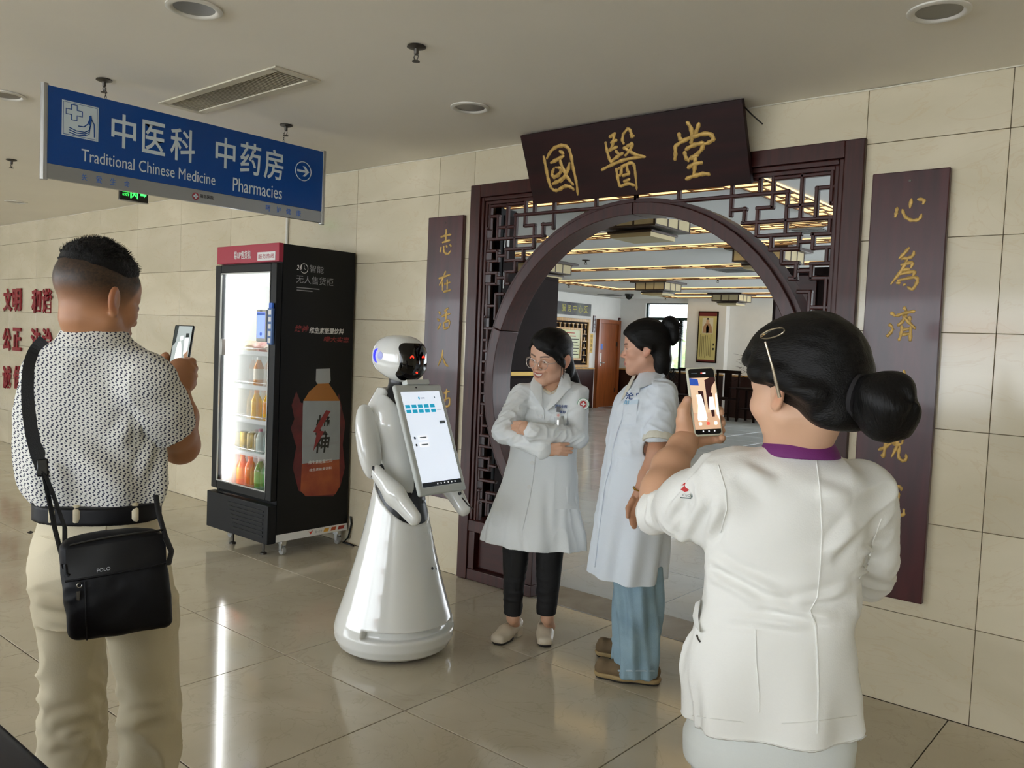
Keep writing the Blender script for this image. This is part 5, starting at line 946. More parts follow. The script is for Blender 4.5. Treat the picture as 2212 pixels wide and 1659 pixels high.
def hair_mat(name, c, rough=.45, spec=.35, bs=.5):
    m = mat(name, c, rough, spec=spec); nt = m.node_tree; L = nt.links; b = nt.nodes['Principled BSDF']; a = nt.nodes.new('ShaderNodeAttribute'); a.attribute_name = 'flow'
    n = nt.nodes.new('ShaderNodeTexNoise'); n.inputs['Scale'].default_value = 1.; n.inputs['Detail'].default_value = 3; L.new(a.outputs['Vector'], n.inputs[0]); bp = nt.nodes.new('ShaderNodeBump'); bp.inputs['Strength'].default_value = bs; bp.inputs['Distance'].default_value = .004; L.new(n.outputs[0], bp.inputs['Height']); L.new(bp.outputs[0], b.inputs['Normal']); return m
M_hair = hair_mat('black_hair', '090808', .5, .25, .4)
def hairmesh(name, F_, tow, parent, m=None, flow=(420, 40, 420), amp=.0016, seed=1, extra=None):
    P, Q = F_.mesh(); P = relax(P, Q, 2); N = vnormals(P, Q); fl_ = np.array(flow, float); low = fl_*min(1., 75/fl_.max()); L0 = P.copy()
    P = P+N*(amp*vnoise(P*low, seed)+amp*.6*vnoise(P*low*.5, seed+3))[:, None]
    if extra is not None: P = extra(P, N)
    o = np_mesh(name, tow(P), Q, m or M_hair, parent); at_ = o.data.attributes.new('flow', 'FLOAT_VECTOR', 'POINT'); at_.data.foreach_set('vector', (L0*fl_).astype(np.float32).ravel()); return o
def strands(name, tow, parent, roots, dirs, L, r, m=None, n=5, sag=0., seed=0):
    b = MB(); rg = np.random.default_rng(seed)
    for p, d in zip(roots, dirs):
        p, d = np.array(p), np.array(d, float); d /= np.linalg.norm(d); l = L*(.6+.7*rg.random()); w = (rg.random(3)-.5)*.25
        pts = [tow(p+d*l*t+w*l*t*t+np.array([0, 0, -sag])*l*t*t) for t in np.linspace(0, 1, n)]; b.tube(pts, [r*(1-.85*t) for t in np.linspace(0, 1, n)], 4, False)
    return tag(b.build(name, m or M_hair, parent, smooth=True), kind='stuff')
def person(name_label, loc, parts, mat_=None):
    P, F, C_ = cat(parts); o = np_mesh('person', P-np.array(loc), F, mat_ or M_skin, None, C_); o.location = loc; tag(o, name_label, 'person'); bpy.context.view_layer.update(); return o
def limb(pts, rs, h=.006, k=.02, flat=None):
    lo, hi = bbox(pts, max(rs)+.03); F_ = Field(lo, hi, h); F_.chain(pts, rs, k, flat=flat); P, Q = F_.mesh(); return relax(P, Q, 1), Q
def torso_piece(S_, phi, grow=-.02, h=.01):
    lo, hi = seclo(S_); F_ = Field(lo, hi, h); F_.loft(S_, phi, .001, grow=grow); return F_.mesh()
def crease(P, N, a, b, w, amp, n=1):
    """a soft fold ridge running from a to b"""
    a, b = np.array(a), np.array(b); ab = b-a; t = np.clip(((P-a)@ab)/(ab@ab), 0, 1); d = np.linalg.norm(P-a-t[:, None]*ab, axis=1); k = np.sin(np.pi*np.clip(t, .02, .98))**.7
    return N*(amp*k*(np.exp(-(d/w)**2)-.55*np.exp(-((d-w*1.6)/(w*.8))**2)))[:, None]
def cloth_noise(P, N, amp=.003, sc=(14, 14, 9), seed=0): return N*(amp*vnoise(P*np.array(sc), seed)+amp*.5*vnoise(P*np.array(sc)*2.3, seed+5))[:, None]
def wrinkle(P, N, d, amp, across=26., along=5., seed=0, mask=None):
    """sharp-crested cloth folds running along direction d"""
    d = np.array(d, float); d /= np.linalg.norm(d); W_ = P+.03*np.stack([vnoise(P*7, seed+k) for k in (11, 12, 13)], 1); a = W_@d; q = W_-a[:, None]*d; c = q*across+(a*along)[:, None]*d
    r = (1-np.abs(vnoise(c, seed)))**2.2; r = r*sm(vnoise(P*5, seed+21), -.5, .5)
    if mask is not None: r = r*mask
    return N*(amp*(r-.25))[:, None]
def patch(name, m, parent, surf, grid, th=.003, lift=.004):
    """sheet of cloth laid over a surface: grid of (u, v) photo points dropped on the surface mesh and thickened"""
    P, F = surf; gi, gj = len(grid), len(grid[0]); V = []
    for row in grid:
        for g_ in row: V.append(drop(P, g_[0], g_[1]) if len(g_) == 2 else near(P, *g_))
    V = np.array(V); d = CAM-V; d /= np.linalg.norm(d, axis=1, keepdims=True); top = V+d*(lift+th); bot = V+d*(lift*.2-.004); n = gi*gj; f = []
    for i in range(gi-1):
        for j in range(gj-1): a = i*gj+j; f += [(a, a+1, a+gj+1, a+gj), (n+a, n+a+gj, n+a+gj+1, n+a+1)]
    rim = [j for j in range(gj)]+[i*gj+gj-1 for i in range(1, gi)]+[(gi-1)*gj+j for j in range(gj-2, -1, -1)]+[i*gj for i in range(gi-2, 0, -1)]
    for a, b_ in zip(rim, rim[1:]+rim[:1]): f.append((a, b_, b_+n, a+n))
    return MB().add(np.concatenate([top, bot]), f).build(name, m, parent, smooth=True)
_dc = {}
def drop(P, u, v):
    """nearest surface point to the camera near photo point (u, v)"""
    k = id(P)
    if k not in _dc:
        q = P-CAM; w = q@_f; _dc[k] = (CX+FPX*(q@_r)/w, CY-FPX*(q@_u)/w, w)
    U, V, w = _dc[k]; r = 5.
    while True:
        m = (np.abs(U-u) < r) & (np.abs(V-v) < r)
        if m.any(): break
        r *= 1.6
    ww = w[m]; d0 = ww.min(); sel = ww < d0+.03; return at(u, v, float(ww[sel].mean()))
def near(P, u, v, dflt):
    drop(P, CX, CY) if id(P) not in _dc else None; U, V, w = _dc[id(P)]; m = (np.abs(U-u) < 6) & (np.abs(V-v) < 6)
    return at(u, v, min(float(w[m].min()), dflt) if m.any() else dflt)
def grid4(tl, tr, br, bl, n=5, m=5): return [[tuple(np.array(tl)*(1-s)*(1-t)+np.array(tr)*s*(1-t)+np.array(br)*s*t+np.array(bl)*(1-s)*t) for s in np.linspace(0, 1, m)] for t in np.linspace(0, 1, n)]
def decal(P, u, v, lift=.004): q = drop(P, u, v); d = CAM-q; return q+d/np.linalg.norm(d)*lift
M_coat = mat('white_coat_cloth', 'e0e4e5', .75, bump=.08, bscale=350, sheen=.1); M_coatb = mat('bluish_white_coat', 'dbe3ec', .75, bump=.08, bscale=350, sheen=.1); M_jack = mat('cream_white_jacket', 'e6e6e1', .75, bump=.08, bscale=320, sheen=.1)
M_blkt = mat('black_trousers', '0b0b0e', .75, bump=.1, bscale=200); M_denim = mat('light_denim', '7f9aaa', .8, col2='93aebb', vscale=9, bump=.25, bscale=400); M_khaki = mat('khaki_cotton', 'd3c9ae', .8, bump=.1, bscale=260, var=.03); M_purple = mat('purple_collar', '6a1f66', .7, bump=.1, bscale=300)
M_shoew = mat('cream_leather', 'cfc3ae', .35); M_sole = mat('dark_sole', '1d1713', .6); M_pearl = mat('pearl', 'e6e0d6', .2); M_suede = mat('brown_suede', '6d5a40', .8, var=.12, vscale=30); M_tan = mat('tan_rubber', 'a48d63', .6)
M_btn = mat('coat_button', 'e2e2de', .3); M_inkblue = mat('blue_ink_print', '2a4a86', .6)
def foot_field(heel, toe, w, hgt, h=.004):
    heel, toe = np.array(heel), np.array(toe); F_ = Field(np.minimum(heel, toe)-.08, np.maximum(heel, toe)+np.array([.08, .08, .16]), h); return F_
def tex(o, ux_, uz_): pass
# ------------------------------------------------------------------ woman in profile (ponytail, short sleeves)
def build_w2():
    phi = R_(-146); d = 3.74
    S_ = secs([(806, 1392, 1425, d+.0, 1.), (818, 1374, 1442), (834, 1350, 1456), (860, 1332, 1466), (900, 1321, 1468), (950, 1312, 1462), (1000, 1306, 1456), (1060, 1297, 1450), (1120, 1288, 1447), (1180, 1281, 1445), (1238, 1275, 1441)], phi, .74, d)
    lo, hi = seclo(S_, .12); F_ = Field(lo, hi, .0055)
    def fold(t, z, u, v):
        a = .014*sm(1.0-z, .05, .55); return a*np.sin(4*t+1.2+2.5*z)*.8+a*.6*np.sin(9*t+5*z)
    F_.loft(S_, phi, .002, fold=fold, e=2.1)
    lt = np.array([math.sin(phi), -math.cos(phi), 0]); sh = at(1432, 852, 3.6); el = at(1424, 938, 3.53)
    F_.chain([at(1410, 836, 3.72), sh, el], [.056, .06, .066], .018); ot = sh+lt*.34; F_.chain([ot, ot+np.array([0, 0, -.2])], [.055, .06], .04)
    F_.put(lambda x, y, z: (-(z-el[2])*.96+.26*0+(.0)-.012)*-1 if False else np.sqrt((x-el[0])**2+(y-el[1])**2+(z-el[2]+.06)**2)-.062, el-.12, el+.06, .006, '-')
    hemz = S_[-1][0]; z0, cx_, cy_, rx_, ry_ = S_[-1]; F_.loft([(z0-.03, cx_, cy_, rx_-.04, ry_-.04), (z0+.05, cx_, cy_, rx_-.04, ry_-.04)], phi, .002, '-')
    P, Q = F_.mesh(); P = relax(P, Q, 2); N = vnormals(P, Q); P = P+cloth_noise(P, N, .003, (11, 11, 7), 2)+wrinkle(P, N, (.3, .2, -1), .009, 20, 4, 3)+wrinkle(P, N, _r*.9+np.array([0, 0, -.35]), .008, 26, 6, 8, sm(P[:, 2], .75, .95))
    for a, b_, w, am in (((1418, 880), (1340, 905), .02, .007), ((1400, 925), (1330, 940), .018, .006), ((1440, 870), (1400, 920), .015, .005), ((1390, 1000), (1320, 1020), .02, .005), ((1440, 960), (1380, 1010), .02, .006)): P = P+crease(P, N, drop(P, *a), drop(P, *b_), w, am)
    surf = (P, Q)
    # body
    hc = at(1393, 752, 3.74); Ph, Qh, ch, Rm, _ = head(hc, -150, 4, 0, 'c99a82', smile=False, wide=1.03, neck=(at(1408, 822, 3.76), .05)); tow = to_w(hc, Rm)
    parts = [(Ph, Qh, ch)]; sk = np.array(lin('bd8a6c'))
    arm = limb([sh, at(1420, 975, 3.53), at(1398, 1030, 3.53), at(1378, 1072, 3.52)], [.045, .04, .036, .024]); parts.append((*arm, sk))
    hd_ = Field(*bbox([at(1378, 1060, 3.52), at(1365, 1140, 3.5)], .06), .003); w_ = at(1378, 1068, 3.52); kn = at(1371, 1098, 3.505); hd_.cone(w_, kn, .023, .034, .01, flat=((_f[0], _f[1], 0), .6))
    for k, (du, dv, L) in enumerate(((-7, 0, 34), (-2.5, 2, 39), (2.5, 3, 38), (7, 2, 31))):
        a = at(1371+du, 1098+dv, 3.505+.004*k); m1 = at(1368+du*.9, 1098+dv+L*.5, 3.5+.004*k); e_ = at(1370+du*.8, 1098+dv+L, 3.512+.004*k); hd_.chain([kn*.3+a*.7, m1, e_], [.0105, .0092, .0075], .006)
    hd_.chain([at(1366, 1080, 3.5), at(1357, 1098, 3.485), at(1356, 1116, 3.485)], [.012, .0105, .0085], .008); ph_ = hd_.mesh(); parts.append((relax(ph_[0], ph_[1], 1), ph_[1], sk))
    pt_ = torso_piece(S_[:8], phi, -.03); parts.append((*pt_, sk))
    for u, dd in ((1372, 3.7), (1376, 3.86)): parts.append((*limb([at(u, 1180, dd), at(u+4, 1420, dd)], [.05, .035], .01), sk))
    g = PZ(1370, 1440); o = person('woman in profile with a short ponytail, white short-sleeved coat and wide jeans', (float(g[0]), float(g[1]), 0), parts)
    coat = np_mesh('coat', P, Q, M_coatb, o)
    # hair
    H_ = Field((-.13, -.2, -.17), (.13, .12, .16), .004); H_.ell((0, -.018, .04), (.086, .1, .09), .001); H_.ell((0, -.07, -.05), (.064, .048, .09), .03); H_.ell((0, .0, .055), (.084, .096, .074), .02); H_.ell((0, .01, .03), (.083, .07, .05), .02)
    H_.put(lambda x, y, z: np.maximum(np.maximum(-(y-.018-.55*np.maximum(.045-z, -.05)*0), z-.062-.12*(.07-y)), np.abs(x)-.2), (-.13, .0, -.17), (.13, .15, .1), .012, '-')
    H_.ell((0, .1, -.06), (.1, .1, .085), .01, '-'); 
    for s in (-1, 1): H_.ell((s*.052, .034, .05), (.036, .034, .03), .02); H_.cone((s*.03, .06, .07), (s*.075, .02, .02), .02, .016, .02); H_.cone((s*.075, .02, .02), (s*.076, -.02, .0), .016, .018, .02); H_.ell((s*.084, -.004, -.018), (.022, .02, .024), .006, '-')
    hairmesh('hair', H_, tow, o, flow=(500, 60, 500), seed=4)
    T_ = Field((-.07, -.23, -.06), (.07, -.04, .2), .004); T_.chain([(0, -.075, .085), (0, -.1, .1)], [.017, .017], .01); T_.chain([(0, -.095, .098), (0, -.112, .108), (0, -.125, .09), (0, -.13, .045), (0, -.122, .015)], [.018, .026, .03, .024, .01], .02)
    hairmesh('ponytail', T_, tow, o, flow=(500, 160, 60), amp=.003, seed=6); MB().tube([tow((.019*math.cos(a), -.087+.008*math.sin(a), .092+.017*math.sin(a))) for a in np.linspace(0, 6.283, 14)], .004, 6).build('hair_tie', M_black, o)
    rg = np.random.default_rng(3); rts = [(rg.uniform(-.05, .05), -.1-rg.uniform(0, .03), -.09-rg.uniform(0, .04)) for _ in range(40)]; strands('loose_hair', tow, o, rts, [(rg.uniform(-.3, .3), -.35, -1) for _ in rts], .035, .0016, seed=2)
    rts = [(rg.uniform(-.03, .03), -.15, .08+rg.uniform(-.05, .05)) for _ in range(40)]; strands('loose_hair', tow, o, rts, [(rg.uniform(-.4, .4), -.7, -.3+rg.uniform(-.6, .5)) for _ in rts], .03, .0014, seed=5)
    # undershirt, collar, lapel, pockets, prints
    c_ = patch('collar', M_coatb, o, surf, [[(1384, 800), (1402, 793), (1426, 800)], [(1372, 822), (1394, 816), (1438, 812)], [(1360, 848), (1384, 838), (1408, 830)]], .004, .008)
    patch('lapel', M_coatb, o, surf, [[(1362, 842), (1373, 832), (1384, 830)], [(1350, 862), (1364, 852), (1381, 845)], [(1346, 882), (1352, 876), (1362, 868)]], .003, .005)
    patch('undershirt', mat('cream_shirt', 'd9d6c8', .8), o, surf, [[(1366, 812), (1376, 806)], [(1352, 838), (1362, 834)], [(1341, 866), (1350, 856)]], .002, .002)
    ax_ = (el-sh)/np.linalg.norm(el-sh); e2 = el+ax_*.008; v1 = np.cross(ax_, (0, 1, 0)); v1 /= np.linalg.norm(v1); v2 = np.cross(ax_, v1); rws = []
    for t_, r_ in ((0, .05), (0, .066), (.018, .069), (.03, .066), (.03, .058)): rws.append([e2+ax_*t_+(v1*math.cos(a)+v2*math.sin(a))*(r_+(.0018*math.sin(15*a) if t_ else 0)) for a in np.linspace(0, 6.283, 61)[:-1]])
    MB().add([p_ for r in rws for p_ in r], [(i*60+k, i*60+(k+1) % 60, (i+1)*60+(k+1) % 60, (i+1)*60+k) for i in range(4) for k in range(60)]).build('undershirt_cuff', MATS['cream_shirt'], o, smooth=True)
    patch('pocket', M_coatb, o, surf, grid4((1348, 864), (1378, 862), (1374, 915), (1344, 918)), .002, .002); patch('pocket', M_coatb, o, surf, grid4((1334, 990), (1385, 998), (1380, 1072), (1322, 1066)), .003, .003)
    lb = patch('pocket_label', mat('label_cloth', 'c4d6e4', .7), o, surf, grid4((1347, 866), (1379, 863), (1378, 872), (1346, 875)), .001, .006)
    q = decal(P, 1370, 856, .006); nrm = CAM-q; nrm /= np.linalg.norm(nrm); ux_ = np.cross((0, 0, 1), nrm); ux_ /= np.linalg.norm(ux_); uz_ = np.cross(nrm, ux_); text('chest_print', '沧县', M_inkblue, o, q, ux_, uz_, .075, .03, .0008, bold=.02)
    q = decal(P, 1358, 869, .009); text('chest_print', '810', mat('print_cyan', '4a9ac4', .6), o, q, ux_, uz_, .035, .016, .0008)
    MB().tube([decal(P, u, v, .003) for u, v in ((1347, 884), (1343, 905), (1332, 935), (1324, 965), (1319, 1000), (1308, 1040), (1302, 1075), (1298, 1110), (1293, 1150), (1288, 1190), (1284, 1225))], .003, 6).build('coat_front_edge', M_coatb, o, smooth=True)
    MB().tube([at(1379+11*math.cos(a), 1056+4*math.sin(a)+3*math.cos(a), 3.52-.022*math.sin(a)) for a in np.linspace(0, 6.283, 20)], .0035, 6).build('gold_bangle', mat('bangle_gold', 'c79a3c', .25, metal=.9), o, smooth=True)
    # jeans: two wide legs
    for nm, rows, dd in (('near', [(1215, 1322, 1432), (1260, 1328, 1430), (1320, 1330, 1428), (1380, 1328, 1424), (1430, 1328, 1419), (1448, 1328, 1418)], 3.68), ('far', [(1215, 1330, 1420), (1300, 1328, 1410), (1370, 1328, 1400), (1398, 1328, 1396)], 3.86)):
        J = secs(rows, phi, .8, dd); lo, hi = seclo(J, .06); G = Field(lo, hi, .005); G.loft(J, phi, .002, fold=lambda t, z, u, v: .008*np.sin(5*t+9*z)+.005*np.sin(11*t-14*z)); p_, q_ = G.mesh(); p_ = relax(p_, q_, 1); n_ = vnormals(p_, q_); p_ = p_+n_*(.006*ridged(p_*np.array([9, 9, 16]), 3)*sm(.35-p_[:, 2], 0, .3))[:, None]; leg = np_mesh('jeans_leg', p_, q_, M_denim, o)
        if nm == 'near': rim = [drop(p_, u, 1447+.00*u) for u in np.linspace(1334, 1414, 9)]; MB().tube([r+np.array([0, 0, -.004]) for r in rim], .004, 5).build('jeans_hem', mat('denim_hem', 'a8bcc6', .8), leg, smooth=True)
    for (u0, v0), (u1, v1), nm in (((1301, 1448), (1408, 1462), 'near'), ((1302, 1404), (1385, 1412), 'far')):
        toe, heel = PZ(u0, v0, .03), PZ(u1, v1, .03); ax2 = (heel-toe)/np.linalg.norm(heel-toe)
        G = Field(np.minimum(toe, heel)-[.08, .08, .03], np.maximum(toe, heel)+[.08, .08, .1], .004); G.chain([toe+[0, 0, .012], toe*.6+heel*.4+[0, 0, .02], heel+[0, 0, .025]], [.034, .042, .038], .03, flat=((0, 0, 1), .95)); G.clip(lambda x, y, z: .022-z); G.rbox(toe+[0, 0, .03], (.02, .02, .03), .015, k=.02); p_, q_ = G.mesh(); sh_ = np_mesh('shoe', relax(p_, q_, 2), q_, M_suede, o)
        G = Field(np.minimum(toe, heel)-[.08, .08, .035], np.maximum(toe, heel)+[.08, .08, .06], .004); G.chain([toe, toe*.6+heel*.4, heel], [.037, .045, .042], .03); G.clip(lambda x, y, z: z-.03); G.clip(lambda x, y, z: .008-z); p_, q_ = G.mesh(); np_mesh('rubber_side', relax(p_, q_, 1), q_, M_tan, sh_)
        G = Field(np.minimum(toe, heel)-[.08, .08, .035], np.maximum(toe, heel)+[.08, .08, .06], .004); G.chain([toe, toe*.6+heel*.4, heel], [.038, .046, .043], .03); G.clip(lambda x, y, z: z-.009); G.clip(lambda x, y, z: .001-z); p_, q_ = G.mesh(); np_mesh('sole', p_, q_, M_sole, sh_)
    return o
W2 = build_w2()
# ------------------------------------------------------------------ woman with glasses, arms crossed
def build_w1():
    phi = R_(-66); d = 4.06
    S_ = secs([(808, 1180, 1216, d, 1.), (818, 1160, 1232), (828, 1138, 1252), (845, 1122, 1262), (880, 1112, 1260), (920, 1106, 1254), (960, 1103, 1249), (1000, 1095, 1247), (1050, 1080, 1250), (1100, 1063, 1255), (1140, 1050, 1260), (1176, 1044, 1262)], phi, .62, d)
    lo, hi = seclo(S_, .16); F_ = Field(lo, hi, .0055)
    def fold(t, z, u, v): a = .016*sm(1.0-z, .1, .6); return a*np.sin(5*t+.6+2*z)*.7+a*.5*np.sin(11*t-4*z)
    F_.loft(S_, phi, .002, fold=fold, e=2.2)
    rs, re, rw = at(1128, 850, 4.05), at(1090, 933, 3.92), at(1172, 972, 3.82); ls, le, lw = at(1250, 852, 4.02), at(1247, 945, 3.9), at(1152, 934, 3.8)
    F_.chain([rs, re], [.055, .055], .02); F_.chain([re, rw], [.053, .046], .02); F_.chain([ls, le], [.055, .056], .02); F_.chain([le, lw], [.055, .046], .012)
    z0, cx_, cy_, rx_, ry_ = S_[-1]; F_.loft([(z0-.03, cx_, cy_, rx_-.045, ry_-.04), (z0+.05, cx_, cy_, rx_-.045, ry_-.04)], phi, .002, '-')
    # V neck and front slit
    F_.chain([at(1190, 812, 3.99), at(1187, 840, 3.93), at(1177, 878, 3.885)], [.052, .04, .012], .008, '-')
    F_.chain([at(1128, 1110, 3.8), at(1117, 1205, 3.78)], [.004, .018], .004, '-')
    P, Q = F_.mesh(); P = relax(P, Q, 2); N = vnormals(P, Q); ar = sm(P[:, 2], .93, .98)
    P = P+cloth_noise(P, N, .003, (11, 11, 8), 4)+wrinkle(P, N, _r*.8+np.array([0, 0, .55]), .009, 42, 8, 3, ar)+wrinkle(P, N, _r*.9+np.array([0, 0, -.4]), .008, 36, 8, 7, ar)+wrinkle(P, N, (.1, .1, -1), .009, 18, 3, 9, 1-ar)
    for a, b_, w, am in (((1112, 890), (1150, 915), .014, .006), ((1230, 905), (1190, 930), .014, .008), ((1245, 960), (1200, 940), .012, .008), ((1260, 880), (1222, 900), .014, .006), ((1095, 960), (1150, 968), .012, .006), ((1235, 1010), (1215, 1120), .02, .007), ((1200, 1030), (1190, 1180), .02, .006)): P = P+crease(P, N, drop(P, *a), drop(P, *b_), w, am)
    surf = (P, Q); sk = np.array(lin('cda084'))
    hc = at(1188, 772, 4.02); Ph, Qh, ch, Rm, _ = head(hc, -88, 10, -6, 'd3a68c', smile=True, scale=1.08, wide=1.06, neck=(at(1194, 835, 4.07), .052)); tow = to_w(hc, Rm, 1.08); parts = [(Ph, Qh, ch)]
    # chest inside the neckline, hands
    ck = limb([at(1192, 800, 4.08), at(1188, 850, 4.06), at(1184, 900, 4.05)], [.05, .078, .08], .006); parts.append((*ck, sk))
    G = Field(*bbox([at(1170, 972, 3.82), at(1240, 970, 3.86)], .05), .003)
    G.cone(at(1168, 972, 3.82), at(1190, 972, 3.815), .024, .03, .01, flat=((_f[0], _f[1], 0), .55))
    for k, (v, L, e_) in enumerate(((962, 38, -2), (968, 46, 0), (974, 44, 1), (979, 34, 1))): G.chain([at(1190, v, 3.812), at(1190+L*.5, v+e_, 3.805), at(1190+L, v+e_*2+1, 3.82)], [.0098, .009, .0072], .004)
    p_ = G.mesh(); parts.append((relax(p_[0], p_[1], 1), p_[1], sk))
    G = Field(*bbox([at(1150, 930, 3.8), at(1115, 925, 3.9)], .05), .003); G.cone(at(1152, 932, 3.8), at(1135, 926, 3.8), .024, .031, .01, flat=((_f[0], _f[1], 0), .6))
    for k, (v, L) in enumerate(((914, 26), (921, 30), (929, 30), (936, 24))): G.chain([at(1136, v, 3.8), at(1136-L*.5, v-2, 3.825), at(1136-L, v-1, 3.87)], [.0098, .009, .0075], .004)
    p_ = G.mesh(); parts.append((relax(p_[0], p_[1], 1), p_[1], sk)); parts.append((*torso_piece(S_[3:10], phi, -.035), sk))
    A1, A2 = PZ(1100, 1368, .0), PZ(1178, 1372, .0)
    for u, dd, g in ((1110, 4.06, A1), (1184, 4.06, A2)): an = np.array(at(u-2, 1335, dd)); parts.append((*limb([at(u+2, 1180, dd), an, np.array([g[0]*.5+an[0]*.5, g[1]*.5+an[1]*.5+.03, .06])], [.035, .028, .028], .007), sk))
    g = PZ(1140, 1365); o = person('woman with round glasses and crossed arms in a long white coat and black trousers', (float(g[0]), float(g[1]), 0), parts); np_mesh('coat', P, Q, M_coat, o)
    # hair
    H_ = Field((-.14, -.2, -.24), (.13, .13, .16), .004); H_.ell((0, -.018, .04), (.087, .103, .092), .001); H_.ell((0, .015, .06), (.08, .085, .066), .02); H_.ell((-.03, -.055, -.05), (.06, .045, .07), .03)
    H_.put(lambda x, y, z: np.maximum(z-.05-.5*np.clip(x, -.1, .06)-.25*np.clip(.05-y, 0, .1), .018-y), (-.14, .01, -.24), (.14, .15, .12), .012, '-'); H_.ell((.01, .1, -.06), (.09, .09, .08), .008, '-')
    H_.chain([(.012, .075, .085), (-.05, .066, .05), (-.08, .03, .0), (-.084, .0, -.03)], [.016, .018, .014, .01], .015); H_.chain([(.03, .07, .085), (.07, .045, .04), (.08, .012, .0)], [.014, .012, .008], .012)
    H_.ell((-.086, -.008, -.022), (.014, .016, .02), .006, '-')
    H_.chain([(-.03, -.1, -.05), (-.055, -.1, -.1), (-.095, -.075, -.16), (-.115, -.05, -.22)], [.03, .026, .03, .016], .02)
    hairmesh('hair', H_, tow, o, flow=(420, 90, 420), seed=9); MB().tube([tow((-.04+.027*math.cos(a), -.1+.027*math.sin(a), -.07+.006*math.sin(a))) for a in np.linspace(0, 6.283, 14)], .004, 6).build('hair_tie', M_black, o)
    rg = np.random.default_rng(8); rts = [(-.08-rg.uniform(0, .01), .0+rg.uniform(0, .03), -.02) for _ in range(8)]; strands('loose_hair', tow, o, rts, [(rg.uniform(-.1, .1), rg.uniform(-.1, .2), -1) for _ in rts], .06, .0012, seed=4)
    # glasses
    M_gl = mat('glasses_rim', 'd6ccc4', .2, metal=.5); rim = MB(); pane = []
    for s in (-1, 1):
        pts = [tow((s*.033+.024*math.cos(a), .104-.006*abs(math.cos(a)), -.012+.022*math.sin(a))) for a in np.linspace(0, 6.283, 25)]; rim.tube(pts, .0013, 6, False); rim.tube([tow((s*.057, .1, -.004)), tow((s*.076, .07, -.002)), tow((s*.079, -.005, .004))], .0014, 6); pane.append(MB().add(pts[:-1], [tuple(range(24))]))
    rim.tube([tow((-.01, .106, -.008)), tow((0, .109, -.005)), tow((.01, .106, -.008))], .0014, 6); gl = rim.build('glasses', M_gl, o, smooth=True); [l_.build('lens', M_glass, gl) for l_ in pane]
    ear = MB(); ear.lathe([(0, -.005), (.005, 0), (0, .005)], tuple(tow((-.083, -.002, -.047))), 8); ear.build('earring', M_pearl, o, smooth=True)
    # undershirt, necklace
    pc = ck[0]; G = Field(*bbox([at(1188, 830, 4.02), at(1184, 930, 4.0)], .12), .005); G.chain([at(1190, 815, 4.09), at(1188, 850, 4.06), at(1184, 905, 4.05)], [.06, .083, .09], .02); zc = at(1188, 846, 3.98); G.clip(lambda x, y, z: z-zc[2]-.45*np.abs((x-zc[0])*_r[0]+(y-zc[1])*_r[1])); p_, q_ = G.mesh(); np_mesh('undershirt', relax(p_, q_, 1), q_, mat('cream_top', 'd9cfbc', .8), o)
    MB().tube([decal(pc, u, v, .012) for u, v in ((1168, 815), (1172, 828), (1180, 840), (1189, 847), (1198, 842), (1207, 830), (1212, 818))], .0013, 6).build('necklace', mat('fine_gold', 'd8b98a', .25, metal=.8), o); MB().lathe([(0, -.006), (.006, 0), (0, .006)], tuple(decal(pc, 1189, 850, .014)), 8).build('pendant', M_pearl, o)
    # lapels and collar
    patch('lapel', M_coat, o, surf, [[(1158, 808, 4.03), (1166, 812, 4.01), (1172, 818, 4.0)], [(1149, 826, 3.98), (1161, 832, 3.97), (1170, 838, 3.97)], [(1145, 838, 3.96), (1158, 848, 3.955), (1171, 856, 3.96)], [(1156, 858, 3.95), (1165, 866, 3.945), (1173, 872, 3.95)], [(1172, 882, 3.94), (1174, 885, 3.94), (1176, 888, 3.94)]], .005, .006)
    patch('lapel', M_coat, o, surf, [[(1212, 812, 4.01), (1222, 812, 4.02), (1232, 816, 4.03)], [(1205, 836, 3.975), (1219, 838, 3.975), (1231, 839, 3.975)], [(1199, 850, 3.96), (1209, 852, 3.955), (1219, 852, 3.955)], [(1190, 866, 3.95), (1197, 868, 3.945), (1205, 868, 3.945)], [(1177, 886, 3.94), (1180, 888, 3.94), (1184, 886, 3.94)]], .005, .006)
    patch('collar', M_coat, o, surf, [[(1213, 794, 4.03), (1221, 796, 4.05), (1228, 802, 4.06)], [(1213, 816, 4.0), (1223, 820, 4.0), (1233, 824, 4.02)], [(1212, 834, 3.975), (1222, 838, 3.97), (1233, 840, 3.97)]], .005, .012)
    patch('collar', M_coat, o, surf, [[(1160, 802, 4.05), (1166, 804, 4.04)], [(1150, 818, 4.01), (1163, 822, 3.995)], [(1144, 832, 3.98), (1156, 834, 3.975)]], .005, .012)
    MB().tube([decal(P, u, v, .003) for u, v in ((1175, 886), (1175, 905))], .0015, 5).build('front_edge', M_coat, o)
    MB().tube([decal(P, u, v, .003) for u, v in ((1157, 985), (1152, 1030), (1143, 1080), (1132, 1130), (1120, 1190))], .0025, 5).build('front_edge', M_coat, o, smooth=True)
    def disc(nm, u, v, r, m, par_=o, lift=.006, n=16, t=.002):
        q = decal(P, u, v, lift); nn = CAM-q; nn /= np.linalg.norm(nn); ux_ = np.cross((0, 0, 1), nn); ux_ /= np.linalg.norm(ux_); uz_ = np.cross(nn, ux_); return MB().prism([(r*math.cos(a), r*math.sin(a)) for a in np.linspace(0, 6.283, n+1)[:-1]], t, q, ux_, uz_).build(nm, m, par_), q, ux_, uz_
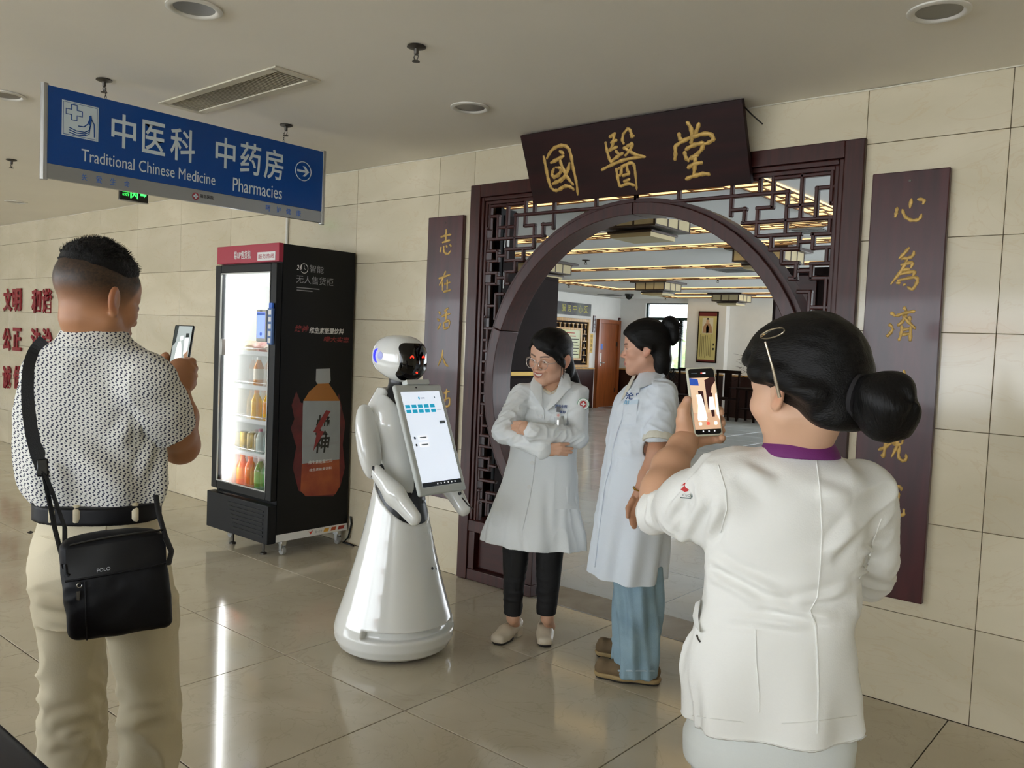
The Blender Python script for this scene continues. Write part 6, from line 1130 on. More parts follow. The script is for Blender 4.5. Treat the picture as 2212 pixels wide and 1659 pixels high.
    for u, v in ((1168, 899), (1149, 1000), (1143, 1052)): bt, q, a1, a2 = disc('button', u, v, .0085, M_btn); MB().prism([(.004*math.cos(a), .004*math.sin(a)) for a in np.linspace(0, 6.283, 9)[:-1]], .001, q+(CAM-q)/np.linalg.norm(CAM-q)*.002, a1, a2).build('button_centre', M_coat, bt)
    patch('pocket', M_coat, o, surf, grid4((1200, 1000), (1243, 1004), (1246, 1100), (1196, 1100)), .002, .002); patch('pocket', M_coat, o, surf, grid4((1198, 885), (1226, 880), (1224, 915), (1198, 918)), .002, .002)
    q = decal(P, 1212, 878, .008); nn = CAM-q; nn /= np.linalg.norm(nn); ux_ = np.cross((0, 0, 1), nn); ux_ /= np.linalg.norm(ux_); uz_ = np.cross(nn, ux_); text('chest_print', '泗县中医', M_inkblue, o, q, ux_, uz_, .058, .016, .0008, bold=.02); text('chest_print', '医院', M_inkblue, o, decal(P, 1216, 890, .008), ux_, uz_, .03, .014, .0008, bold=.02)
    # round sleeve patch: green ring, red disc, white cross
    pd, q, a1, a2 = disc('sleeve_badge', 1260, 873, .029, mat('badge_green', '4f8f6a', .7), lift=.006, n=24); nn = np.cross(a1, a2)
    def dd(nm, r, m, l): MB().prism([(r*math.cos(a), r*math.sin(a)) for a in np.linspace(0, 6.283, 25)[:-1]], .001, q+nn*l, a1, a2).build(nm, m, pd)
    dd('badge_ring', .0265, M_btn, .0022); dd('badge_ring', .02, MATS['badge_green'], .003); dd('badge_ring', .0185, M_btn, .0036); dd('badge_centre', .0165, mat('badge_red', 'a83232', .7), .0042)
    for w_, h_ in ((.02, .006), (.006, .02)): quad('badge_cross', M_btn, pd, q+nn*.0052, a1, a2, w_, h_, .001)
    # clip badge
    bd, q, a1, a2 = disc('badge_reel', 1206, 897, .011, mat('badge_reel_white', 'd9d6d2', .4), lift=.012, n=20, t=.006); nn = np.cross(a1, a2); MB().prism([(.006*math.cos(a), .006*math.sin(a)) for a in np.linspace(0, 6.283, 13)[:-1]], .001, q+nn*.006, a1, a2).build('reel_print', mat('reel_pink', 'd59a94', .5), bd); box_q = decal(P, 1206, 884, .012); quad('badge_clip', M_black, bd, box_q, a1, a2, .016, .026, .006); quad('badge_strap', M_chrome, bd, decal(P, 1205, 913, .012), a1, a2, .008, .024, .003)
    # trousers
    for rows in ([(1165, 1084, 1148), (1197, 1087, 1142), (1260, 1088, 1133), (1328, 1089, 1126)], [(1165, 1150, 1222), (1197, 1158, 1217), (1260, 1159, 1210), (1326, 1160, 1201)]):
        J = secs(rows, phi, .9, 4.06); lo, hi = seclo(J, .04); G = Field(lo, hi, .006); G.loft(J, phi, .002); p_, q_ = G.mesh(); p_ = relax(p_, q_, 1); n_ = vnormals(p_, q_); np_mesh('trouser_leg', p_+wrinkle(p_, n_, _r, .005, 30, 8, 5), q_, M_blkt, o)
    # loafers with a pearl chain
    for (u0, v0), (u1, v1) in (((1073, 1384), (1119, 1362)), ((1177, 1391), (1177, 1360))):
        toe, heel = PZ(u0, v0, .02), PZ(u1, v1, .02); ax2 = (toe-heel); L = np.linalg.norm(ax2); ax2 /= L; toe = heel+ax2*max(L, .2) if L < .2 else toe; heel = toe-ax2*.21; sd = np.cross((0, 0, 1), ax2)
        G = Field(np.minimum(toe, heel)-[.08, .08, .03], np.maximum(toe, heel)+[.08, .08, .13], .0035); G.chain([toe-ax2*.028+[0, 0, .006], toe-ax2*.09+[0, 0, .022], heel+ax2*.06+[0, 0, .035], heel+ax2*.02+[0, 0, .045]], [.03, .036, .03, .03], .03, flat=((0, 0, 1), .85)); G.rbox(toe-ax2*.045+[0, 0, .004], (.036, .036, .022), .014, R=np.stack([sd, ax2, (0, 0, 1)], 1), k=.015)
        G.ell(heel+ax2*.07+[0, 0, .085], (.034, .034, .055), .012, '-'); G.clip(lambda x, y, z: .012-z+np.clip(((x-toe[0])*-ax2[0]+(y-toe[1])*-ax2[1])-.1, 0, .1)*.28); p_, q_ = G.mesh(); sh_ = np_mesh('loafer', relax(p_, q_, 1), q_, M_shoew, o)
        MB().box(-.028, .028, -.025, .025, .001, .05, Matrix((( sd[0], ax2[0], 0, (heel+ax2*.03)[0]), (sd[1], ax2[1], 0, (heel+ax2*.03)[1]), (0, 0, 1, 0), (0, 0, 0, 1)))).build('heel', M_shoew, sh_, .004)
        G = Field(np.minimum(toe, heel)-[.08, .08, .03], np.maximum(toe, heel)+[.08, .08, .03], .004); G.chain([toe-ax2*.035, toe-ax2*.1], [.036, .037], .02); G.clip(lambda x, y, z: np.maximum(z-.014, .001-z)); p_, q_ = G.mesh(); np_mesh('sole', p_, q_, M_sole, sh_)
        ball = bmesh.new(); bmesh.ops.create_icosphere(ball, subdivisions=1, radius=.0048); me0 = bpy.data.meshes.new('pearl'); ball.to_mesh(me0); ball.free()
        for k in range(7):
            t = (k-3)/3.; q0 = toe-ax2*.1+sd*.027*t+np.array([0, 0, .058-.02*t*t]); obj('pearl', me0, M_pearl, sh_, True, tuple(q0))
    return o
W1 = build_w1()
# ------------------------------------------------------------------ woman seen from behind, filming with a raised phone
def phone(label, TL, TR, BR, BL, case, th=.009, rim=.004, name='smartphone'):
    TL, TR, BR, BL = map(np.array, (TL, TR, BR, BL)); C0 = (TL+TR+BR+BL)/4; ux_ = (TR-TL+BR-BL); w = np.linalg.norm(ux_)/2; ux_ = ux_/np.linalg.norm(ux_); uz_ = (TL-BL+TR-BR); h = np.linalg.norm(uz_)/2; uz_ = uz_-ux_*(uz_@ux_); uz_ /= np.linalg.norm(uz_); n = np.cross(ux_, uz_)
    t = thing(name, label, 'phone', tuple(C0)); Mx = Matrix(((ux_[0], uz_[0], n[0], C0[0]), (ux_[1], uz_[1], n[1], C0[1]), (ux_[2], uz_[2], n[2], C0[2]), (0, 0, 0, 1)))
    box('case', case, -w/2-rim, w/2+rim, -h/2-rim, h/2+rim, -th, .0, t, .0035, M=Mx, seg=3); quad('screen', M_black, t, C0, ux_, uz_, w, h, .0006, 0., .006)
    def q(m, x, y, ww, hh, lift=.0008, r=0., nm='screen_image'): return quad(nm, m, t, C0+ux_*x*w+uz_*y*h, ux_, uz_, ww*w, hh*h, .0003, lift, r)
    def poly(m, pts, lift=.0014): return MB().prism([(x*w, y*h) for x, y in pts], .0003, C0+n*lift, ux_, uz_).build('screen_image', m, t)
    return t, q, poly, (C0, ux_, uz_, n, w, h)
def em(name, c, es=.8): return mat(name, c, .3, emit=c, es=es)
def build_w3():
    phi = R_(124); d = 1.65
    S_ = secs([(964, 1662, 1794, d, .95), (976, 1636, 1812, d, .8), (988, 1596, 1842), (1003, 1560, 1866), (1030, 1545, 1878), (1080, 1535, 1880), (1140, 1525, 1876), (1200, 1517, 1868), (1260, 1516, 1856), (1310, 1514, 1846), (1360, 1498, 1842), (1410, 1480, 1846), (1460, 1474, 1852), (1520, 1478, 1856), (1572, 1482, 1852)], phi, .66, d)
    S_[0] = (S_[0][0], S_[0][1]+.0, S_[0][2], S_[0][3], S_[0][4]); lo, hi = seclo(S_, .2); lo = lo-np.array([.15, 0, 0]); hi = hi+np.array([.0, .2, 0]); F_ = Field(lo, hi, .0055)
    F_.loft(S_, phi, .002, e=2.25, fold=lambda t, z, u, v: .008*sm(.95-z, 0, .25)*np.sin(6*t+1+3*z))
    s0, s1, s2, s3 = at(1572, 1050, 1.66), at(1490, 1092, 1.74), at(1418, 1104, 1.84), at(1432, 1048, 1.9)
    F_.chain([at(1600, 1040, 1.66), s0, s1, s2], [.075, .076, .07, .052], .035); F_.chain([s2, s3], [.05, .037], .02)
    r0, r1, r2 = at(1868, 1060, 1.67), at(1893, 1190, 1.72), at(1880, 1262, 1.84); F_.chain([r0, r1], [.07, .053], .03); F_.chain([r1, r2], [.052, .05], .02)
    z0, cx_, cy_, rx_, ry_ = S_[-1]; F_.loft([(z0-.03, cx_, cy_, rx_-.06, ry_-.05), (z0+.03, cx_, cy_, rx_-.06, ry_-.05)], phi, .002, '-')
    P, Q = F_.mesh(); P = relax(P, Q, 2); N = vnormals(P, Q); arm = sm(-(P-at(1540, 1050, 1.65))@_r, -.01, .05); zz = P[:, 2]; wst = np.exp(-((zz-1.0)/.07)**2)
    P = P+cloth_noise(P, N, .003, (9, 9, 7), 6)+wrinkle(P, N, _r+np.array([0, 0, -.35]), .015, 22, 4, 3, wst)+wrinkle(P, N, _r+np.array([0, 0, .5]), .01, 18, 4, 5, (1-arm)*(1-wst)*.8)+wrinkle(P, N, np.array([.1, .1, 1.])+_r*-.3, .014, 24, 5, 9, arm)
    rsl = sm((P-at(1868, 1150, 1.7))@_r, -.02, .03)*sm(1.3-zz, 0, .1); P = P+wrinkle(P, N, _r+np.array([0, 0, .25]), .014, 30, 7, 12, rsl)
    cr = [((1540, 1205), (1690, 1285), .014, .009), ((1530, 1240), (1640, 1300), .012, .008), ((1700, 1310), (1830, 1270), .013, .009), ((1560, 1330), (1740, 1350), .012, .008), ((1640, 1300), (1800, 1335), .012, .007), ((1520, 1080), (1470, 1170), .012, .01), ((1500, 1030), (1440, 1120), .011, .009), ((1555, 1090), (1530, 1165), .014, .01), ((1410, 1060), (1400, 1130), .01, .008), ((1850, 1130), (1780, 1200), .018, .008), ((1840, 1080), (1760, 1060), .02, .006), ((1600, 1010), (1680, 1060), .02, .006), ((1890, 1220), (1850, 1240), .008, .007), ((1895, 1180), (1860, 1195), .008, .007)]
    for a, b_, w, am in cr: P = P+crease(P, N, drop(P, *a), drop(P, *b_), w*.85, am*1.5)
    sk = np.array(lin('cfa080')); hc = at(1736, 838, 1.63); Ph, Qh, ch, Rm, Pl = head(hc, 160, 10, 0, 'd6ab8d', scale=1.1, eyes=True, neck=(at(1727, 975, 1.66), .046)); tow = to_w(hc, Rm, 1.1)
    bul = np.exp(-(((Pl[:, 0]+.05)/.03)**2+((Pl[:, 1]-.035)/.035)**2+((Pl[:, 2]+.035)/.04)**2)); Ph = Ph+(np.array([-1, .35, 0])*(.014*bul)[:, None])@Rm.T
    parts = [(Ph, Qh, ch), (*torso_piece(S_[2:13], phi, -.03), sk)]
    parts.append((*limb([s2, at(1428, 1060, 1.87), at(1448, 1008, 1.93), at(1473, 965, 2.0), at(1490, 940, 2.035)], [.04, .043, .04, .031, .028], .005), sk))
    for u in (1590, 1740): parts.append((*limb([at(u, 1500, 1.68), at(u+6, 1900, 1.68)], [.045, .035], .01), sk))
    # hand round the phone
    G = Field(*bbox([at(1460, 960, 2.0), at(1565, 850, 2.05)], .06), .003); D0 = 1.985
    G.chain([at(1482, 952, 2.02), at(1500, 925, 2.055), at(1512, 895, 2.06)], [.029, .036, .034], .015, flat=((_f[0], _f[1], 0), .55)); G.cone(at(1484, 940, 2.02), at(1477, 908, 2.012), .022, .018, .015)
    G.chain([at(1477, 910, 2.012), at(1477, 886, 2.008), at(1485, 864, 2.012)], [.0165, .0135, .0105], .008)
    G.cone(at(1500, 952, 2.03), at(1530, 948, 2.035), .018, .012, .012)
    for v, dv, ue in ((884, 4, 1553), (905, 5, 1556), (922, 4, 1555), (945, -3, 1556)): dd = 2.06 if v < 940 else 2.035; G.chain([at(1510, v+6, dd), at(1535, v+4, dd+.005), at(ue, v+3, dd-.005), at(ue+4, v+dv+4, dd-.03)], [.0125, .0115, .0105, .0088], .005)
    p_ = G.mesh(); ph_ = relax(p_[0], p_[1], 1); hcol = np.tile(sk, (len(ph_), 1)); tip = np.exp(-(np.linalg.norm(ph_-at(1486, 864, 2.003), axis=1)/.007)**2); hcol = mixc(hcol, lin('d9a996'), tip*.8); parts.append((ph_, p_[1], hcol))
    g = PZ(1690, 2500); gl_ = at(1690, 1300, 1.68); o = person('woman seen from behind with a low bun, cream-white jacket and purple collar', (float(gl_[0]), float(gl_[1]), 0), parts)
    jk = np_mesh('jacket', P, Q, M_jack, o); surf = (P, Q)
    # thumb nail
    # collar
    G = Field(*bbox([at(1640, 985, 1.62), at(1815, 930, 1.75)], .09), .004); CS = [(s[0], s[1], s[2], s[3], s[4]) for s in secs([(934, 1668, 1788), (950, 1660, 1796), (968, 1650, 1806), (984, 1646, 1812)], phi, .92, 1.65)]
    G.loft(CS, phi, .002); G.loft([(s[0]+(.02 if i == 0 else (-.03 if i == 3 else 0)), s[1], s[2], s[3]-.008, s[4]-.008) for i, s in enumerate(CS)], phi, .002, '-'); p_, q_ = G.mesh(); np_mesh('collar', relax(p_, q_, 1), q_, M_purple, o)
    # hair: shell, side sweep, bun
    H_ = Field((-.13, -.22, -.16), (.13, .13, .16), .004); H_.ell((0, -.02, .038), (.09, .106, .095), .001); H_.ell((0, -.075, -.03), (.07, .05, .075), .03); H_.ell((0, .02, .055), (.083, .085, .07), .02)
    H_.put(lambda x, y, z: np.maximum(.01+.5*np.clip(z, -.02, .1)-y, z-.058-.5*(.07-y)), (-.13, -.05, -.16), (.13, .15, .12), .012, '-'); H_.ell((0, .1, -.07), (.1, .095, .09), .008, '-')
    for s in (-1, 1): H_.chain([(s*.05, .066, .06), (s*.08, .025, .03), (s*.086, -.02, .018), (s*.07, -.08, -.02)], [.016, .017, .016, .02], .015); H_.ell((s*.09, -.006, -.022), (.018, .02, .027), .005, '-')
    H_.put(lambda x, y, z: np.maximum(z+.075+.3*np.clip(-y-.06, -.1, .1), -y-.12), (-.13, -.13, -.17), (.13, .02, -.03), .02, '-')
    hr = hairmesh('hair', H_, tow, o, flow=(420, 70, 420), seed=3)
    B_ = Field((-.1, -.27, -.15), (.1, -.07, .06), .0035); bc = np.array([.0, -.163, -.045]); B_.ell(bc, (.05, .047, .058), .001); B_.cone((0, -.1, -.022), (0, -.13, -.034), .03, .034, .015)
    def coil(P_, N_): a = np.arctan2(P_[:, 2]-bc[2], P_[:, 0]-bc[0]); return P_+N_*(.0035*np.sin(3*a+60*(P_[:, 1]-bc[1])))[:, None]
    hairmesh('hair_bun', B_, tow, o, flow=(300, 300, 70), seed=5, extra=coil); MB().tube([tow((.036*math.cos(a), -.122+.006*math.sin(2*a), -.03+.036*math.sin(a))) for a in np.linspace(0, 6.283, 20)], .007, 6).build('hair_tie', mat('scrunchie', '131013', .8), o, smooth=True)
    rg = np.random.default_rng(5)
    rts = [(-.05-rg.uniform(0, .02), .07+rg.uniform(-.02, .02), .045+rg.uniform(-.02, .02)) for _ in range(25)]; strands('loose_hair', tow, o, rts, [(rg.uniform(-.6, 0), rg.uniform(-.2, .8), rg.uniform(-.5, .6)) for _ in rts], .018, .0006, seed=11)
    # glasses pushed up on the hair
    M_wg = mat('pale_gold_frame', 'c9bba6', .25, metal=.7); rims = []; pn = []
    A_, B2, C2 = at(1653, 738, 1.53), at(1668, 790, 1.525), at(1684, 858, 1.535); tm = MB(); tm.tube([A_, B2*.7+A_*.3, B2, C2*.6+B2*.4, C2], [.0022, .0022, .0024, .0032, .0036], 8)
    for k, (u, v, dd) in enumerate(((1669, 720, 1.55), (1706, 708, 1.62))):
        pts = [at(u+26*math.cos(a)*(1 if k == 0 else .6), v+(9*math.sin(a)-7*math.cos(a)), dd+.012*math.sin(a)) for a in np.linspace(0, 6.283, 25)]; rims.append(MB().tube(pts, .0014, 6, False)); pn.append(MB().add(pts[:-1], [tuple(range(24))]))
    gl = tm.build('glasses', M_wg, o, smooth=True); [r.build('rim', M_wg, gl, smooth=True) for r in rims]; [l_.build('lens', M_glass, gl) for l_ in pn]; MB().lathe([(0, -.01), (.012, 0), (0, .01)], tuple(at(1704, 709, 1.63)), 12).build('hair_bead', mat('lime_bead', 'a9bf2a', .4), o, smooth=True)
    # seams, hem, pocket, sleeve emblem, cuff
    def seam(pts, r=.0016): MB().tube([decal(P, u, v, .0012) for u, v in pts], r, 5).build('seam', M_jack, o, smooth=True)
    def dense(pts, n=6): q = []; [q.extend([tuple(np.array(a)*(1-t)+np.array(b_)*t) for t in np.linspace(0, 1, n)[:-1]]) for a, b_ in zip(pts, pts[1:])]; return q+[pts[-1]]
    seam(dense([(1762, 975), (1772, 1060), (1776, 1150), (1772, 1230), (1766, 1290), (1750, 1320), (1762, 1350), (1766, 1420), (1768, 1500), (1766, 1585)])); seam(dense([(1552, 1005), (1568, 1060), (1570, 1100), (1556, 1150)])); seam(dense([(1905, 1120), (1886, 1170), (1874, 1220), (1856, 1250)])); seam(dense([(1632, 1360), (1634, 1430), (1640, 1500), (1640, 1590)]), .0011)
    seam([(u, 1545+18*math.sin((u-1490)/360*3.1)-.0*u) for u in np.linspace(1492, 1850, 24)], .0012)
    G = Field(*bbox([s3], .09), .0035); ax_ = (s3-s2)/np.linalg.norm(s3-s2); G.cone(s3-ax_*.02, s3+ax_*.012, .046, .044, .004); G.cone(s3-ax_*.06, s3+ax_*.06, .041, .041, .002, '-'); G.clip(lambda x, y, z: np.abs((x-s3[0])*ax_[0]+(y-s3[1])*ax_[1]+(z-s3[2])*ax_[2])-.02); p_, q_ = G.mesh(); np_mesh('rolled_cuff', relax(p_, q_, 1), q_, M_jack, o)
    patch('pocket_flap', M_jack, o, surf, [[(1502, 1302), (1512, 1296)], [(1496, 1330), (1508, 1330)], [(1500, 1352), (1512, 1366)]], .004, .014); MB().tube([decal(P, u, v, .002) for u, v in ((1505, 1372), (1508, 1380), (1512, 1386))], .002, 5).build('pocket_slit', M_steel, o)
    qv = decal(P, 1484, 1052, .003); nn = CAM-qv; nn /= np.linalg.norm(nn); ux_ = np.cross((0, 0, 1), nn); ux_ /= np.linalg.norm(ux_); uz_ = np.cross(nn, ux_)
    eb = MB().prism([(-.012, -.02), (.006, -.02), (.008, -.008), (.013, .004), (.011, .02), (.002, .018), (-.006, .01), (-.013, .004)], .0012, qv+nn*.003, ux_, uz_).build('sleeve_emblem', M_btn, o)
    for poly, m in (([(-.012, -.006), (-.004, .004), (.004, .002), (.006, .016), (.009, .016), (.009, .002), (.002, -.008), (-.004, -.01)], mat('emblem_red', 'c22a2c', .6)), ([(-.011, .002), (-.005, .008), (.0, .007), (-.004, .003)], MATS['emblem_red']), ([(.0085, -.02), (.0115, -.019), (.0125, -.004), (.015, .004), (.0125, .02), (.0105, .02), (.0125, .004), (.0105, -.004)], mat('emblem_green', '2c4a4a', .6)), ([(-.012, -.0225), (.009, -.0225), (.009, -.0205), (-.012, -.0205)], MATS['emblem_green'])): MB().prism(poly, .0008, qv+nn*.0045, ux_, uz_).build('emblem_print', m, eb)
    text('emblem_print', 'CEO', MATS['emblem_green'], eb, qv+nn*.0045-uz_*.016, ux_, uz_, .015, .005, .0006)
    # trousers
    T_ = secs([(1520, 1496, 1846), (1580, 1486, 1836), (1640, 1484, 1826)], phi, .66, 1.67); G = Field(*[a+b_ for a, b_ in zip(seclo(T_, .05), ((0, 0, -.62), (0, 0, 0)))], .006); G.loft(T_, phi, .01)
    za = T_[-1][0]
    for uc, hw in ((1575, 88), (1738, 86)): LS = secs([(1600, uc-hw, uc+hw), (1700, uc-hw+8, uc+hw-6), (1900, uc-60, uc+60), (2200, uc-52, uc+52)], phi, .95, 1.67); G.loft(LS, phi, .03)
    p_, q_ = G.mesh(); p_ = relax(p_, q_, 1); n_ = vnormals(p_, q_); p_ = p_+wrinkle(p_, n_, _r+np.array([0, 0, -.6]), .01, 16, 4, 4); np_mesh('trousers', p_, q_, mat('white_trousers', 'd5d9d6', .75, bump=.08, bscale=300), o)
    for uc in (1575, 1738):
        b0 = at(uc, 1700, 1.67); G = Field((b0[0]-.2, b0[1]-.2, -.01), (b0[0]+.2, b0[1]+.2, .16), .006); f2 = np.array([math.cos(phi), math.sin(phi), 0]); c = np.array([b0[0], b0[1], 0]); G.chain([c-f2*.06+[0, 0, .04], c+f2*.12+[0, 0, .03]], [.04, .038], .02); G.cone(c+[0, 0, .05], c+[0, 0, .14], .035, .04, .02); G.clip(lambda x, y, z: .002-z); p_, q_ = G.mesh(); np_mesh('shoe', relax(p_, q_, 1), q_, M_shoew, o)
        parts_ = None
    return o
W3 = build_w3()
ph, q, poly, fr_ = phone('white-cased phone filming the robot, held up by the woman with the bun', at(1488, 798, 2.035), at(1543, 795, 2.045), at(1556, 937, 2.01), at(1501, 939, 2.0), mat('phone_case_cream', 'cfcdb8', .4))
q(em('v_cream', 'd9b99a', .75), 0, -.03, 1, .78); q(em('v_floor', 'cfa98a', .7), 0, -.3, 1, .25, .0012); poly(em('v_sign', '2a4fa8', .6), [(-.5, .36), (-.18, .34), (-.16, .24), (-.5, .25)]); poly(em('v_dark', '3a1c1c', .4), [(-.22, .16), (-.02, .15), (-.02, -.1), (-.2, -.06)]); poly(MATS['v_dark'], [(.08, .32), (.3, .36), (.5, .36), (.5, .3), (.34, .22), (.26, .1), (.26, -.12), (.1, -.12)])
poly(em('v_white', 'fbeee4', .95), [(-.3, .1), (-.12, .1), (-.06, -.02), (.02, -.26), (-.04, -.3), (-.34, -.3), (-.36, -.26), (-.28, -.06)], .0018); poly(MATS['v_white'], [(.18, .06), (.34, .06), (.38, -.14), (.14, -.14)], .0018); poly(MATS['v_dark'], [(.2, .12), (.32, .12), (.31, .06), (.21, .06)], .002); poly(MATS['v_dark'], [(.19, -.14), (.33, -.14), (.31, -.24), (.21, -.24)], .0018); poly(MATS['v_white'], [(.44, .1), (.5, .12), (.5, -.3), (.4, -.2)], .0018)
for x, m in ((-.28, MATS['v_white']), (.02, em('v_red', 'e05a4a', .8)), (.32, MATS['v_white'])): q(m, x, -.34, .12, .05, .0022, .002)
for x in (-.2, .02, .24): q(M_uiw, x, -.455, .05, .02, .0012)
q(MATS['v_red'], .0, .43, .06, .018, .0012); q(M_uiw, .1, .43, .12, .014, .0012); q(M_uig, -.28, .43, .24, .01, .0012)
# ------------------------------------------------------------------ man seen from behind with a shoulder bag
def shirt_mat():
    m = mat('printed_shirt', 'd6d6d0', .75); nt = m.node_tree; L = nt.links; b = nt.nodes['Principled BSDF']; g = nt.nodes.new('ShaderNodeTexCoord'); out = None
    dx = nt.nodes.new('ShaderNodeVectorMath'); dx.operation = 'DOT_PRODUCT'; dx.inputs[1].default_value = (.41, .91, 0); L.new(g.outputs['Object'], dx.inputs[0]); sp_ = nt.nodes.new('ShaderNodeSeparateXYZ'); L.new(g.outputs['Object'], sp_.inputs[0]); cb = nt.nodes.new('ShaderNodeCombineXYZ'); L.new(dx.outputs['Value'], cb.inputs[0]); L.new(sp_.outputs[2], cb.inputs[1])
    for k, (rt, bw, rh, ms) in enumerate(((.45, .0105, .0098, .0026), (-.95, .0098, .0105, .0028))):
        mp = nt.nodes.new('ShaderNodeMapping'); mp.inputs['Rotation'].default_value = (0, 0, .45); mp.inputs['Location'].default_value = (k*.0052, k*.0049, 0); L.new(cb.outputs[0], mp.inputs[0])
        br = nt.nodes.new('ShaderNodeTexBrick'); br.inputs['Scale'].default_value = 1.; br.inputs['Brick Width'].default_value = .0105; br.inputs['Row Height'].default_value = .0098; br.inputs['Mortar Size'].default_value = (.0031, .0037)[k]; br.inputs['Mortar Smooth'].default_value = .1; br.offset = .5 if k == 0 else .0; L.new(mp.outputs[0], br.inputs[0]); fac = br.outputs['Fac']
        mul = nt.nodes.new('ShaderNodeMath'); mul.operation = 'MINIMUM'
        if out is None: out = fac
        else: L.new(out, mul.inputs[0]); L.new(fac, mul.inputs[1]); out = mul.outputs[0]
    iv = nt.nodes.new('ShaderNodeMath'); iv.operation = 'SUBTRACT'; iv.inputs[0].default_value = 1.; L.new(out, iv.inputs[1]); out = iv.outputs[0]
    mx = nt.nodes.new('ShaderNodeMix'); mx.data_type = 'RGBA'; L.new(out, mx.inputs[0]); mx.inputs[6].default_value = (*lin('dcdcd6'), 1); mx.inputs[7].default_value = (*lin('262a44'), 1); L.new(mx.outputs[2], b.inputs['Base Color']); return m
def build_man():
    phi = R_(141); d = 2.05
    S_ = secs([(715, 160, 262, d, .95), (728, 140, 280, d, .9), (742, 110, 300, d, .8), (765, 92, 313), (795, 69, 325), (840, 55, 333), (900, 47, 335), (960, 48, 337), (1010, 52, 339), (1050, 58, 339), (1075, 70, 337), (1092, 88, 331)], phi, .6, d)
    lo, hi = seclo(S_, .16); F_ = Field(lo, hi+np.array([.1, .1, 0]), .0055); F_.loft(S_, phi, .002, e=2.3, fold=lambda t, z, u, v: .006*sm(1.3-z, 0, .25)*np.sin(6*t+4*z))
    s0, s1, s2 = at(318, 828, 2.03), at(346, 878, 2.07), at(362, 922, 2.11); F_.chain([at(285, 800, 2.05), s0, at(335, 858, 2.05)], [.06, .064, .05], .03); axs = (s2-s1)/np.linalg.norm(s2-s1)
    l0, l1 = at(98, 840, 2.12), at(92, 900, 2.22); F_.chain([at(100, 800, 2.06), l0, l1], [.055, .058, .058], .03)
    K_ = Field(*bbox([s0, s2], .13), .005); K_.chain([at(300, 806, 2.04), s0, s1, s2+axs*.02], [.058, .068, .069, .069], .02); K_.clip(lambda x, y, z: ((x-s2[0])*axs[0]+(y-s2[1])*axs[1]+(z-s2[2])*axs[2])-.008); K_.cone(s2-axs*.012, s2+axs*.1, .062, .062, .003, '-'); kp_, kq_ = K_.mesh(); kp_ = relax(kp_, kq_, 2); kn_ = vnormals(kp_, kq_); kp_ = kp_+cloth_noise(kp_, kn_, .003, (14, 14, 14), 3)+wrinkle(kp_, kn_, axs+_r*.3, .006, 24, 6, 8)
    P, Q = F_.mesh(); P = relax(P, Q, 2); N = vnormals(P, Q); zz = P[:, 2]
    P = P+cloth_noise(P, N, .003, (9, 9, 7), 16)+wrinkle(P, N, _r+np.array([0, 0, -.9]), .012, 13, 3, 3, sm(1.35-zz, 0, .2))+wrinkle(P, N, _r+np.array([0, 0, .5]), .006, 16, 4, 5)
    for a, b_, w, am in (((150, 960), (280, 1070), .03, .016), ((110, 1000), (150, 1080), .02, .01), ((300, 900), (250, 960), .02, .01), ((330, 950), (300, 1040), .015, .009), ((315, 880), (300, 960), .012, .01), ((120, 800), (180, 780), .02, .006)): P = P+crease(P, N, drop(P, *a), drop(P, *b_), w, am)
    surf = (P, Q); sk = np.array(lin('a97552')); hc = at(211, 645, 2.05); Ph, Qh, ch, Rm, Pl = head(hc, 101, 12, 0, 'ad7a57', 'm', scale=1.07, neck=(at(205, 748, 2.06), .056)); tow = to_w(hc, Rm, 1.07)
    x, y, z = Pl.T; line = .052-.0*y; t = z-(.0+.02*sm(y, -.06, .06)); fade = sm(t, -.05, .03)*(1-sm(y-.55*(z-.04), .05, .062))*(np.abs(x) < .0765); n1 = .5+.5*vnoise(Pl*420, 4); ch = mixc(ch, lin('17130f'), np.clip(fade*(.86+.14*n1), 0, .97))
    parts = [(Ph, Qh, ch), (*torso_piece(S_[3:], phi, -.03), sk)]
    # arms and hands
    e0, w0 = at(390, 962, 2.24), at(386, 848, 2.34); parts.append((*limb([s1, at(378, 930, 2.18), e0, at(392, 900, 2.3), w0], [.05, .048, .047, .042, .031], .005), sk))
    G = Field(*bbox([at(360, 850, 2.33), at(425, 770, 2.42)], .05), .003); G.chain([at(386, 850, 2.34), at(388, 820, 2.355), at(390, 800, 2.365)], [.031, .038, .036], .015, flat=((_f[0], _f[1], 0), .68))
    for k, (u0, v0, u1, v1, u2, v2) in enumerate(((384, 800, 402, 788, 414, 782), (396, 808, 412, 800, 418, 796), (398, 822, 414, 816, 417, 812), (396, 836, 411, 832, 415, 828))): G.chain([at(u0, v0, 2.355), at(u1, v1, 2.365), at(u2, v2, 2.385), at(u2-10, v2-4, 2.41)], [.014, .0125, .0115, .0095], .007)
    G.chain([at(372, 826, 2.345), at(362, 808, 2.345), at(362, 792, 2.355)], [.017, .014, .011], .01); p_ = G.mesh(); parts.append((relax(p_[0], p_[1], 1), p_[1], sk))
    le, lw = at(95, 985, 2.36), at(330, 815, 2.46); parts.append((*limb([l0, le, lw], [.05, .045, .03], .006), sk))
    G = Field(*bbox([at(325, 830, 2.45), at(370, 770, 2.45)], .05), .003); G.chain([lw, at(345, 800, 2.45)], [.03, .036], .01, flat=((_f[0], _f[1], 0), .6))
    for k in range(4): G.chain([at(343, 786+9*k, 2.45), at(356, 780+10*k, 2.44), at(366, 778+10*k, 2.42)], [.012, .0115, .0095], .005)
    G.chain([at(340, 800, 2.43), at(348, 778, 2.415), at(358, 768, 2.41)], [.015, .0125, .0105], .008); p_ = G.mesh(); parts.append((relax(p_[0], p_[1], 1), p_[1], sk))
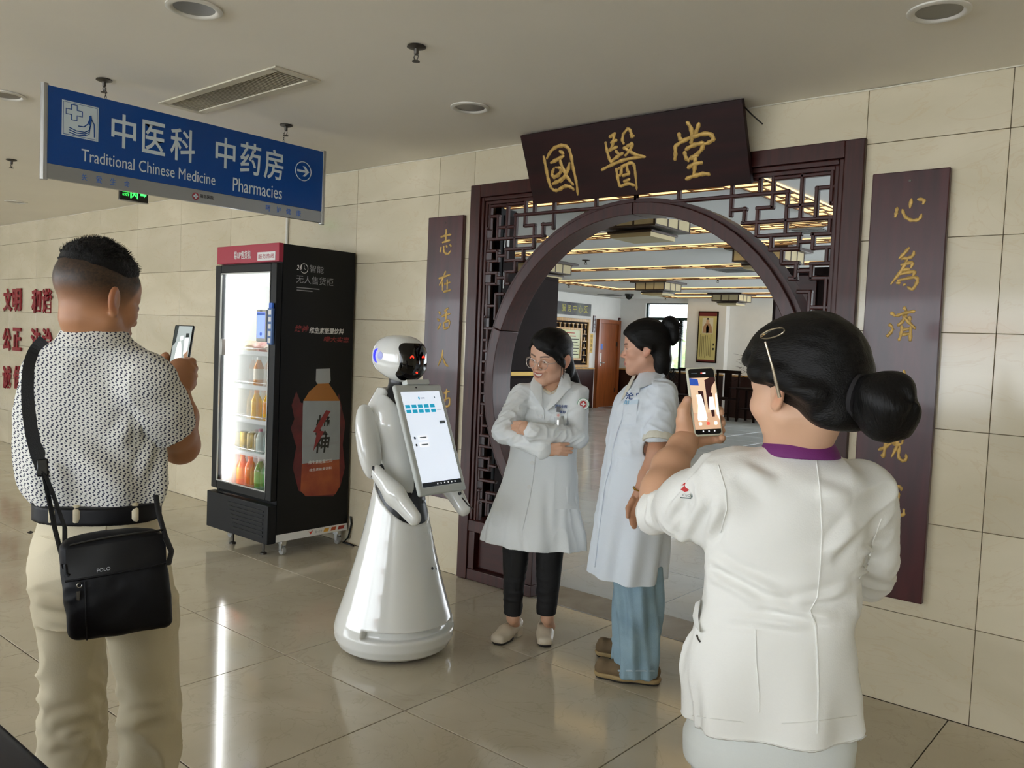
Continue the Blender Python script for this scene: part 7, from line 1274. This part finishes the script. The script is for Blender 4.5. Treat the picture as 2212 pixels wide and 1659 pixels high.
    for u in (150, 325): parts.append((*limb([at(u, 1300, 2.05), at(u, 1600, 2.05)], [.04, .035], .01), sk))
    g = at(215, 1200, 2.05); o = person('man seen from behind in a patterned short-sleeved shirt and khaki trousers', (float(g[0]), float(g[1]), 0), parts); M_sh = shirt_mat(); np_mesh('shirt', P, Q, M_sh, o); np_mesh('sleeve', kp_, kq_, M_sh, o)
    # collar
    CS = secs([(700, 146, 262), (716, 140, 270), (738, 128, 284), (752, 122, 292)], phi, .92, 2.05); G = Field(*seclo(CS, .06), .004); G.loft(CS, phi, .002); G.loft([(s[0]+(.02 if i == 0 else (-.02 if i == 3 else 0)), s[1], s[2], s[3]-.012, s[4]-.012) for i, s in enumerate(CS)], phi, .002, '-'); p_, q_ = G.mesh(); np_mesh('shirt_collar', relax(p_, q_, 1), q_, M_sh, o)
    # short hair on the crown
    H_ = Field((-.11, -.14, .0), (.11, .12, .17), .0032); H_.ell((0, -.013, .042), (.0785, .097, .091), .001); H_.clip(lambda x, y, z: .05+.1*np.clip(-y, 0, .1)-z+.25*np.clip(y-.02, 0, .1)); H_.clip(lambda x, y, z: (y-.6*(z-.06)-.066))
    def spikes(P_, N_): P_ = P_-N_*(.0085*(1-sm(P_[:, 2]+.12*np.clip(P_[:, 1], -.1, .02), .045, .088)))[:, None]; return P_+N_*(.005*np.abs(vnoise(P_*150, 3))+.003*vnoise(P_*70, 8))[:, None]*sm(P_[:, 2]+.12*np.clip(P_[:, 1], -.1, .02), .05, .09)[:, None]
    hairmesh('hair', H_, tow, o, m=hair_mat('short_black_hair', '0c0b0b', .6, .25, .8), flow=(300, 300, 300), extra=spikes, amp=.001)
    rg = np.random.default_rng(1); rts, dr_ = [], []
    for _ in range(1100):
        th, ps = rg.uniform(0, 6.283), rg.uniform(.0, 1.15); dv = np.array([math.sin(ps)*math.cos(th), math.sin(ps)*math.sin(th), math.cos(ps)]); p0 = np.array([0, -.013, .042])+dv*np.array([.078, .096, .091]); rts.append(p0) if p0[1]-.6*(p0[2]-.06) < .062 else None
        if len(rts) > len(dr_): dr_.append(dv+np.array([0, .5, .3]))
    strands('cropped_hair', tow, o, rts, dr_, .0095, .001, m=MATS['short_black_hair'], n=3, seed=2)
    # trousers
    T_ = secs([(1095, 98, 328), (1125, 92, 332), (1170, 82, 344), (1225, 76, 362), (1280, 82, 368), (1340, 98, 372)], phi, .72, 2.05); lo, hi = seclo(T_, .07); G = Field(lo-np.array([0, 0, .8]), hi, .006); G.loft(T_, phi, .005, e=2.2)
    G.loft(secs([(1300, 78, 232), (1400, 92, 222), (1500, 92, 216), (1590, 84, 216), (1660, 90, 214), (1780, 96, 206), (1930, 98, 204)], phi, .95, 2.07), phi, .03); G.loft(secs([(1300, 222, 378), (1400, 238, 386), (1500, 260, 386), (1590, 268, 380), (1660, 266, 378), (1780, 272, 374), (1930, 274, 372)], phi, .95, 2.03), phi, .03)
    p_, q_ = G.mesh(); p_ = relax(p_, q_, 2); n_ = vnormals(p_, q_); zz = p_[:, 2]; p_ = p_+cloth_noise(p_, n_, .003, (9, 9, 7), 4)+wrinkle(p_, n_, _r+np.array([0, 0, -.35]), .016, 20, 5, 7, sm(.75-zz, 0, .2))+wrinkle(p_, n_, _r+np.array([0, 0, .4]), .008, 16, 4, 9, sm(zz, .7, .85))
    for a, b_, w, am in (((75, 1290), (170, 1320), .015, .012), ((100, 1330), (190, 1350), .014, .01), ((240, 1500), (370, 1460), .018, .012), ((280, 1560), (375, 1530), .016, .012), ((100, 1560), (205, 1530), .016, .012), ((100, 1610), (200, 1590), .014, .012)): p_ = p_+crease(p_, n_, drop(p_, *a), drop(p_, *b_), w, am)
    tr = np_mesh('trousers', p_, q_, M_khaki, o); TP = p_
    MB().tube([decal(TP, u, v, .001) for u, v in ((232, 1120), (220, 1180), (192, 1250), (196, 1290), (200, 1330))], .0016, 5).build('seat_seam', M_khaki, tr); MB().tube([decal(TP, u, v, .001) for u, v in ((72, 1152), (100, 1160), (130, 1168))], .003, 5).build('pocket_welt', M_khaki, tr); MB().lathe([(0, -.004), (.008, 0), (0, .004)], tuple(decal(TP, 66, 1150, .003)), 10).build('pocket_button', M_sole, tr)
    # belt with loops
    CS = secs([(1080, 92, 332), (1118, 92, 332)], phi, .72, 2.05); CS = [(s[0], s[1], s[2], s[3]+.006, s[4]+.006) for s in CS]; G = Field(*seclo(CS, .03), .004); G.loft(CS, phi, .001); p_, q_ = G.mesh(); bl = np_mesh('belt', relax(p_, q_, 1), q_, mat('belt_leather', '06060b', .5, spec=.25), o)
    for u in (112, 165, 292): pts = [decal(p_, u, v, .004) for v in (1074, 1090, 1105, 1118, 1128)]; MB().tube(pts, .0075, 6, flat=.5).build('belt_loop', M_khaki, bl, smooth=True)
    for uc, dd in ((150, 2.07), (322, 2.03)):
        b0 = at(uc, 1400, dd); G = Field((b0[0]-.2, b0[1]-.2, -.01), (b0[0]+.2, b0[1]+.2, .14), .006); f2 = np.array([math.cos(phi), math.sin(phi), 0]); c = np.array([b0[0], b0[1], 0]); G.chain([c-f2*.07+[0, 0, .04], c+f2*.15+[0, 0, .035]], [.045, .042], .02); G.cone(c+[0, 0, .05], c+[0, 0, .12], .04, .045, .02); G.clip(lambda x, y, z: .002-z); p2, q2 = G.mesh(); np_mesh('shoe', relax(p2, q2, 1), q2, mat('black_leather', '101012', .35), o)
    return o, surf, (TP,)
MAN, MSURF, MT = build_man()
# phone in the man's hands
ph, q, poly, _ = phone('black-cased phone held in both hands by the man', at(384, 704, 2.44), at(418, 706, 2.44), at(401, 792, 2.4), at(362, 792, 2.4), mat('phone_case_black', '0c0c0e', .4))
q(em('m_grey', 'a9b3b3', .75), 0, 0, 1, 1); poly(em('m_white', 'f2f4f2', .9), [(-.2, .1), (-.05, .12), (.05, -.05), (.15, -.35), (.05, -.45), (-.3, -.45), (-.25, -.1)]); poly(MATS['m_white'], [(-.12, .25), (.05, .26), (.06, .15), (-.1, .14)]); poly(MATS['m_white'], [(.15, .2), (.4, .22), (.4, -.2), (.2, -.2)]); poly(em('m_dark', '3c4444', .5), [(-.5, .5), (-.3, .5), (-.35, .1), (-.5, .0)]); poly(MATS['m_dark'], [(.2, .32), (.38, .32), (.38, .22), (.2, .22)], .0018); poly(em('m_skin', 'b08a70', .6), [(.25, -.2), (.45, -.1), (.48, -.3), (.28, -.34)], .0018)
# shoulder bag
def build_bag():
    cx_ = at(254, 1262, 1.855); n = CAM-cx_; n[2] *= .3; n /= np.linalg.norm(n); ux_ = np.cross((0, 0, 1), n); ux_ /= np.linalg.norm(ux_); a = math.radians(6.5); uz_ = np.cross(n, ux_); u2 = ux_*math.cos(a)+uz_*math.sin(a); z2 = -ux_*math.sin(a)*.35+uz_*.99; z2 = z2/np.linalg.norm(z2); Rb = np.stack([u2, z2, n], 1)
    t = thing('shoulder_bag', 'black fabric crossbody bag with a zip pocket hanging behind the man', 'bag', tuple(cx_)); M_bag = mat('black_nylon', '06070c', .55, spec=.25, bump=.05, bscale=300); G = Field(cx_-.18, cx_+.18, .004); G.rbox(cx_, (.106, .108, .036), .022, Rb); G.ell(cx_+z2*.1, (.085, .022, .032), .03, R=Rb); G.ell(cx_-z2*.01+n*.03, (.09, .085, .02), .02, R=Rb); P, Q = G.mesh(); P = relax(P, Q, 2); N = vnormals(P, Q); P = P+cloth_noise(P, N, .003, (20, 20, 20), 3)+wrinkle(P, N, u2+z2*.5, .004, 30, 8, 2); np_mesh('bag_body', P, Q, M_bag, t)
    def bp(x, y, l=.003): w = cx_+u2*x+z2*y; dd = (P-w)@n; pr = np.linalg.norm((P-w)-dd[:, None]*n, axis=1); k = pr < .012; return w+n*(dd[k].max()+l if k.any() else .04)
    def ln(nm, pts, r, m, f=1.): MB().tube([bp(*p_) for p_ in pts], r, 6, flat=f).build(nm, m, t, smooth=True)
    fl_ = [[bp(x, y, .002) for x in np.linspace(-.098, .1, 9)] for y in (.035, .05, .07, .09, .1)]; V = [p_ for r in fl_ for p_ in r]; b = MB(); nn = len(V); F = []
    for i in range(4):
        for j in range(8): k = i*9+j; F += [(k, k+1, k+10, k+9), (nn+k, nn+k+9, nn+k+10, nn+k+1)]
    b.add(V+[v-n*.008 for v in V], F).build('top_flap', mat('black_leatherette', '080a10', .35, spec=.3), t, smooth=True)
    ln('flap_edge', [(x, .034) for x in np.linspace(-.1, .1, 11)], .0025, M_bag); ln('pocket_seam', [(-.062, y) for y in np.linspace(.028, -.1, 8)], .0015, M_bag); ln('top_zip', [(x, .112-.5*x*x) for x in np.linspace(-.09, .095, 11)], .0025, M_black)
    cc = bp(-.026, .047, .005); text('lettering', 'POLO', mat('grey_print', 'b4b8be', .5), t, cc, u2, z2, .026, .0075, .0006)
    zp = bp(-.073, .022, .004); MB().tube([zp+u2*.005*math.cos(a)+z2*.005*math.sin(a) for a in np.linspace(0, 6.283, 12)], .001, 5).build('zip_ring', M_chrome, t); MB().prism([(-.003, 0), (.004, .0), (.002, -.02), (-.003, -.018)], .002, bp(-.076, .01, .003), u2, z2).build('zip_pull', M_steel, t); ln('zip_pull', [(-.1, .07), (-.098, .05), (-.092, .045)], .004, MATS['black_leatherette'])
    # straps over the shirt
    SP = MSURF[0]
    def strap(pts, w, m, nm, dense=5, th=.3):
        q_ = []
        for (a, b_) in zip(pts, pts[1:]): q_ += [tuple(np.array(a)*(1-s)+np.array(b_)*s) for s in np.linspace(0, 1, dense)[:-1]]
        q_.append(pts[-1]); V = []; 
        cl = [decal(SP, u, v, .005) for u, v in q_]
        for _ in range(2): cl = [cl[0]]+[(cl[i-1]+2*cl[i]+cl[i+1])/4 for i in range(1, len(cl)-1)]+[cl[-1]]
        for i, c in enumerate(cl):
            tg = cl[min(i+1, len(cl)-1)]-cl[max(i-1, 0)]; tg /= np.linalg.norm(tg); nn2 = CAM-c; nn2 /= np.linalg.norm(nn2); sd = np.cross(tg, nn2); sd /= np.linalg.norm(sd); ww = w(i/(len(cl)-1)) if callable(w) else w; V += [c+sd*ww+nn2*.002, c-sd*ww+nn2*.002, c-sd*ww-nn2*.004, c+sd*ww-nn2*.004]
        F = [(4*i+k, 4*i+(k+1) % 4, 4*i+4+(k+1) % 4, 4*i+4+k) for i in range(len(cl)-1) for k in range(4)]+[(3, 2, 1, 0), tuple(4*(len(cl)-1)+k for k in range(4))]; MB().add(V, F).build(nm, m, t, smooth=False); return cl
    M_web = mat('black_webbing', '0d0f14', .6, bump=.2, bscale=500)
    c1 = strap([(104, 740), (84, 758), (72, 785), (66, 830), (66, 880), (71, 930), (80, 975), (92, 1010)], lambda s: .0235-.009*s, M_web, 'shoulder_strap')
    MB().box(-.012, .012, -.02, .02, -.004, .006, Matrix(((u2[0], z2[0], n[0], c1[-1][0]), (u2[1], z2[1], n[1], c1[-1][1]), (u2[2], z2[2], n[2], c1[-1][2]), (0, 0, 0, 1)))).build('strap_slider', M_black, t, .003)
    e = bp(-.104, .06, .004); f1 = c1[-1]; tx_ = (_f*-.012)
    for a_, b2, w in (((102, 1060), (118, 1140), .006), ((112, 1060), (140, 1140), .006)): pts = [f1, at(a_[0], a_[1], float((f1-CAM)@_f)-.008), at(b2[0], b2[1], float((f1-CAM)@_f)-.04), e+u2*.004]; MB().tube(pts, w, 6, flat=.3).build('thin_strap', M_web, t, smooth=True)
    e2 = bp(.1, .09, .002); MB().tube([at(337, 1070, 2.0), at(340, 1095, 1.97), at(346, 1120, 1.9), e2], .006, 6, flat=.4).build('thin_strap', M_web, t, smooth=True); MB().tube([e2, e2+np.array([.012, .008, -.03]), bp(.104, .03, .0)], .011, 6, flat=.4).build('strap_tab', M_web, t, smooth=True)
    return t
build_bag()
